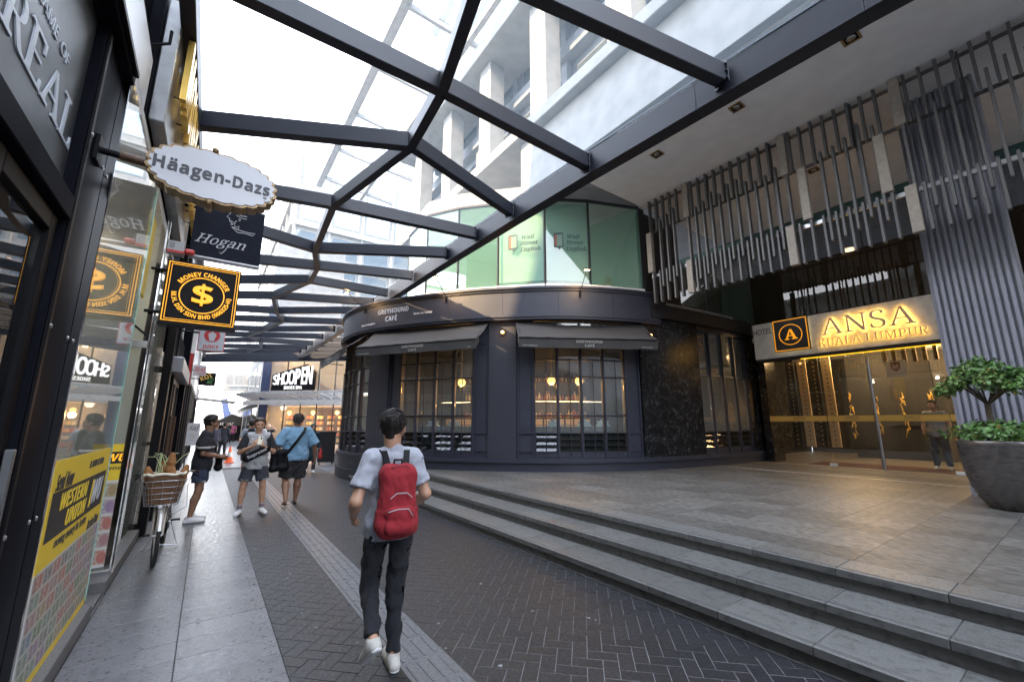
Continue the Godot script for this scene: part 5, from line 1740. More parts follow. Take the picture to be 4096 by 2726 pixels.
# ---------------------------------------------------------------- the far end of the street
func build_far_street() -> void:
	var t := thing("shoe_shop", "curved glass shoe shop with a large lit name board", "building")
	var A := Vector2(2.95, -29.95)
	var B := Vector2(7.6, -25.35)
	var d := (B - A).normalized()
	var n := Vector2(-d.y, d.x)
	if n.y < 0:
		n = -n
	n = Vector2(-absf(n.x), absf(n.y))
	box(t, "column", Vector3(2.42, 0, -30.3), Vector3(2.90, 9.0, -29.8), M.blue_column, 0.01)
	var nb := 6
	for i in nb:
		var a := A + (B - A) * (float(i) / nb)
		var b := A + (B - A) * (float(i + 1) / nb)
		seg(t, "window_pane", a, b, 0.08, 2.6, 0.02, M.glass)
		seg(t, "window_pane", a, b, 3.5, 6.2, 0.02, M.glass)
		seg(t, "mullion", b - d * 0.02, b + d * 0.02, 0.05, 6.2, 0.08, M.cafe_dark)
	seg(t, "sill", A + n * 0.02, B + n * 0.02, 0.0, 0.08, 0.2, M.kerb)
	seg(t, "floor_slab", A - n * 1.5, B - n * 1.5, 2.62, 3.48, 3.0, M.white)
	seg(t, "back_wall", A - n * 3.0, B - n * 3.0, 0.0, 6.5, 0.2, M.interior_warm)
	seg(t, "roof", A - n * 1.2 - d * 0.6, B - n * 1.2, 6.21, 6.7, 3.6, M.facade_grey)
	# curved glass awning over the entrance, white ribs
	var pts := [Vector2(1.25, -30.6), Vector2(2.0, -29.0), Vector2(3.2, -27.6), Vector2(4.8, -26.2), Vector2(6.6, -24.4)]
	for i in 4:
		seg(t, "awning_rim", pts[i], pts[i + 1], 3.30, 3.40, 0.08, M.white_metal)
		seg(t, "awning_band", pts[i] - n * 0.5 + Vector2(0.1, 0), pts[i + 1] - n * 0.5 + Vector2(0.1, 0), 2.70, 2.95, 0.10, M.white)
		for k in 4:
			var q: Vector2 = pts[i].lerp(pts[i + 1], k / 4.0)
			var q2 := q - n * 1.6 + d * 0.2
			bar(t, "awning_rib", Vector3(q.x, 3.32, q.y), Vector3(q2.x, 2.95, q2.y), 0.05, 0.14, M.white_metal)
		var st := begin()
		var a: Vector2 = pts[i]
		var b: Vector2 = pts[i + 1]
		prism(PackedVector2Array([a, b, b - n * 1.7, a - n * 1.7]), 3.42, 3.44, st)
		part(t, "awning_pane", done(st), M.glass_roof)
	# lit goods inside
	var goods := [mat(lin(0.6, 0.32, 0.08), 0.5), mat(lin(0.5, 0.42, 0.15), 0.5), mat(lin(0.45, 0.12, 0.05), 0.5), mat(lin(0.6, 0.55, 0.45), 0.5)]
	for i in 9:
		var c := A + (B - A) * ((i + 0.5) / 9.0) - n * 1.6
		for j in 5:
			seg(t, "shelf", c - d * 0.22, c + d * 0.22, 0.4 + j * 0.36, 0.43 + j * 0.36, 0.3, M.wood)
			for k in 2:
				seg(t, "box", c - d * (0.18 - k * 0.2), c - d * (0.18 - k * 0.2) + d * 0.15, 0.432 + j * 0.36, 0.62 + j * 0.36, 0.2, goods[(i + j + k * 2) % 4])
	for i in 4:
		var c := A + (B - A) * ((i + 0.5) / 4.0) - n * 0.9
		var g := SphereMesh.new()
		g.radius = 0.13
		g.height = 0.26
		part(t, "shop_lamp", g, M.bulb_warm, Vector3(c.x, 2.25, c.y))
		lamp(t, Vector3(c.x, 2.0, c.y), 0.8, Color(1.0, 0.74, 0.42), 0.15)
		if i < 3:
			lamp(t, Vector3(c.x, 5.6, c.y), 0.8, Color(1.0, 0.75, 0.45), 0.15)
			part(t, "shop_lamp", g, M.bulb_warm, Vector3(c.x, 5.85, c.y))
	# name board
	var yaw := atan2(n.x, n.y)
	var al := Vector2(cos(yaw), -sin(yaw))
	var L0 := Vector2(3.12, -29.78) + n * 0.25
	var bl := 2.9
	part(t, "name_board", plate([Vector2(0, 0), Vector2(bl, 0), Vector2(bl + 0.02, 1.12), Vector2(bl * 0.80, 1.60), Vector2(bl * 0.02, 0.98)], 0.12), M.black, Vector3(L0.x, 3.56, L0.y), Vector3(0, yaw, 0))
	var word := "SHOOPEN"
	var xpos := [0.10, 0.44, 0.80, 1.19, 1.59, 1.99, 2.38]
	var hgt := [0.60, 0.68, 0.78, 0.86, 0.95, 1.04, 1.08]
	for i in 7:
		var q: Vector2 = L0 + al * (xpos[i] + 0.17) + n * 0.01
		var o := text(t, "name_letter", word[i], hgt[i], 0.05, M.sign_letters_lit, Vector3(q.x, 3.90 + hgt[i] * 0.5, q.y), yaw, 0.36 / (hgt[i] * 0.72))
	var q3 := L0 + al * 1.5 + n * 0.01
	text(t, "name_small", "SHOES SPA", 0.19, 0.04, M.sign_letters_lit, Vector3(q3.x, 3.72, q3.y), yaw, 0.9)
	settle(t, Vector3(5.3, 0, -27.6))
	# white bridge between the buildings
	var b := thing("link_bridge", "white panelled link bridge across the far end of the street", "bridge")
	for k in 5:
		box(b, "panel", Vector3(0.9 + k * 0.66, 5.0, -46), Vector3(1.55 + k * 0.66, 6.0, -46.2), M.white_metal, 0.01)
	box(b, "deck", Vector3(0.9, 4.6, -46.25), Vector3(4.2, 4.98, -49), M.white)
	box(b, "glazing", Vector3(0.9, 6.02, -46.1), Vector3(4.2, 7.6, -46.15), M.glass_roof)
	box(b, "roof", Vector3(0.9, 7.62, -46.0), Vector3(4.2, 7.9, -49), M.white)
	settle(b, Vector3(1, 4.6, -47))
	var w := thing("white_hall", "large plain white hall closing the far end of the street", "building")
	box(w, "wall", Vector3(-6, 0, -60), Vector3(3.2, 2.9, -56), M.white)
	part(w, "blue_panel", plate([Vector2(0.0, 4.2), Vector2(0.6, 4.2), Vector2(1.5, 1.2), Vector2(0.8, 1.2)], 0.1), mat(lin(0.08, 0.12, 0.26), 0.5), Vector3(0.9, 0.0, -55.9))
	settle(w, Vector3(-1, 0, -58))
	var tent := thing("cosmetics_kiosk", "black pointed kiosk with white capitals at the street's far end", "kiosk")
	part(tent, "roof", plate([Vector2(-1.3, 0.0), Vector2(1.4, 0.0), Vector2(1.4, 0.75), Vector2(0.5, 1.05)], 1.5), M.ink, Vector3(1.25, 1.35, -46.5))
	box(tent, "body", Vector3(0.1, 0, -46.7), Vector3(2.6, 1.36, -48), M.black)
	text(tent, "lettering", "SEPHORA", 0.22, 0.03, M.sign_white, Vector3(1.15, 1.52, -46.47), 0.0, 1.35)
	settle(tent, Vector3(1.25, 0, -47))
	# tiled hall fronts left and right of the far street
	var r := thing("pale_facade", "pale storeyed facade beyond the blue column", "building")
	box(r, "wall", Vector3(2.6, 0, -55), Vector3(7, 14, -31), M.cream)
	for k in 6:
		for j in 3:
			box(r, "window", Vector3(2.58, 3.6 + j * 3.3, -33 - k * 3.6), Vector3(2.62, 5.6 + j * 3.3, -35 - k * 3.6), M.mirror_glass)
	for k in 4:
		box(r, "shop_window", Vector3(2.56, 0.3, -32.5 - k * 4.5), Vector3(2.62, 2.6, -35.8 - k * 4.5), M.glass_dark)
	box(r, "shop_band", Vector3(2.2, 2.8, -31.2), Vector3(2.58, 3.2, -55), M.white)
	settle(r, Vector3(4.5, 0, -43))
	var lf := thing("white_corner_block", "white block with one shuttered opening behind the link bridge", "building")
	box(lf, "wall", Vector3(-7, 0, -45), Vector3(-1.0, 9.5, -31.5), M.white)
	box(lf, "shutter", Vector3(-0.99, 5.9, -36), Vector3(-0.96, 7.6, -38.5), M.cream)
	for k in 3:
		box(lf, "shop_window", Vector3(-0.985, 0.3, -32.5 - k * 4), Vector3(-0.96, 2.6, -35.3 - k * 4), M.glass_dark)
	settle(lf, Vector3(-4, 0, -38))
	var aw := thing("metal_awning", "grey ribbed metal awning reaching out over the far pavement", "awning")
	for k in 10:
		bar(aw, "rib", Vector3(-0.6, 2.78, -24.6 - k * 0.22), Vector3(0.95, 2.62, -24.6 - k * 0.22), 0.19, 0.05, M.white_metal, 0.006)
	bar(aw, "front_gutter", Vector3(0.98, 2.63, -24.4), Vector3(0.98, 2.63, -26.9), 0.08, 0.10, M.alu, 0.006)
	for k in 3:
		bar(aw, "stay", Vector3(-0.6, 3.7, -24.8 - k * 0.9), Vector3(0.8, 2.72, -24.8 - k * 0.9), 0.03, 0.03, M.black)
	settle(aw, Vector3(0.2, 2.6, -25.6))

# ---------------------------------------------------------------- hanging signs
func build_signs() -> void:
	# scalloped oval ice cream sign on a bracket
	var t := thing("oval_sign", "scalloped white oval ice cream sign with brown rim on a bracket", "sign", Vector3(-0.135, 3.205, -3.20))
	var pts := []
	var rim := []
	for k in 168:
		var a := TAU * k / 168
		var w := 1.0 + 0.06 * absf(sin(a * 12.0)) - 0.035
		var e := pow(absf(cos(a)), 0.85) * signf(cos(a))
		var f := pow(absf(sin(a)), 0.9) * signf(sin(a))
		rim.append(Vector2(e * 0.348, f * 0.178) * w + Vector2(0, 0))
		pts.append(Vector2(e * 0.333, f * 0.164) * w)
	part(t, "rim", plate(rim, 0.115), M.brass_edge, Vector3(0, 0, 0.04))
	part(t, "face", plate(pts, 0.012), M.sign_white, Vector3(0, 0, 0.047))
	text(t, "lettering", "Häagen-Dazs", 0.078, 0.006, mat(lin(0.035, 0.038, 0.05), 0.5), Vector3(-0.005, 0.0, 0.050), 0.0, 0.95)
	text(t, "lettering", "TM", 0.012, 0.003, M.ink, Vector3(0.285, -0.06, 0.050))
	for s in [-1.0, 1.0]:
		part(t, "rosette", lathe([Vector2(0, 0.02), Vector2(0.018, 0.016), Vector2(0.022, -0.10), Vector2(0, -0.10)], 14), M.brass_edge, Vector3(-0.02, 0.186 * s, 0.035), Vector3(PI / 2, 0, 0))
	rod(t, "arm", [Vector3(-0.58, 0.0, -0.02), Vector3(-0.47, 0, -0.02)], 0.020, M.black, 10)
	rod(t, "arm_sleeve", [Vector3(-0.472, 0.0, -0.02), Vector3(-0.33, 0, -0.02)], 0.027, M.wood, 10)
	part(t, "wall_plate", cube(Vector3(0.02, 0.16, 0.12), 0.003), M.black, Vector3(-0.57, 0, -0.03))
	# navy square with a drawn face
	t = thing("navy_sign", "square navy sign with a white line drawing and script below the oval", "sign", Vector3(-0.05, 4.33, -7.0))
	part(t, "box", cube(Vector3(0.84, 0.84, 0.14), 0.004), M.navy, Vector3(0, 0, -0.07))
	part(t, "edge", cube(Vector3(0.85, 0.02, 0.15), 0.003), M.alu, Vector3(0, -0.432, -0.07))
	text(t, "lettering", "Hogan", 0.13, 0.004, M.sign_white, Vector3(-0.06, -0.16, 0.004), 0.0, 1.05, false, true, 0.45)
	var strokes := [[[-0.07, 0.36], [-0.03, 0.40], [-0.05, 0.34], [0.0, 0.38], [0.0, 0.33]], [[-0.05, 0.33], [-0.01, 0.32], [-0.02, 0.29]], [[-0.02, 0.30], [-0.05, 0.24], [-0.02, 0.22], [-0.01, 0.18], [0.03, 0.14]], [[0.06, 0.36], [0.12, 0.34], [0.18, 0.36]], [[0.05, 0.33], [0.13, 0.30], [0.19, 0.31]], [[0.06, 0.29], [0.14, 0.26], [0.19, 0.27]], [[0.09, 0.24], [0.11, 0.25], [0.11, 0.22], [0.09, 0.22]], [[0.0, 0.19], [0.05, 0.17], [0.07, 0.21]], [[0.0, 0.13], [0.06, 0.15], [0.05, 0.10], [0.11, 0.13], [0.10, 0.08]], [[0.02, 0.10], [0.12, 0.07], [0.24, 0.06], [0.32, 0.07], [0.29, 0.03], [0.20, 0.04], [0.10, 0.03], [0.02, 0.10]], [[0.01, -0.2], [-0.02, -0.28], [-0.06, -0.34], [-0.08, -0.32]]]
	for s in strokes:
		var q := []
		for p in s:
			q.append(Vector3(p[0], p[1], 0.004))
		rod(t, "drawn_line", q, 0.006, M.sign_white, 6)
	rod(t, "bracket", [Vector3(-0.42, 0.3, -0.07), Vector3(-0.66, 0.3, -0.07)], 0.02, M.black)
	rod(t, "bracket", [Vector3(-0.42, -0.3, -0.07), Vector3(-0.66, -0.3, -0.07)], 0.02, M.black)
	# money changer's square sign
	t = thing("money_changer_sign", "black square money changer sign with gold dollar in a ring", "sign", Vector3(-0.2175, 3.107, -6.0))
	part(t, "box", cube(Vector3(0.715, 0.735, 0.14), 0.005), M.black, Vector3(0, 0, -0.075))
	part(t, "tray", cube(Vector3(0.74, 0.03, 0.17), 0.004), M.black, Vector3(0, -0.383, -0.075))
	for r in [[0.335, 0.345, 0.009], [0.312, 0.322, 0.006]]:
		for s in [-1.0, 1.0]:
			part(t, "border", cube(Vector3(r[0] * 2, r[2], 0.004)), M.sign_yellow, Vector3(0, r[1] * s, -0.003))
			part(t, "border", cube(Vector3(r[2], r[1] * 2 + r[2], 0.004)), M.sign_yellow, Vector3((r[0] + r[2] / 2) * s, 0, -0.003))
	part(t, "ring", ring_mesh(0.208, 0.219, 0.006), M.sign_yellow, Vector3(0, -0.012, 0.001))
	text(t, "dollar", "$", 0.225, 0.03, M.sign_yellow, Vector3(0, -0.010, 0.012), 0.0, 1.35)
	arc_text(t, "lettering", "MONEY CHANGER", 0.050, 0.005, M.sign_yellow, Vector3(0, -0.012, 0.0), 0.258, 152, 22)
	arc_text(t, "lettering", "M.H. DIN SDN BHD (666325-H)", 0.046, 0.005, M.sign_yellow, Vector3(0, -0.012, 0.0), 0.262, 178, 362, true)
	rod(t, "bracket", [Vector3(-0.35, 0.25, -0.08), Vector3(-0.50, 0.25, -0.08)], 0.018, M.black)
	rod(t, "bracket", [Vector3(-0.35, -0.25, -0.08), Vector3(-0.50, -0.25, -0.08)], 0.018, M.black)
	# juice signs
	t = thing("juice_sign", "white juice sign with red border and cup in a red disc", "sign", Vector3(-0.11, 3.25, -10.0))
	part(t, "box", cube(Vector3(0.43, 0.50, 0.10), 0.004), M.red, Vector3(0, 0, -0.055))
	part(t, "face", cube(Vector3(0.405, 0.475, 0.012)), M.sign_white, Vector3(0, 0, -0.002))
	part(t, "disc", plate(disc_pts(0.13, 40), 0.006), M.red, Vector3(0.0, 0.055, 0.008))
	part(t, "cup", plate([Vector2(-0.065, 0.03), Vector2(-0.05, 0.055), Vector2(-0.02, 0.07), Vector2(0.0, 0.10), Vector2(0.02, 0.07), Vector2(0.05, 0.055), Vector2(0.065, 0.03), Vector2(0.035, -0.10), Vector2(-0.035, -0.10)], 0.006), M.sign_white, Vector3(0, 0.045, 0.011))
	text(t, "lettering", "JUICY", 0.062, 0.005, M.red, Vector3(0, -0.165, 0.007), 0.0, 1.1)
	rod(t, "bracket", [Vector3(-0.21, 0.1, -0.05), Vector3(-0.55, 0.1, -0.05)], 0.018, M.black)
	t = thing("red_corner_panel", "tall red panel standing out from the juice shop's corner", "sign", Vector3(-0.50, 2.88, -12.45))
	part(t, "panel", cube(Vector3(0.12, 0.74, 0.05), 0.004), M.red)
	part(t, "edge", cube(Vector3(0.012, 0.76, 0.06), 0.002), M.alu, Vector3(0.068, 0, 0))
	t = thing("small_white_sign", "small white sign with red foreign lettering under the juice sign", "sign", Vector3(-0.30, 2.95, -13.4))
	part(t, "box", cube(Vector3(0.27, 0.27, 0.08), 0.004), M.sign_white, Vector3(0, 0, -0.045))
	for b in [[-0.105, 0.06, -0.015, 0.072], [-0.10, 0.0, -0.02, 0.012], [-0.085, -0.05, -0.073, 0.0], [-0.047, -0.05, -0.035, 0.0], [0.045, -0.055, 0.057, 0.075], [0.083, -0.06, 0.098, 0.08]]:
		box(t, "stroke", Vector3(b[0], b[1], -0.004), Vector3(b[2], b[3], 0.002), M.red)
	for b in [[-0.062, 0.058, -0.10, 0.02], [-0.060, 0.058, -0.018, 0.02], [0.022, 0.06, -0.005, -0.03], [0.022, 0.06, 0.045, -0.03]]:
		bar(t, "stroke", Vector3(b[0], b[1], 0.0), Vector3(b[2], b[3], 0.0), 0.012, 0.006, M.red)
	box(t, "stroke", Vector3(-0.04, -0.095, -0.004), Vector3(0.11, -0.08, 0.001), M.red)
	rod(t, "bracket", [Vector3(-0.13, 0, -0.04), Vector3(-0.32, 0, -0.04)], 0.014, M.black)
	t = thing("tea_sign", "dark hanging tea sign with gold capitals and green swirl", "sign", Vector3(-0.15, 3.0, -16.6))
	part(t, "box", cube(Vector3(0.44, 0.42, 0.08), 0.004), M.black, Vector3(0, 0, -0.045))
	text(t, "lettering", "KOI", 0.13, 0.005, M.gold, Vector3(-0.05, 0.05, -0.002)).rotate_z(0.5)
	text(t, "lettering", "thé", 0.06, 0.005, mat(lin(0.12, 0.4, 0.10), 0.5), Vector3(0.06, -0.11, -0.002))
	var sw := []
	for k in 26:
		var a := k * 0.42
		sw.append(Vector3(0.10 + cos(a) * (0.01 + k * 0.0032), -0.02 + sin(a) * (0.01 + k * 0.0028), 0.0))
	rod(t, "swirl", sw, 0.005, mat(lin(0.12, 0.4, 0.10), 0.5), 5)
	rod(t, "bracket", [Vector3(-0.21, 0, -0.04), Vector3(-0.50, 0, -0.04)], 0.014, M.black)
	t = thing("menu_banner", "white hanging board with red script beside the far shops", "sign", Vector3(-0.34, 1.25, -17.6))
	part(t, "sheet", cube(Vector3(0.34, 0.72, 0.02), 0.003), M.sign_white)
	text(t, "lettering", "Saj", 0.13, 0.004, M.ink, Vector3(0.0, 0.20, 0.012), 0.0, 1.0, false, true, 0.3)
	for k in 3:
		part(t, "print_line", cube(Vector3(0.2 - k * 0.03, 0.02, 0.003)), mat(lin(0.3, 0.25, 0.2), 0.6), Vector3(0, -0.02 - k * 0.08, 0.0115))
	rod(t, "post", [Vector3(-0.12, -1.25, -0.02), Vector3(-0.12, 0.5, -0.02)], 0.016, M.black)
	# white alarm unit under the banner
	t = thing("alarm_box", "white alarm box with a red band by the money changer's glass", "box", Vector3(-0.56, 3.70, -6.25))
	part(t, "case", cube(Vector3(0.20, 0.15, 0.10), 0.006), M.white_metal)
	part(t, "band", cube(Vector3(0.202, 0.035, 0.102), 0.003), M.red, Vector3(0, -0.055, 0))
	part(t, "lamp_bar", cube(Vector3(0.10, 0.06, 0.08), 0.015), M.red, Vector3(0.15, -0.02, 0))
	for k in 5:
		part(t, "slot", cube(Vector3(0.05, 0.004, 0.002)), M.ink, Vector3(-0.02, 0.045 - k * 0.014, 0.0508))

# ---------------------------------------------------------------- bicycle with bread basket
func build_bicycle() -> void:
	var t := thing("bicycle", "parked silver city bicycle with wire front basket facing the viewer", "bicycle", Vector3(-0.33, 0, -7.1))
	var paint := mat(lin(0.42, 0.40, 0.37), 0.35, 0.5, T.patch, 0.4)
	var F := Vector3(0, 0.335, 0.49)
	var R := Vector3(0.02, 0.335, -0.58)
	for w in [[F, 0.10], [R, 0.0]]:
		var wheel := Node3D.new()
		wheel.name = "wheel"
		t.add_child(wheel, true)
		wheel.position = w[0]
		wheel.rotation.y = w[1]
		var ring := []
		var ring2 := []
		for k in 40:
			var a := TAU * k / 40
			ring.append(Vector3(0, sin(a) * 0.312, cos(a) * 0.312))
			ring2.append(Vector3(0, sin(a) * 0.290, cos(a) * 0.290))
		var st := begin()
		tube(st, ring, 0.021, 10, -1.0, true)
		part(wheel, "tyre", done(st), M.rubber)
		st = begin()
		tube(st, ring2, 0.009, 6, -1.0, true)
		part(wheel, "rim", done(st), M.alu)
		st = begin()
		for k in 28:
			var a := TAU * k / 28
			var s := 0.028 * (1 if k % 2 == 0 else -1)
			tube(st, [Vector3(s, sin(a + 0.5) * 0.02, cos(a + 0.5) * 0.02), Vector3(0, sin(a) * 0.285, cos(a) * 0.285)], 0.0014, 3)
		tube(st, [Vector3(-0.045, 0, 0), Vector3(0.045, 0, 0)], 0.018, 10)
		part(wheel, "spokes", done(st), M.alu)
		var mg := begin()
		var arc := []
		for k in 15:
			var a := PI * (0.10 + k * 0.062) + (0.0 if w[1] > 0 else 0.25)
			arc.append([cos(a), sin(a)])
		for k in 14:
			for e in [[-0.03, -0.012], [-0.012, 0.012], [0.012, 0.03]]:
				var r0 := 0.345 + (0.006 if e[0] > -0.02 and e[0] < 0.0 else 0.0)
				var ra := 0.345 + (0.010 if absf(e[0]) < 0.02 else 0.0)
				var rb := 0.345 + (0.010 if absf(e[1]) < 0.02 else 0.0)
				quad(mg, Vector3(e[0], arc[k][1] * ra, arc[k][0] * ra), Vector3(e[1], arc[k][1] * rb, arc[k][0] * rb), Vector3(e[1], arc[k + 1][1] * rb, arc[k + 1][0] * rb), Vector3(e[0], arc[k + 1][1] * ra, arc[k + 1][0] * ra))
		part(wheel, "mudguard", done(mg), paint)
	var head0 := Vector3(0.0, 0.70, 0.36)
	var head1 := Vector3(0.0, 0.86, 0.31)
	var bb := Vector3(0.01, 0.30, -0.12)
	rod(t, "fork", [F + Vector3(-0.05, 0, 0), F + Vector3(-0.052, 0.28, -0.07), head0 + Vector3(-0.045, 0, 0), head0], 0.013, paint)
	rod(t, "fork", [F + Vector3(0.05, 0, 0), F + Vector3(0.052, 0.28, -0.07), head0 + Vector3(0.045, 0, 0), head0], 0.013, paint)
	rod(t, "head_tube", [head0, head1], 0.021, paint, 10)
	rod(t, "frame_tube", [head0 + Vector3(0, 0.03, 0), Vector3(0.005, 0.45, 0.12), bb], 0.018, paint, 10)
	rod(t, "frame_tube", [head1, Vector3(0.005, 0.55, 0.08), Vector3(0.01, 0.46, -0.17)], 0.015, paint, 10)
	rod(t, "seat_tube", [bb, Vector3(0.01, 0.80, -0.27)], 0.016, paint, 10)
	for s in [-1.0, 1.0]:
		rod(t, "stay", [bb + Vector3(0.03 * s, 0, 0), R + Vector3(0.055 * s, 0, 0)], 0.009, paint)
		rod(t, "stay", [Vector3(0.01 + 0.02 * s, 0.72, -0.25), R + Vector3(0.055 * s, 0, 0)], 0.008, paint)
	part(t, "saddle", solid([[Vector3(-0.06, 0.84, -0.38), Vector3(0.06, 0.84, -0.38), 0.055, 0.055], [Vector3(0.01, 0.85, -0.36), Vector3(0.01, 0.85, -0.14), 0.05, 0.025]], 0.014, 0.03, [[Vector3(0, 0.82, 0), Vector3(0, -1, 0)]]), M.black)
	rod(t, "handlebar", [Vector3(-0.30, 0.99, 0.06), Vector3(-0.27, 1.01, 0.18), Vector3(-0.16, 1.03, 0.28), Vector3(0, 0.99, 0.30), Vector3(0.16, 1.03, 0.28), Vector3(0.27, 1.01, 0.18), Vector3(0.30, 0.99, 0.06)], 0.011, M.alu)
	rod(t, "stem", [head1, Vector3(0, 0.99, 0.30)], 0.013, M.alu)
	for s in [-1.0, 1.0]:
		rod(t, "grip", [Vector3(0.272 * s, 1.008, 0.17), Vector3(0.305 * s, 0.985, 0.03)], 0.017, M.black)
		rod(t, "brake_lever", [Vector3(0.26 * s, 0.99, 0.20), Vector3(0.29 * s, 0.955, 0.16), Vector3(0.315 * s, 0.93, 0.06)], 0.007, M.black, 6)
		rod(t, "brake_cable", [Vector3(0.25 * s, 0.99, 0.21), Vector3(0.22 * s, 0.85, 0.36), Vector3(0.24 * s, 0.62, 0.40), Vector3(0.07 * s, 0.52, 0.42)], 0.003, M.black, 5)
	# pedals and cranks
	for s in [-1.0, 1.0]:
		var e := bb + Vector3(0.07 * s, 0.10 * s, 0.12 * s)
		rod(t, "crank", [bb + Vector3(0.06 * s, 0, 0), e], 0.009, M.alu)
		var pd := part(t, "pedal", cube(Vector3(0.09, 0.012, 0.015), 0.003), M.black, e + Vector3(0.06 * s, 0.012, 0.035))
		part(pd, "pedal_bar", cube(Vector3(0.09, 0.012, 0.015), 0.003), M.black, Vector3(0, 0, -0.07))
		part(pd, "pedal_bar", cube(Vector3(0.012, 0.022, 0.085), 0.003), M.black, Vector3(0.04, 0, -0.035))
		part(pd, "pedal_bar", cube(Vector3(0.012, 0.022, 0.085), 0.003), M.black, Vector3(-0.04, 0, -0.035))
	part(t, "chain_case", solid([[bb + Vector3(0.045, 0, 0), R + Vector3(0.05, 0, 0), 0.075, 0.04, 1.0]], 0.012, 0.01, [[Vector3(0.065, 0, 0), Vector3(1, 0, 0)], [Vector3(0.045, 0, 0), Vector3(-1, 0, 0)]]), M.black)
	rod(t, "kickstand", [R + Vector3(-0.05, -0.02, 0.03), Vector3(-0.15, 0.02, -0.42), Vector3(-0.17, 0.012, -0.38), Vector3(0.0, 0.05, -0.40), Vector3(0.19, 0.012, -0.38), Vector3(0.15, 0.10, -0.46), R + Vector3(0.06, -0.02, 0.03)], 0.009, M.alu)
	# wire basket
	var wb := Node3D.new()
	wb.name = "wire_basket"
	t.add_child(wb, true)
	var loops := [[0.69, 0.155, 0.12], [0.76, 0.165, 0.13], [0.82, 0.178, 0.137], [0.89, 0.19, 0.145], [0.96, 0.205, 0.155]]
	for l in loops:
		var p := []
		for k in 24:
			var a := TAU * k / 24
			var cx := pow(absf(cos(a)), 0.45) * signf(cos(a))
			var cz := pow(absf(sin(a)), 0.45) * signf(sin(a))
			p.append(Vector3(cx * l[1], l[0], 0.52 + cz * l[2]))
		var st := begin()
		tube(st, p, 0.0045 if l[0] > 0.9 or l[0] < 0.7 else 0.003, 5, -1.0, true)
		part(wb, "hoop", done(st), M.alu)
	var st2 := begin()
	for k in 28:
		var a := TAU * k / 28
		var cx := pow(absf(cos(a)), 0.45) * signf(cos(a))
		var cz := pow(absf(sin(a)), 0.45) * signf(sin(a))
		tube(st2, [Vector3(cx * 0.155, 0.69, 0.52 + cz * 0.12), Vector3(cx * 0.19, 0.89, 0.52 + cz * 0.145), Vector3(cx * 0.205 + 0.012 * (1 if k % 2 == 0 else -1), 0.96, 0.52 + cz * 0.155)], 0.0025, 4)
	for k in 7:
		tube(st2, [Vector3(-0.13 + k * 0.043, 0.69, 0.41), Vector3(-0.13 + k * 0.043, 0.69, 0.63)], 0.0025, 4)
	part(wb, "wires", done(st2), M.alu)
	part(t, "reflector", lathe([Vector2(0.0, 0.012), Vector2(0.02, 0.010), Vector2(0.022, 0.0)], 14), M.sign_white, Vector3(0, 0.675, 0.655), Vector3(PI / 2, 0, 0))
	# wicker basket with loaves
	var k := thing("wicker_basket", "brown wicker basket lined with linen inside the bicycle's wire basket", "basket", Vector3(-0.33, 0.70, -6.58))
	var prof := begin()
	prof.set_smooth_group(1)
	for j in 14:
		for i in 32:
			var q := []
			for c in [[i, j], [i + 1, j], [i + 1, j + 1], [i, j + 1]]:
				var a: float = TAU * c[0] / 32
				var v: float = c[1] / 14.0
				var bump := 0.004 * sin(c[0] * PI + c[1] * PI / 2.0 + 0.7) + 0.004 * float(int(c[1]) % 2)
				var r := lerpf(0.135, 0.185, v) + bump
				q.append(Vector3(pow(absf(cos(a)), 0.6) * signf(cos(a)) * r, v * 0.33, pow(absf(sin(a)), 0.6) * signf(sin(a)) * r * 0.72))
			quad(prof, q[0], q[1], q[2], q[3])
	part(k, "weave", done(prof), M.wicker)
	var lip := []
	for i in 32:
		var a := TAU * i / 32
		lip.append(Vector3(pow(absf(cos(a)), 0.6) * signf(cos(a)) * 0.19, 0.33 + 0.008 * sin(i * 1.7), pow(absf(sin(a)), 0.6) * signf(sin(a)) * 0.137))
	var ls := begin()
	tube(ls, lip, 0.016, 6, -1.0, true)
	part(k, "liner", done(ls), M.linen)
	part(k, "bottom", cube(Vector3(0.25, 0.01, 0.18)), M.wicker, Vector3(0, 0.01, 0))
	var spots := [[-0.10, 0.02, 0.40, -0.18, "leftmost loaf sticking out of the bicycle's basket"], [-0.02, -0.02, 0.46, -0.03, "left of the two middle loaves in the bicycle's basket"], [0.03, 0.02, 0.55, 0.02, "tallest loaf in the middle of the bicycle's basket"], [0.11, 0.0, 0.40, 0.20, "rightmost loaf sticking out of the bicycle's basket"], [0.04, 0.06, 0.38, 0.06, "short loaf in front of the tallest in the bicycle's basket"]]
	for s in spots:
		var b := thing("bread_loaf", s[4], "bread", Vector3(-0.33 + s[0], 0.80, -6.58 + s[1]), "loaves in the bicycle basket")
		var top: float = s[2] - 0.1
		var bones := []
		for i in 5:
			var v := i / 5.0
			bones.append([Vector3(s[3] * v * 0.4, v * top, 0), Vector3(s[3] * (v + 0.2) * 0.4, (v + 0.2) * top, 0), 0.046 + 0.006 * (i % 2), 0.050 - 0.006 * (i % 2) - 0.030 * v])
		part(b, "crust", solid(bones, 0.012, 0.012), M.bread)
	var grass := thing("grass_sprigs", "curling pale green sprigs between the loaves in the basket", "sprigs", Vector3(-0.33, 0.95, -6.58))
	for i in 9:
		var a := rng.randf_range(-1, 1)
		var x := rng.randf_range(-0.14, 0.14)
		rod(grass, "sprig", [Vector3(x, 0, 0.03), Vector3(x + a * 0.03, 0.16, 0.02), Vector3(x + a * 0.12, 0.26 + rng.randf() * 0.08, 0.0), Vector3(x + a * 0.22, 0.24 + rng.randf() * 0.1, -0.02)], 0.004, mat(lin(0.40, 0.46, 0.24), 0.7), 5)

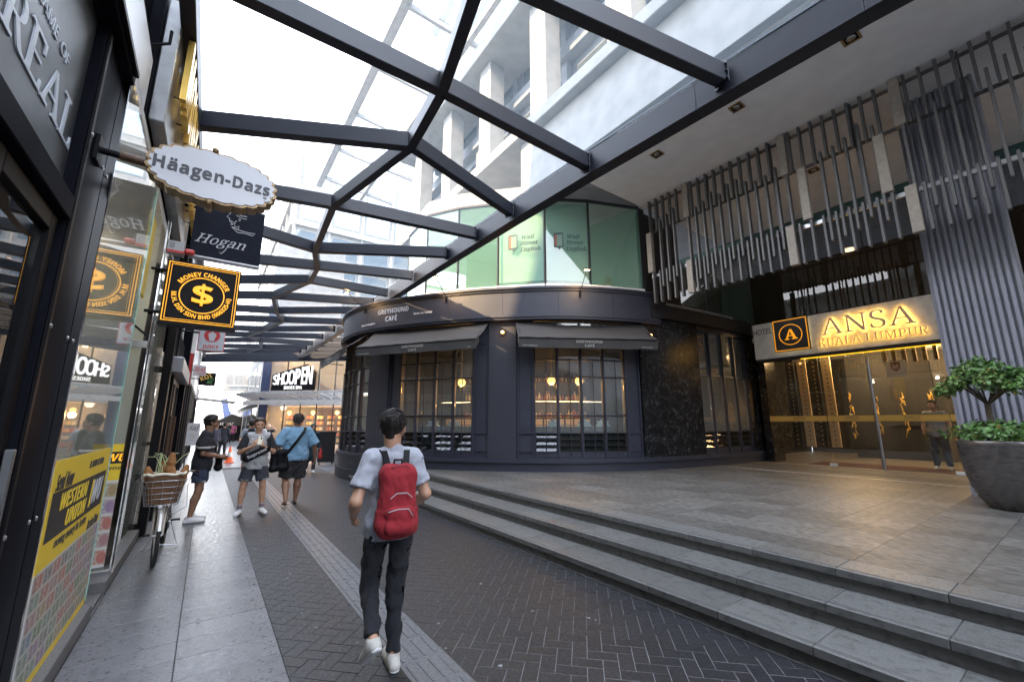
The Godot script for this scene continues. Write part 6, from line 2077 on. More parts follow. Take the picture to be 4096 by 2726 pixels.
# ---------------------------------------------------------------- planter
func build_planter() -> void:
	var c := Vector3(9.22, 0.452, -0.84)
	var t := thing("planter", "large dark bronze bowl planter on the terrace", "planter", c)
	var bronze := mat(lin(0.15, 0.135, 0.125), 0.34, 0.45, T.streak, 0.9, {"stretch": Vector3(0.7, 1.6, 0.7), "rtex": T.sheen})
	part(t, "bowl", lathe([Vector2(0.0, 0.0), Vector2(0.30, 0.0), Vector2(0.33, 0.02), Vector2(0.39, 0.12), Vector2(0.455, 0.30), Vector2(0.49, 0.50), Vector2(0.505, 0.70), Vector2(0.51, 0.86), Vector2(0.512, 0.915), Vector2(0.50, 0.925), Vector2(0.475, 0.92), Vector2(0.46, 0.88), Vector2(0.45, 0.80)], 64), bronze)
	part(t, "foot", lathe([Vector2(0.0, -0.004), Vector2(0.27, -0.004), Vector2(0.27, 0.006), Vector2(0.0, 0.006)], 40), M.ink)
	part(t, "soil", lathe([Vector2(0.47, 0.84), Vector2(0.3, 0.90), Vector2(0.0, 0.92)], 32), mat(lin(0.24, 0.12, 0.05), 0.95, 0.0, T.grain, 0.2, {"bump": T.grain, "relief": 2.0}))
	var st := begin()
	var fib := RandomNumberGenerator.new()
	fib.seed = 3
	for i in 260:
		var a := fib.randf() * TAU
		var r := fib.randf_range(0.1, 0.46)
		var p := Vector3(cos(a) * r, 0.90, sin(a) * r)
		var d := Vector3(fib.randfn(), 0, fib.randfn()) * 0.05
		tube(st, [p, p + d + Vector3(0, 0.025, 0), p + d * 2.0], 0.0022, 3)
	part(t, "coir", done(st), mat(lin(0.34, 0.18, 0.08), 0.9))
	var tree := thing("ficus_tree", "small round headed ficus tree growing in the bronze planter", "tree", c + Vector3(0, 0.90, 0))
	st = begin()
	tube(st, [Vector3(-0.03, -0.05, -0.10), Vector3(-0.035, 0.25, -0.115), Vector3(-0.03, 0.55, -0.11)], 0.042, 10, 0.034)
	part(tree, "trunk", done(st), M.tree_bark)
	st = begin()
	var g := RandomNumberGenerator.new()
	g.seed = 12
	for i in 26:
		var a := TAU * i / 26 + g.randf() * 0.3
		var rr := g.randf_range(0.25, 0.52)
		var b := Vector3(-0.03, 0.52, -0.11)
		var e := Vector3(cos(a) * rr, g.randf_range(0.80, 1.05), sin(a) * rr) + Vector3(0, 0, -0.06)
		tube(st, [b, b.lerp(e, 0.4) + Vector3(g.randfn(), g.randfn(), g.randfn()) * 0.02 + Vector3(0, 0.03, 0), e], 0.011, 5, 0.004)
	part(tree, "limbs", done(st), M.tree_bark)
	part(tree, "crown", crown_leaves(), M.leaf)
	var sh := thing("ground_shrub", "low leafy ficus growth ringing the trunk in the planter", "shrub", c + Vector3(0, 0.90, 0))
	part(sh, "leaves", leaves(1500, Vector3(-0.02, 0.13, -0.05), Vector3(0.50, 0.19, 0.54), 0.064, 9, Color(0.085, 0.18, 0.04), 0.3), M.leaf)
	st = begin()
	for i in 30:
		var a := TAU * i / 30
		tube(st, [Vector3(cos(a) * 0.1, -0.03, sin(a) * 0.1), Vector3(cos(a) * 0.22, 0.09, sin(a) * 0.22), Vector3(cos(a) * 0.40, 0.16, sin(a) * 0.42)], 0.006, 4, 0.003)
	part(sh, "stems", done(st), M.tree_bark)

func crown_leaves() -> ArrayMesh:
	var st := SurfaceTool.new()
	st.begin(Mesh.PRIMITIVE_TRIANGLES)
	var g := RandomNumberGenerator.new()
	g.seed = 21
	for i in 40:
		var a := g.randf() * TAU
		var r := sqrt(g.randf()) * 0.50
		var y := 1.08 - r * r * 0.85 + g.randf_range(-0.16, 0.12)
		var m := leaves(110, Vector3.ZERO, Vector3(0.15, 0.11, 0.15), 0.060, 100 + i, Color(0.065, 0.15, 0.035).lerp(Color(0.17, 0.25, 0.06), g.randf() * 0.6), 0.2)
		st.append_from(m, 0, Transform3D(Basis(), Vector3(cos(a) * r - 0.02, y, sin(a) * r - 0.06)))
	return st.commit()

# ---------------------------------------------------------------- people
func V(x: float, y: float, z: float) -> Vector3:
	return Vector3(x, y, z)

func hand_bones(w: Vector3, dir: Vector3, palm: Vector3, side: float, curl: float) -> Array:   # palm: the way the palm faces; side: which way the thumb lies
	dir = dir.normalized()
	palm = (palm - dir * palm.dot(dir)).normalized()
	var across := dir.cross(palm) * side
	var b := [[w, w + dir * 0.03, 0.026, 0.026, 1.0]]
	for k in 4:
		var o: float = (k - 1.5) * 0.019
		b.append([w + dir * 0.01 + across * o * 0.6, w + dir * 0.082 + across * o, 0.014, 0.012])
		var l: float = [0.034, 0.040, 0.037, 0.029][k]
		var p := w + dir * 0.085 + across * o
		var d := dir
		for j in 3:
			d = (d * cos(curl) + palm * sin(curl)).normalized()
			var q: Vector3 = p + d * l * [1.0, 0.7, 0.55][j]
			b.append([p, q, 0.0092 - j * 0.0008, 0.0086 - j * 0.0010])
			p = q
	var tp := w + dir * 0.025 - across * 0.022
	var td := (dir * 0.75 - across * 0.65 + palm * 0.35).normalized()
	for j in 2:
		var q := tp + td * 0.036
		b.append([tp, q, 0.0125 - j * 0.002, 0.0105 - j * 0.001])
		tp = q
		td = (td + palm * 0.35 + dir * 0.3).normalized()
	return b

func human(label: String, at: Vector3, yaw: float, c: Dictionary) -> Node3D:
	var t := thing("person", label, "person", at, c.get("group", ""))
	t.rotation.y = yaw
	var k: float = c.get("h", 1.72) / 1.72
	var fat: float = c.get("fat", 1.0)
	var cell: float = c.get("cell", 0.015)
	var fine: bool = cell < 0.02
	var lean: Vector3 = c.get("lean", Vector3.ZERO)      # how far the shoulders stand off the hips
	var skin: Material = c.get("skin", M.skin)
	var pel := V(0, 0.93, 0)
	var che := V(0, 1.25, 0.0) + lean * 0.7
	var nb := V(0, 1.44, -0.012) + lean
	var hd: Vector3 = V(0, 1.60, 0.012) + lean + c.get("nod", Vector3.ZERO)
	var shl := [V(0.172 * (1 + (fat - 1) * 0.5), 1.385, -0.01) + lean, V(-0.172 * (1 + (fat - 1) * 0.5), 1.385, -0.01) + lean]
	var elb: Array = c.get("elbow", [V(0.235, 1.12, -0.03), V(-0.235, 1.12, -0.03)])
	var wri: Array = c.get("wrist", [V(0.245, 0.88, 0.05), V(-0.245, 0.88, 0.05)])
	var kne: Array = c.get("knee", [V(0.105, 0.49, 0.015), V(-0.105, 0.49, 0.015)])
	var ank: Array = c.get("ankle", [V(0.115, 0.085, -0.02), V(-0.115, 0.085, -0.02)])
	var toe: Array = c.get("toe", [V(0.135, 0.03, 0.15), V(-0.135, 0.03, 0.15)])
	var palm: Array = c.get("palm", [V(-1, 0, 0), V(1, 0, 0)])
	var curl: float = c.get("curl", 0.35)
	var body := []
	var sc := func(list: Array) -> Array:
		var o := []
		for b in list:
			var e: Array = b.duplicate()
			e[0] = b[0] * k
			e[1] = b[1] * k
			e[2] = b[2] * k
			e[3] = b[3] * k
			o.append(e)
		return o
	body.append([nb - V(0, 0.06, 0), hd - V(0, 0.06, 0.01), 0.060, 0.054])
	body.append([V(0, 1.0, 0) + lean * 0.2, che, 0.135 * fat, 0.145 * fat, 1.45])
	body.append([shl[0] * V(0.8, 1, 1), shl[1] * V(0.8, 1, 1), 0.058, 0.058])
	body.append([V(-0.06, 0.92, 0), V(0.06, 0.92, 0), 0.115 * fat, 0.115 * fat, 1.2])
	for s in 2:
		var hip := V(0.088 * (1 - 2 * s), 0.90, 0)
		var slim: float = 0.78 if c.get("leg", 0.35) > 1.0 else 1.0
		body.append([hip, kne[s], 0.082 * fat * slim, 0.054 * slim])
		var cm: Vector3 = kne[s].lerp(ank[s], 0.32) + V(0, 0, -0.012)
		body.append([kne[s], cm, 0.052 * slim, 0.056 * fat * slim])
		body.append([cm, ank[s], 0.055 * fat * slim, 0.033])
		body.append([ank[s] + V(0, -0.02, 0), toe[s] + V(0, 0.012, -0.02), 0.034, 0.024])
		body.append([shl[s], elb[s], 0.050 * fat, 0.040])
		body.append([elb[s], elb[s].lerp(wri[s], 0.35), 0.040, 0.041])
		body.append([elb[s].lerp(wri[s], 0.35), wri[s], 0.041, 0.026])
	var st := SurfaceTool.new()
	st.begin(Mesh.PRIMITIVE_TRIANGLES)
	st.append_from(solid(sc.call(body), cell, 0.02 * k), 0, Transform3D())
	# head
	var hy: float = c.get("look", 0.0)
	var hb := [[V(0, 0.030, -0.022), V(0, 0.034, -0.002), 0.086, 0.085], [V(0, 0.015, 0.02), V(0, -0.05, 0.034), 0.070, 0.052], [V(-0.026, -0.082, 0.036), V(0.026, -0.082, 0.036), 0.030, 0.030], [V(0, -0.05, -0.045), V(0, -0.12, -0.035), 0.056, 0.052], [V(0, 0.014, 0.086), V(0, -0.024, 0.103), 0.009, 0.012], [V(-0.012, -0.028, 0.094), V(0.012, -0.028, 0.094), 0.009, 0.009], [V(-0.035, 0.030, 0.074), V(0.035, 0.030, 0.074), 0.012, 0.012], [V(-0.016, -0.058, 0.081), V(0.016, -0.058, 0.081), 0.008, 0.008]]
	for s in [-1.0, 1.0]:
		hb.append([V(0.080 * s, 0.008, -0.012), V(0.085 * s, -0.026, -0.004), 0.016, 0.010])
		hb.append([V(0.040 * s, -0.02, 0.060), V(0.046 * s, -0.035, 0.040), 0.026, 0.026])
	var hm := solid(hb, 0.007 if fine else 0.014, 0.014)
	var hx := Transform3D(Basis(Vector3.UP, hy).scaled(Vector3.ONE * k), hd * k)
	hx.basis = hx.basis * Basis(Vector3.RIGHT, c.get("tilt", 0.0))
	st.append_from(hm, 0, hx)
	if fine:
		for s in 2:
			var d: Vector3 = wri[s] - elb[s]
			if c.has("hand_dir"):
				d = c.hand_dir[s]
			st.append_from(solid(hand_bones(wri[s], d, palm[s], 1.0 if s == 0 else -1.0, curl), 0.006, 0.006), 0, Transform3D(Basis.from_scale(Vector3.ONE * k), Vector3.ZERO))
	part(t, "body", st.commit(), skin)
	var face := Node3D.new()
	face.name = "face"
	face.transform = hx
	t.add_child(face)
	if fine:
		var eye := SphereMesh.new()
		eye.radius = 0.0075
		eye.height = 0.011
		eye.radial_segments = 10
		eye.rings = 6
		for s in [-1.0, 1.0]:
			part(face, "eye", eye, M.ink, V(0.031 * s, 0.010, 0.084))
			rod(face, "eyebrow", [V(0.016 * s, 0.034, 0.090), V(0.033 * s, 0.038, 0.086), V(0.048 * s, 0.030, 0.074)], 0.004, c.get("hair", M.hair), 5)
		rod(face, "mouth", [V(-0.021, -0.060, 0.083), V(0, -0.0585, 0.0895), V(0.021, -0.060, 0.083)], 0.0035, mat(lin(0.20, 0.07, 0.05), 0.5), 5)
	# hair
	if c.get("hairy", true):
		var line: float = c.get("hairline", 0.0)
		var hs := [[V(0, 0.040, -0.026), V(0, 0.046, 0.0), 0.094, 0.092], [V(0, 0.0, -0.05), V(0, -0.055, -0.055), 0.064, 0.048], [V(-0.04, 0.10, 0.035), V(0.04, 0.10, 0.035), 0.034, 0.034]]
		var cuts := [[V(0, 0.052 + line, 0.055), V(0, -0.55, 0.83)], [V(0, -0.085, 0), V(0, -1, 0.35)]]
		var hr := RandomNumberGenerator.new()
		hr.seed = int(at.z * 100.0)
		if fine:
			for i in 90:
				var d := V(hr.randfn(), hr.randfn() + 0.35, hr.randfn() - 0.35).normalized()
				var o := V(0, 0.040, -0.018) + d * 0.090
				hs.append([o, o + (d * 0.35 + V(hr.randfn() * 0.4, -0.5 + hr.randf() * 0.7, hr.randfn() * 0.4 + 0.15)).normalized() * 0.020, 0.008, 0.004])
		part(face, "hair", solid(hs, 0.008 if fine else 0.016, 0.02, cuts), c.get("hair", M.hair))
		if fine:
			var sst := begin()
			for i in 700:
				var d := V(hr.randfn(), hr.randfn() + 0.45, hr.randfn() - 0.45).normalized()
				if d.z > 0.35 and d.y < 0.62 or d.y < -0.35:
					continue
				var o := V(0, 0.042, -0.022) + d * V(0.095, 0.097, 0.100)
				var fl := (V(0, -1, 0.15) - d * V(0, -1, 0.15).dot(d)).normalized() + V(hr.randfn(), hr.randfn() * 0.5, hr.randfn()) * 0.35
				var e := o + (fl * 0.75 + d * 0.28).normalized() * hr.randf_range(0.016, 0.034)
				tube(sst, [o, o.lerp(e, 0.55) + d * 0.003, e], 0.0022, 3, 0.0006)
			part(face, "hair_strands", done(sst), c.get("hair", M.hair)).set_meta("kind", "stuff")
	# shirt
	var sleeve: float = c.get("sleeve", 0.62)
	var loose: float = c.get("loose", 0.016)
	var hem: float = c.get("hem", 0.80)
	var torso := [[V(0, 0.98, 0.004) + lean * 0.15, che, 0.140 * fat + loose, 0.146 * fat + loose, 1.38], [V(0, hem - 0.02, 0.004), V(0, 1.0, 0.004) + lean * 0.2, 0.136 * fat + loose * 1.6, 0.140 * fat + loose, 1.30], [shl[0] * V(0.82, 1, 1), shl[1] * V(0.82, 1, 1), 0.062 + loose * 0.5, 0.062 + loose * 0.5], [nb - V(0, 0.05, 0), nb + V(0, 0.0, 0), 0.085, 0.062]]
	torso.append([V(-0.058, maxf(hem, 0.93), 0), V(0.058, maxf(hem, 0.93), 0), 0.122 * fat + c.get("tight", 0.014) * 0.6 + 0.012, 0.122 * fat + c.get("tight", 0.014) * 0.6 + 0.012, 1.15])
	var arms := []
	for s in 2:
		if sleeve <= 1.0:
			arms.append([shl[s], shl[s].lerp(elb[s], sleeve), 0.056 * fat + loose * 0.5, 0.058 * fat + loose, 1.0, true])
		else:
			arms.append([shl[s], elb[s], 0.054 * fat + loose * 0.4, 0.050 * fat + loose * 0.5])
			arms.append([elb[s], elb[s].lerp(wri[s], 0.92), 0.048 + loose * 0.5, 0.036 + loose * 0.5, 1.0, true])
	var scuts := [[V(0, hem, 0) * k, V(0, -1, 0)], [(nb + V(0, 0.012, 0.03)) * k, V(0, 0.86, 0.5)]]
	if sleeve > 1.0:
		scuts.remove_at(0)
	var sleeves: Material = c.get("sleeve_mat", null)
	if sleeves:
		part(t, "shirt", solid(sc.call(torso), cell, 0.03 * k, scuts, 0.009 * k), c.shirt)
		for a in arms:
			part(t, "sleeve", solid(sc.call([a]), cell, 0.02 * k, [], 0.006 * k), sleeves)
	else:
		part(t, "shirt", solid(sc.call(torso + arms), cell, 0.03 * k, scuts, 0.009 * k), c.shirt)
	if c.has("stripe"):
		var band := []
		for b in torso + arms:
			var e: Array = b.duplicate()
			e[2] += 0.019
			e[3] += 0.019
			band.append(e)
		part(t, "shirt_stripe", solid(sc.call(band), cell * 0.8, 0.03 * k, [[V(0, 1.215, 0) * k, V(0, 1, 0)], [V(0, 1.18, 0) * k, V(0, -1, 0)]]), c.stripe)
	# trousers or shorts
	var leg: float = c.get("leg", 0.35)       # how far down: 0..1 thigh, 1..2 calf
	var tl: float = c.get("tight", 0.014)
	var pants := [[V(-0.058, 0.93, 0), V(0.058, 0.93, 0), 0.122 * fat + tl * 0.6, 0.122 * fat + tl * 0.6, 1.18], [V(0, 0.95, 0), V(0, 1.03, 0), 0.128 * fat, 0.128 * fat, 1.3]]
	for s in 2:
		var hip := V(0.09 * (1 - 2 * s), 0.89, 0)
		if leg <= 1.0:
			pants.append([hip, hip.lerp(kne[s], leg), 0.090 * fat + tl * 0.5, 0.078 * fat + tl, 1.0, true])
		else:
			pants.append([hip, kne[s], 0.084 * fat + tl * 0.3, 0.050 + tl])
			pants.append([kne[s], kne[s].lerp(ank[s], leg - 1.0), 0.050 + tl, 0.036 + tl, 1.0, true])
	part(t, "shorts" if leg <= 1.0 else "trousers", solid(sc.call(pants), cell, 0.02 * k, [[V(0, minf(1.06, hem + 0.05), 0) * k, V(0, 1, 0)]], 0.010 * k), c.pants)
	if c.has("cuff"):
		var cuffs := []
		for s in 2:
			var hip := V(0.09 * (1 - 2 * s), 0.89, 0)
			cuffs.append([hip.lerp(kne[s], leg - 0.05), hip.lerp(kne[s], leg + 0.005), 0.080 * fat + tl, 0.081 * fat + tl, 1.0, true])
		for b in cuffs:
			part(t, "cuff", cuff_mesh(b, k), c.cuff)
	# shoes and socks
	for s in 2:
		var a: Vector3 = ank[s]
		var f: Vector3 = toe[s]
		var fw := (f - a)
		fw.y = 0
		var base := minf(a.y - 0.085, f.y - 0.03)
		fw = (f - (a - V(0, 0.055, 0))).normalized()
		var heel := a - V(0, 0.05, 0) - fw * 0.045
		if c.get("sandals", false):
			part(t, "sandal", solid(sc.call([[heel - V(0, 0.022, 0), f - V(0, 0.018, 0), 0.034, 0.040]]), 0.01, 0.01, [[(heel - V(0, 0.018, 0)) * k, V(0, 1, 0)], [(heel - V(0, 0.036, 0)) * k, V(0, -1, 0)]]), M.black)
			rod(t, "sandal_strap", [(f + V(0.035, -0.01, -0.05)) * k, (f + V(0, 0.03, -0.045)) * k, (f + V(-0.035, -0.01, -0.05)) * k], 0.008, M.black, 6)
		else:
			var nrm := Basis(Vector3.RIGHT.cross(fw).normalized().cross(fw), Vector3.ZERO, Vector3.ZERO).x
			var up := fw.cross(V(0, 1, 0).cross(fw)).normalized()
			if up.y < 0:
				up = -up
			var up_plane := heel - up * 0.012
			part(t, "shoe", solid(sc.call([[heel, f, 0.040, 0.038], [a - V(0, 0.03, 0), a + V(0, 0.012, 0) , 0.040, 0.040, 1.0, true], [a - V(0, 0.02, 0), f - fw * 0.04, 0.042, 0.034]]), 0.009 if fine else 0.018, 0.02, [[(heel - up * 0.022) * k, -up]]), c.get("shoe", M.white))
			part(t, "shoe_sole", solid(sc.call([[heel, f, 0.045, 0.043]]), 0.009 if fine else 0.018, 0.01, [[(heel - up * 0.018) * k, up], [(heel - up * 0.036) * k, -up]]), c.get("sole", M.white))
			if fine and c.has("lace"):
				for q in 4:
					var p := (a + V(0, -0.005, 0)).lerp(f, 0.25 + q * 0.13) + up * (0.036 - q * 0.004)
					rod(t, "lace", [(p + V(0.018, -0.006, 0)) * k, (p + V(0, 0.004, 0)) * k, (p + V(-0.018, -0.006, 0)) * k], 0.003, c.lace, 4)
		if c.has("sock"):
			var up2: Vector3 = (kne[s] - a).normalized()
			part(t, "sock", solid(sc.call([[a, a + up2 * 0.10, 0.039, 0.045, 1.0, true]]), 0.009, 0.01), c.sock)
			for q in 3:
				part(t, "sock_stripe", ring_band(0.0455 * k, 0.008 * k), c.sock_stripe[q % c.sock_stripe.size()], (a + up2 * (0.04 + q * 0.016)) * k, Vector3.ZERO)
	return t

func cuff_mesh(b: Array, k: float) -> ArrayMesh:
	var st := begin()
	tube(st, [b[0] * k, b[1] * k], (b[2] + 0.002) * k, 20)
	return done(st)

func ring_band(r: float, h: float) -> ArrayMesh:
	return lathe([Vector2(r, -h / 2), Vector2(r + 0.0015, 0), Vector2(r, h / 2)], 18)

func strap(called: String, parent: Node3D, pts: Array, w: float, th: float, m: Material) -> void:   # a flat band through points
	var st := begin()
	for i in pts.size() - 1:
		var a: Vector3 = pts[i][0]
		var b: Vector3 = pts[i + 1][0]
		var na: Vector3 = pts[i][1].normalized()
		var nb: Vector3 = pts[i + 1][1].normalized()
		var d := (b - a).normalized()
		var sa := d.cross(na).normalized() * w / 2
		var sb := d.cross(nb).normalized() * w / 2
		quad(st, a - sa + na * th, a + sa + na * th, b + sb + nb * th, b - sb + nb * th)
		quad(st, a + sa, a - sa, b - sb, b + sb)
		quad(st, a + sa, b + sb, b + sb + nb * th, a + sa + na * th)
		quad(st, a - sa, a - sa + na * th, b - sb + nb * th, b - sb)
	part(parent, called, done(st), m)

func build_people() -> void:
	var white := cloth(lin(0.45, 0.46, 0.48))
	var black := cloth(lin(0.013, 0.013, 0.015))
	var denim := cloth(lin(0.030, 0.045, 0.085))
	# man in profile with folded forearms
	var p := human("man in black shirt with white chest stripe and denim shorts, in profile", V(0.0, 0, -9.12), PI / 2 + 0.05, {"h": 1.74, "fat": 1.06, "cell": 0.014, "shirt": cloth(lin(0.014, 0.016, 0.024)), "stripe": cloth(lin(0.5, 0.5, 0.5)), "pants": denim, "cuff": cloth(lin(0.36, 0.38, 0.42)), "leg": 0.62, "tight": 0.02, "sleeve": 0.85, "loose": 0.022, "hem": 0.80, "lean": V(0, 0, 0.03), "nod": V(0, 0.0, 0.03), "elbow": [V(0.25, 1.10, -0.01), V(-0.25, 1.10, -0.01)], "wrist": [V(0.10, 1.03, 0.25), V(-0.13, 1.03, 0.25)], "palm": [V(-0.6, 0.3, -0.7), V(0.6, 0.3, -0.7)], "curl": 0.6, "skin": M.skin_dark, "shoe": M.white, "sole": mat(lin(0.2, 0.2, 0.2), 0.7), "lace": mat(lin(0.25, 0.25, 0.22), 0.8), "knee": [V(0.11, 0.49, 0.03), V(-0.11, 0.49, 0.0)], "ankle": [V(0.11, 0.085, -0.05), V(-0.11, 0.085, -0.07)], "toe": [V(0.12, 0.03, 0.13), V(-0.13, 0.03, 0.11)]})
	var gl := thing("glasses", "dark rimmed glasses on the man in profile", "glasses", p.position)
	gl.rotation.y = p.rotation.y
	for s in [-1.0, 1.0]:
		var ring := []
		for k in 16:
			var a := TAU * k / 16
			ring.append(V(0.033 * s + cos(a) * 0.026, 1.625 + sin(a) * 0.017, 0.168 - absf(cos(a) * s + 1) * 0.006))
		var st := begin()
		tube(st, ring, 0.003, 5, -1.0, true)
		part(gl, "rim", done(st), M.ink)
		rod(gl, "temple", [V(0.06 * s, 1.632, 0.155), V(0.088 * s, 1.63, 0.07), V(0.09 * s, 1.615, 0.03)], 0.0028, M.ink, 5)
	rod(gl, "bridge", [V(-0.008, 1.63, 0.168), V(0.008, 1.63, 0.168)], 0.003, M.ink, 5)
	var cb := thing("camera_bag", "black bag held at the waist by the man in profile", "bag", V(0.24, 0.98, -9.12))
	part(cb, "pouch", solid([[V(0, -0.12, -0.08), V(0, -0.12, 0.08), 0.06, 0.06], [V(0, 0.04, -0.08), V(0, 0.04, 0.08), 0.05, 0.05], [V(0, -0.12, 0.0), V(0, 0.05, 0), 0.055, 0.05]], 0.016, 0.04), M.black)
	rod(cb, "strap", [V(-0.02, 0.06, -0.10), V(-0.10, 0.30, -0.12), V(-0.20, 0.44, -0.08)], 0.010, M.black, 6)
	# man with the phone
	var rag := cloth(lin(0.012, 0.013, 0.02))
	p = human("man in white shirt with dark sleeves looking down at his phone", V(0.81, 0, -9.28), -0.05, {"h": 1.70, "cell": 0.014, "shirt": white, "sleeve_mat": rag, "pants": cloth(lin(0.045, 0.05, 0.068)), "cuff": cloth(lin(0.30, 0.31, 0.33)), "leg": 0.72, "tight": 0.026, "sleeve": 0.80, "loose": 0.022, "hem": 0.80, "hair": M.hair_brown, "hairline": 0.012, "tilt": 0.16, "elbow": [V(0.27, 1.10, 0.05), V(-0.27, 1.10, 0.05)], "wrist": [V(0.075, 1.225, 0.235), V(-0.085, 1.215, 0.235)], "hand_dir": [V(-0.5, 0.75, 0.25), V(0.5, 0.75, 0.25)], "palm": [V(-0.5, 0.0, -0.8), V(0.5, 0.0, -0.8)], "curl": 0.55, "shoe": M.white, "sole": M.white, "lace": M.white_metal, "sock": white, "sock_stripe": [mat(lin(0.02, 0.02, 0.08), 0.8), mat(lin(0.25, 0.02, 0.03), 0.8)], "knee": [V(0.155, 0.49, 0.015), V(-0.155, 0.49, 0.015)], "ankle": [V(0.175, 0.085, -0.02), V(-0.175, 0.085, -0.02)], "toe": [V(0.235, 0.03, 0.13), V(-0.225, 0.03, 0.13)]})
	var ph := thing("phone", "pale phone held up in both hands by the man facing us", "phone", V(0.82, 1.30, -9.00))
	part(ph, "case", cube(V(0.072, 0.15, 0.009), 0.004), mat(lin(0.62, 0.56, 0.42), 0.3), Vector3.ZERO, V(-0.25, 0, -0.1))
	part(ph, "camera_bump", cube(V(0.022, 0.04, 0.005), 0.002), M.ink, V(0.015, 0.045, 0.0), V(-0.25, 0, -0.1))
	var wt := thing("wristwatch", "dark wristwatch on the phone user's wrist", "watch", V(0.89, 1.19, -9.065))
	part(wt, "strap", lathe([Vector2(0.031, -0.010), Vector2(0.033, 0.0), Vector2(0.031, 0.010)], 18), M.ink, Vector3.ZERO, V(0.5, 0, 0.5))
	part(wt, "dial", cube(V(0.028, 0.028, 0.010), 0.003), M.ink, V(0.0, 0.0, 0.033), V(0.3, 0, 0.4))
	var bag := thing("chest_bag", "black chest bag with white lettering slung over the phone user", "bag", V(0.80, 1.07, -9.125))
	part(bag, "pouch", solid([[V(-0.16, -0.075, -0.01), V(0.16, 0.095, -0.01), 0.062, 0.062, 1.1], [V(-0.14, -0.085, 0.0), V(0.15, 0.07, 0.0), 0.055, 0.055]], 0.012, 0.03), M.black)
	var tx := text(bag, "lettering", "Supreme", 0.052, 0.004, M.sign_white, V(0.0, 0.008, 0.064), 0.0, 1.05)
	tx.rotate_z(0.48)
	strap("strap", bag, [[V(0.19, 0.12, -0.01), V(0.3, 0.2, 1)], [V(0.20, 0.24, -0.07), V(0.2, 0.6, 1)], [V(0.16, 0.36, -0.18), V(0.1, 1, 0.3)]], 0.035, 0.004, M.black)
	rod(bag, "puller", [V(0.03, 0.09, 0.06), V(0.035, 0.16, 0.075)], 0.010, M.wood, 6)
	# man in the blue shirt walking away
	p = human("heavy man in light blue shirt and dark shorts walking away", V(1.55, 0, -9.86), PI + 0.05, {"h": 1.79, "fat": 1.28, "cell": 0.016, "shirt": cloth(lin(0.20, 0.37, 0.53)), "pants": cloth(lin(0.022, 0.021, 0.023)), "leg": 0.95, "tight": 0.03, "sleeve": 0.95, "loose": 0.03, "hem": 0.83, "hair": M.hair_grey, "hairline": 0.0, "skin": M.skin_dark, "sandals": true, "elbow": [V(0.34, 1.12, -0.04), V(-0.34, 1.12, -0.02)], "wrist": [V(0.40, 0.88, 0.02), V(-0.38, 0.87, 0.06)], "knee": [V(0.13, 0.50, 0.02), V(-0.10, 0.49, 0.05)], "ankle": [V(0.14, 0.12, -0.24), V(-0.09, 0.085, 0.06)], "toe": [V(0.15, 0.03, -0.08), V(-0.10, 0.03, 0.24)]})
	var sb := thing("shoulder_bag", "black shoulder bag hanging at the blue shirted man's side", "bag", V(1.24, 0.92, -9.78))
	part(sb, "pouch", solid([[V(-0.10, -0.20, 0.02), V(0.14, -0.18, 0.04), 0.06, 0.06], [V(-0.08, 0.10, 0), V(0.13, 0.12, 0.03), 0.05, 0.05], [V(-0.09, -0.2, 0.02), V(-0.08, 0.10, 0.0), 0.055, 0.05], [V(0.13, -0.18, 0.04), V(0.13, 0.12, 0.03), 0.055, 0.05], [V(0.02, -0.15, 0.03), V(0.02, 0.10, 0.02), 0.06, 0.055]], 0.018, 0.05), M.black)
	strap("strap", sb, [[V(0.14, 0.10, 0.09), V(0, 0, 1)], [V(0.28, 0.32, 0.13), V(0, 0, 1)], [V(0.42, 0.53, 0.09), V(0, 0.3, 1)], [V(0.45, 0.60, 0.0), V(0.2, 1, 0.2)]], 0.055, 0.006, M.black)
	# the walker close by
	p = human("young man in white shirt and black trousers walking away close by", V(1.13, 0, -3.06), PI - 0.08, {"h": 1.70, "fat": 0.86, "cell": 0.012, "shirt": cloth(lin(0.44, 0.46, 0.52)), "pants": cloth(lin(0.012, 0.013, 0.020)), "leg": 1.93, "tight": 0.006, "sleeve": 0.68, "loose": 0.014, "hem": 0.84, "look": -0.5, "skin": M.skin, "shoe": mat(lin(0.62, 0.60, 0.55), 0.7, 0.0, T.fine, 0.1), "sole": M.white, "lean": V(0, 0, 0.03), "elbow": [V(0.255, 1.11, -0.05), V(-0.25, 1.12, -0.02)], "wrist": [V(0.22, 0.98, 0.17), V(-0.20, 1.0, 0.20)], "knee": [V(0.10, 0.50, 0.09), V(-0.075, 0.50, 0.05)], "ankle": [V(0.13, 0.30, -0.22), V(-0.07, 0.085, 0.0)], "toe": [V(0.15, 0.17, -0.13), V(-0.075, 0.03, 0.165)]})
	var bp := thing("backpack", "red backpack worn by the young man walking close by", "backpack", V(1.12, 1.09, -2.90))
	bp.rotation.y = -0.08
	bp.scale = Vector3(0.86, 0.9, 0.9)
	var redc := cloth(lin(0.34, 0.012, 0.022))
	part(bp, "main_pocket", solid([[V(-0.080, -0.17, -0.01), V(0.080, -0.17, -0.01), 0.080, 0.080], [V(-0.075, 0.20, -0.03), V(0.075, 0.20, -0.03), 0.070, 0.070], [V(-0.080, -0.16, -0.01), V(-0.070, 0.2, -0.03), 0.075, 0.064], [V(0.080, -0.16, -0.01), V(0.070, 0.2, -0.03), 0.075, 0.064], [V(0, -0.15, 0.01), V(0, 0.18, -0.02), 0.09, 0.075]], 0.012, 0.04, [], 0.006), redc)
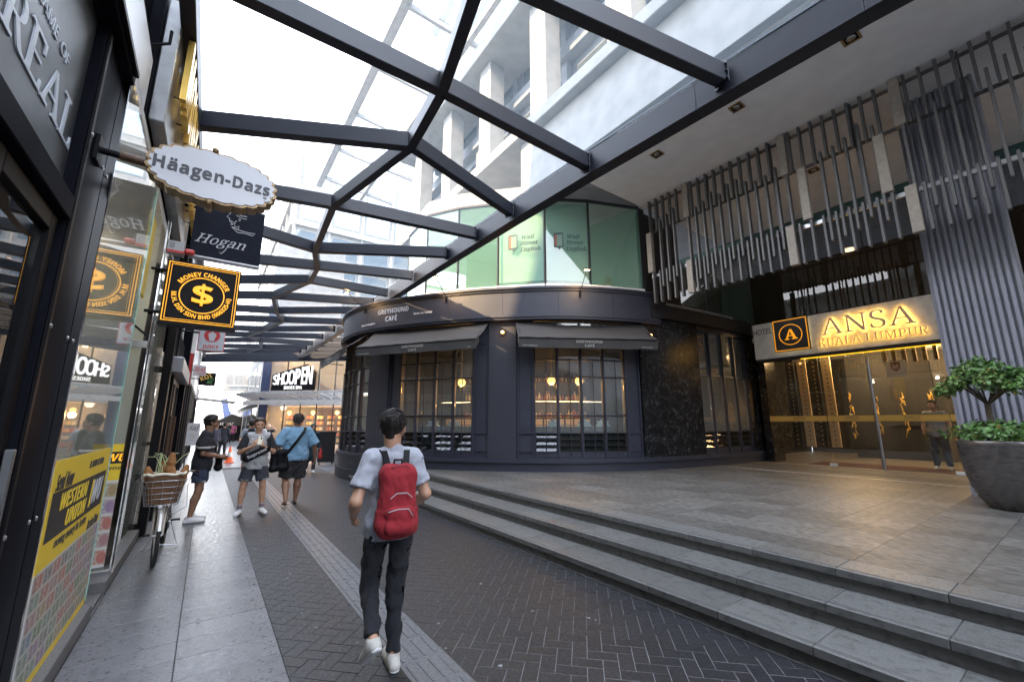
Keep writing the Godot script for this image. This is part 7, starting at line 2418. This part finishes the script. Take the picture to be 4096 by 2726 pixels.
	part(bp, "front_pocket", solid([[V(-0.065, -0.16, 0.06), V(0.065, -0.16, 0.06), 0.055, 0.055], [V(-0.065, -0.07, 0.06), V(0.065, -0.07, 0.06), 0.05, 0.05], [V(0, -0.16, 0.065), V(0, -0.08, 0.06), 0.055, 0.05]], 0.010, 0.03, [], 0.005), redc)
	for s in [-1.0, 1.0]:
		part(bp, "side_pocket", solid([[V(0.135 * s, -0.16, -0.01), V(0.135 * s, -0.06, -0.015), 0.042, 0.036]], 0.010, 0.02, [[V(0, -0.045, 0), V(0, 1, 0)]], 0.003), cloth(lin(0.26, 0.010, 0.018)))
	rod(bp, "seam", [V(-0.10, 0.24, 0.02), V(-0.03, 0.262, 0.045), V(0.04, 0.262, 0.045), V(0.10, 0.23, 0.02)], 0.003, M.black, 5)
	rod(bp, "zip", [V(-0.085, 0.04, 0.085), V(-0.04, 0.075, 0.095), V(0.04, 0.075, 0.095), V(0.085, 0.04, 0.085)], 0.004, M.white_metal, 5)
	rod(bp, "piping", [V(-0.10, -0.05, 0.10), V(-0.03, -0.03, 0.125), V(0.05, -0.035, 0.122), V(0.09, -0.09, 0.11)], 0.004, M.white_metal, 5)
	rod(bp, "handle", [V(-0.035, 0.265, -0.05), V(-0.03, 0.305, -0.05), V(0.03, 0.305, -0.05), V(0.035, 0.265, -0.05)], 0.009, M.black, 6)
	for s in [-1.0, 1.0]:
		strap("shoulder_strap", bp, [[V(0.07 * s, 0.24, -0.06), V(0, 1, 0.4)], [V(0.095 * s, 0.36, -0.13), V(0, 1, 0.3)], [V(0.115 * s, 0.375, -0.20), V(0, 1, -0.3)], [V(0.13 * s, 0.27, -0.30), V(0, 0.5, -1)]], 0.05, 0.010, M.black)
	# woman in a headscarf
	p = human("woman in teal headscarf and dark tunic with a red bag", V(2.93, 0, -15.58), 0.0, {"h": 1.56, "cell": 0.021, "shirt": cloth(lin(0.012, 0.035, 0.055)), "pants": cloth(lin(0.03, 0.03, 0.04)), "leg": 1.9, "tight": 0.02, "sleeve": 1.5, "loose": 0.03, "hem": 0.62, "hairy": false, "skin": M.skin, "wrist": [V(0.26, 0.86, 0.08), V(-0.24, 0.9, 0.10)], "ankle": [V(0.09, 0.085, 0.10), V(-0.11, 0.12, -0.22)], "toe": [V(0.10, 0.03, 0.27), V(-0.12, 0.04, -0.06)]})
	var scarf := cloth(lin(0.035, 0.06, 0.075))
	part(p, "headscarf", solid([[V(0, 1.47, -0.03), V(0, 1.50, 0.0), 0.098, 0.096], [V(0, 1.40, -0.02), V(0, 1.30, 0.0), 0.085, 0.12], [V(0, 1.24, 0.02), V(0, 1.18, 0.05), 0.13, 0.10, 1.4]], 0.018, 0.03, [[V(0, 1.46, 0.052), V(0, 0.12, 1)]] if false else []), scarf)
	part(p, "face_front", solid([[V(0, 1.49, 0.055), V(0, 1.42, 0.062), 0.050, 0.040]], 0.012, 0.01), M.skin)
	var rb := thing("red_bag", "red carrier bag in the headscarfed woman's hand", "bag", V(3.20, 0.62, -15.48))
	part(rb, "sack", solid([[V(0, -0.12, 0), V(0, 0.10, 0), 0.07, 0.04]], 0.02, 0.02), M.red)
	rod(rb, "loop", [V(-0.02, 0.12, 0), V(0, 0.22, 0), V(0.02, 0.12, 0)], 0.006, M.red, 5)
	# others
	human("bald man in black shirt and white trousers shading his eyes", V(2.35, 0, -22.7), 0.0, {"h": 1.56, "cell": 0.028, "shirt": black, "pants": cloth(lin(0.5, 0.5, 0.5)), "leg": 1.95, "tight": 0.03, "hairy": false, "skin": M.skin_pale, "elbow": [V(0.34, 1.42, 0.08), V(-0.24, 1.12, -0.03)], "wrist": [V(0.12, 1.62, 0.16), V(-0.25, 0.88, 0.05)]})
	human("walker in grey shirt with a dark backpack, hidden behind the phone user", V(1.12, 0, -15.2), PI, {"h": 1.70, "cell": 0.024, "shirt": cloth(lin(0.28, 0.32, 0.38)), "pants": black, "leg": 0.9, "sleeve": 0.7})
	human("dark dressed walker with a backpack far down the street", V(0.72, 0, -25.2), PI, {"h": 1.62, "cell": 0.03, "shirt": cloth(lin(0.02, 0.022, 0.035)), "pants": cloth(lin(0.02, 0.02, 0.03)), "leg": 1.95, "sleeve": 1.5})
	human("person in dark clothes and bright pink scarf near the far shops", V(0.36, 0, -23.6), 0.6, {"h": 1.58, "cell": 0.03, "shirt": cloth(lin(0.03, 0.03, 0.05)), "pants": black, "leg": 1.95, "sleeve": 1.5, "hair": M.hair})
	human("tiny distant walker in pink top near the black kiosk", V(1.75, 0, -41.0), PI, {"h": 1.6, "cell": 0.035, "shirt": cloth(lin(0.5, 0.12, 0.22)), "pants": black, "leg": 1.95})
	human("tiny distant walker in black beside the black kiosk", V(1.35, 0, -40.0), 0.0, {"h": 1.66, "cell": 0.035, "shirt": black, "pants": black, "leg": 1.95})
	human("walker in pale shirt behind the phone user's shoulder", V(1.75, 0, -19.6), 0.0, {"h": 1.62, "cell": 0.028, "shirt": white, "pants": denim, "leg": 1.95, "skin": M.skin_pale})
	var bk := thing("dark_backpack", "dark backpack on the grey shirted walker", "backpack", V(1.12, 1.2, -15.02))
	part(bk, "sack", solid([[V(0, -0.18, 0), V(0, 0.16, -0.02), 0.13, 0.11, 1.3]], 0.025, 0.02), M.black)
	# hotel guest seen through the lobby glass
	human("guest in pale shirt and jeans behind the lobby glass", V(15.3, 0.45, -2.55), -PI / 2, {"h": 1.74, "cell": 0.022, "shirt": cloth(lin(0.32, 0.33, 0.36)), "pants": denim, "leg": 1.95, "tight": 0.02})

# ---------------------------------------------------------------- small things in the street
func build_small_things() -> void:
	var t := thing("traffic_cone", "orange traffic cone with a white band in the street", "cone", V(0.91, 0, -21.4))
	var orange := mat(lin(0.75, 0.12, 0.03), 0.5)
	part(t, "foot", cube(V(0.36, 0.035, 0.36), 0.008), orange, V(0, 0.018, 0))
	part(t, "cone", lathe([Vector2(0.14, 0.035), Vector2(0.10, 0.24)], 24), orange)
	part(t, "band", lathe([Vector2(0.10, 0.24), Vector2(0.068, 0.42)], 24), M.sign_white)
	part(t, "tip", lathe([Vector2(0.068, 0.42), Vector2(0.032, 0.64), Vector2(0.0, 0.645)], 24), orange)
	t = thing("menu_stand", "black upright menu stand on castors beside the curved plinth", "stand", V(4.0, 0, -18.3))
	part(t, "board", cube(V(0.62, 1.15, 0.07), 0.006), M.ink, V(0, 0.66, 0), V(0, -0.3, 0))
	part(t, "frame", cube(V(0.66, 0.04, 0.10), 0.006), M.black, V(0, 1.25, 0), V(0, -0.3, 0))
	for s in [-0.24, 0.24]:
		part(t, "castor", lathe([Vector2(0, -0.02), Vector2(0.04, -0.02), Vector2(0.04, 0.02), Vector2(0, 0.02)], 14), M.rubber, V(s, 0.04, 0), V(0, 0, PI / 2))
		rod(t, "castor_stem", [V(s, 0.05, 0), V(s, 0.10, 0)], 0.012, M.alu)
	t = thing("red_basket", "red shopping basket standing outside the shoe shop", "basket", V(3.25, 0, -23.2))
	part(t, "tub", cube(V(0.34, 0.24, 0.24), 0.02), M.red, V(0, 0.14, 0))
	rod(t, "loop", [V(-0.14, 0.25, 0), V(-0.10, 0.42, 0), V(0.10, 0.42, 0), V(0.14, 0.25, 0)], 0.012, M.red, 6)
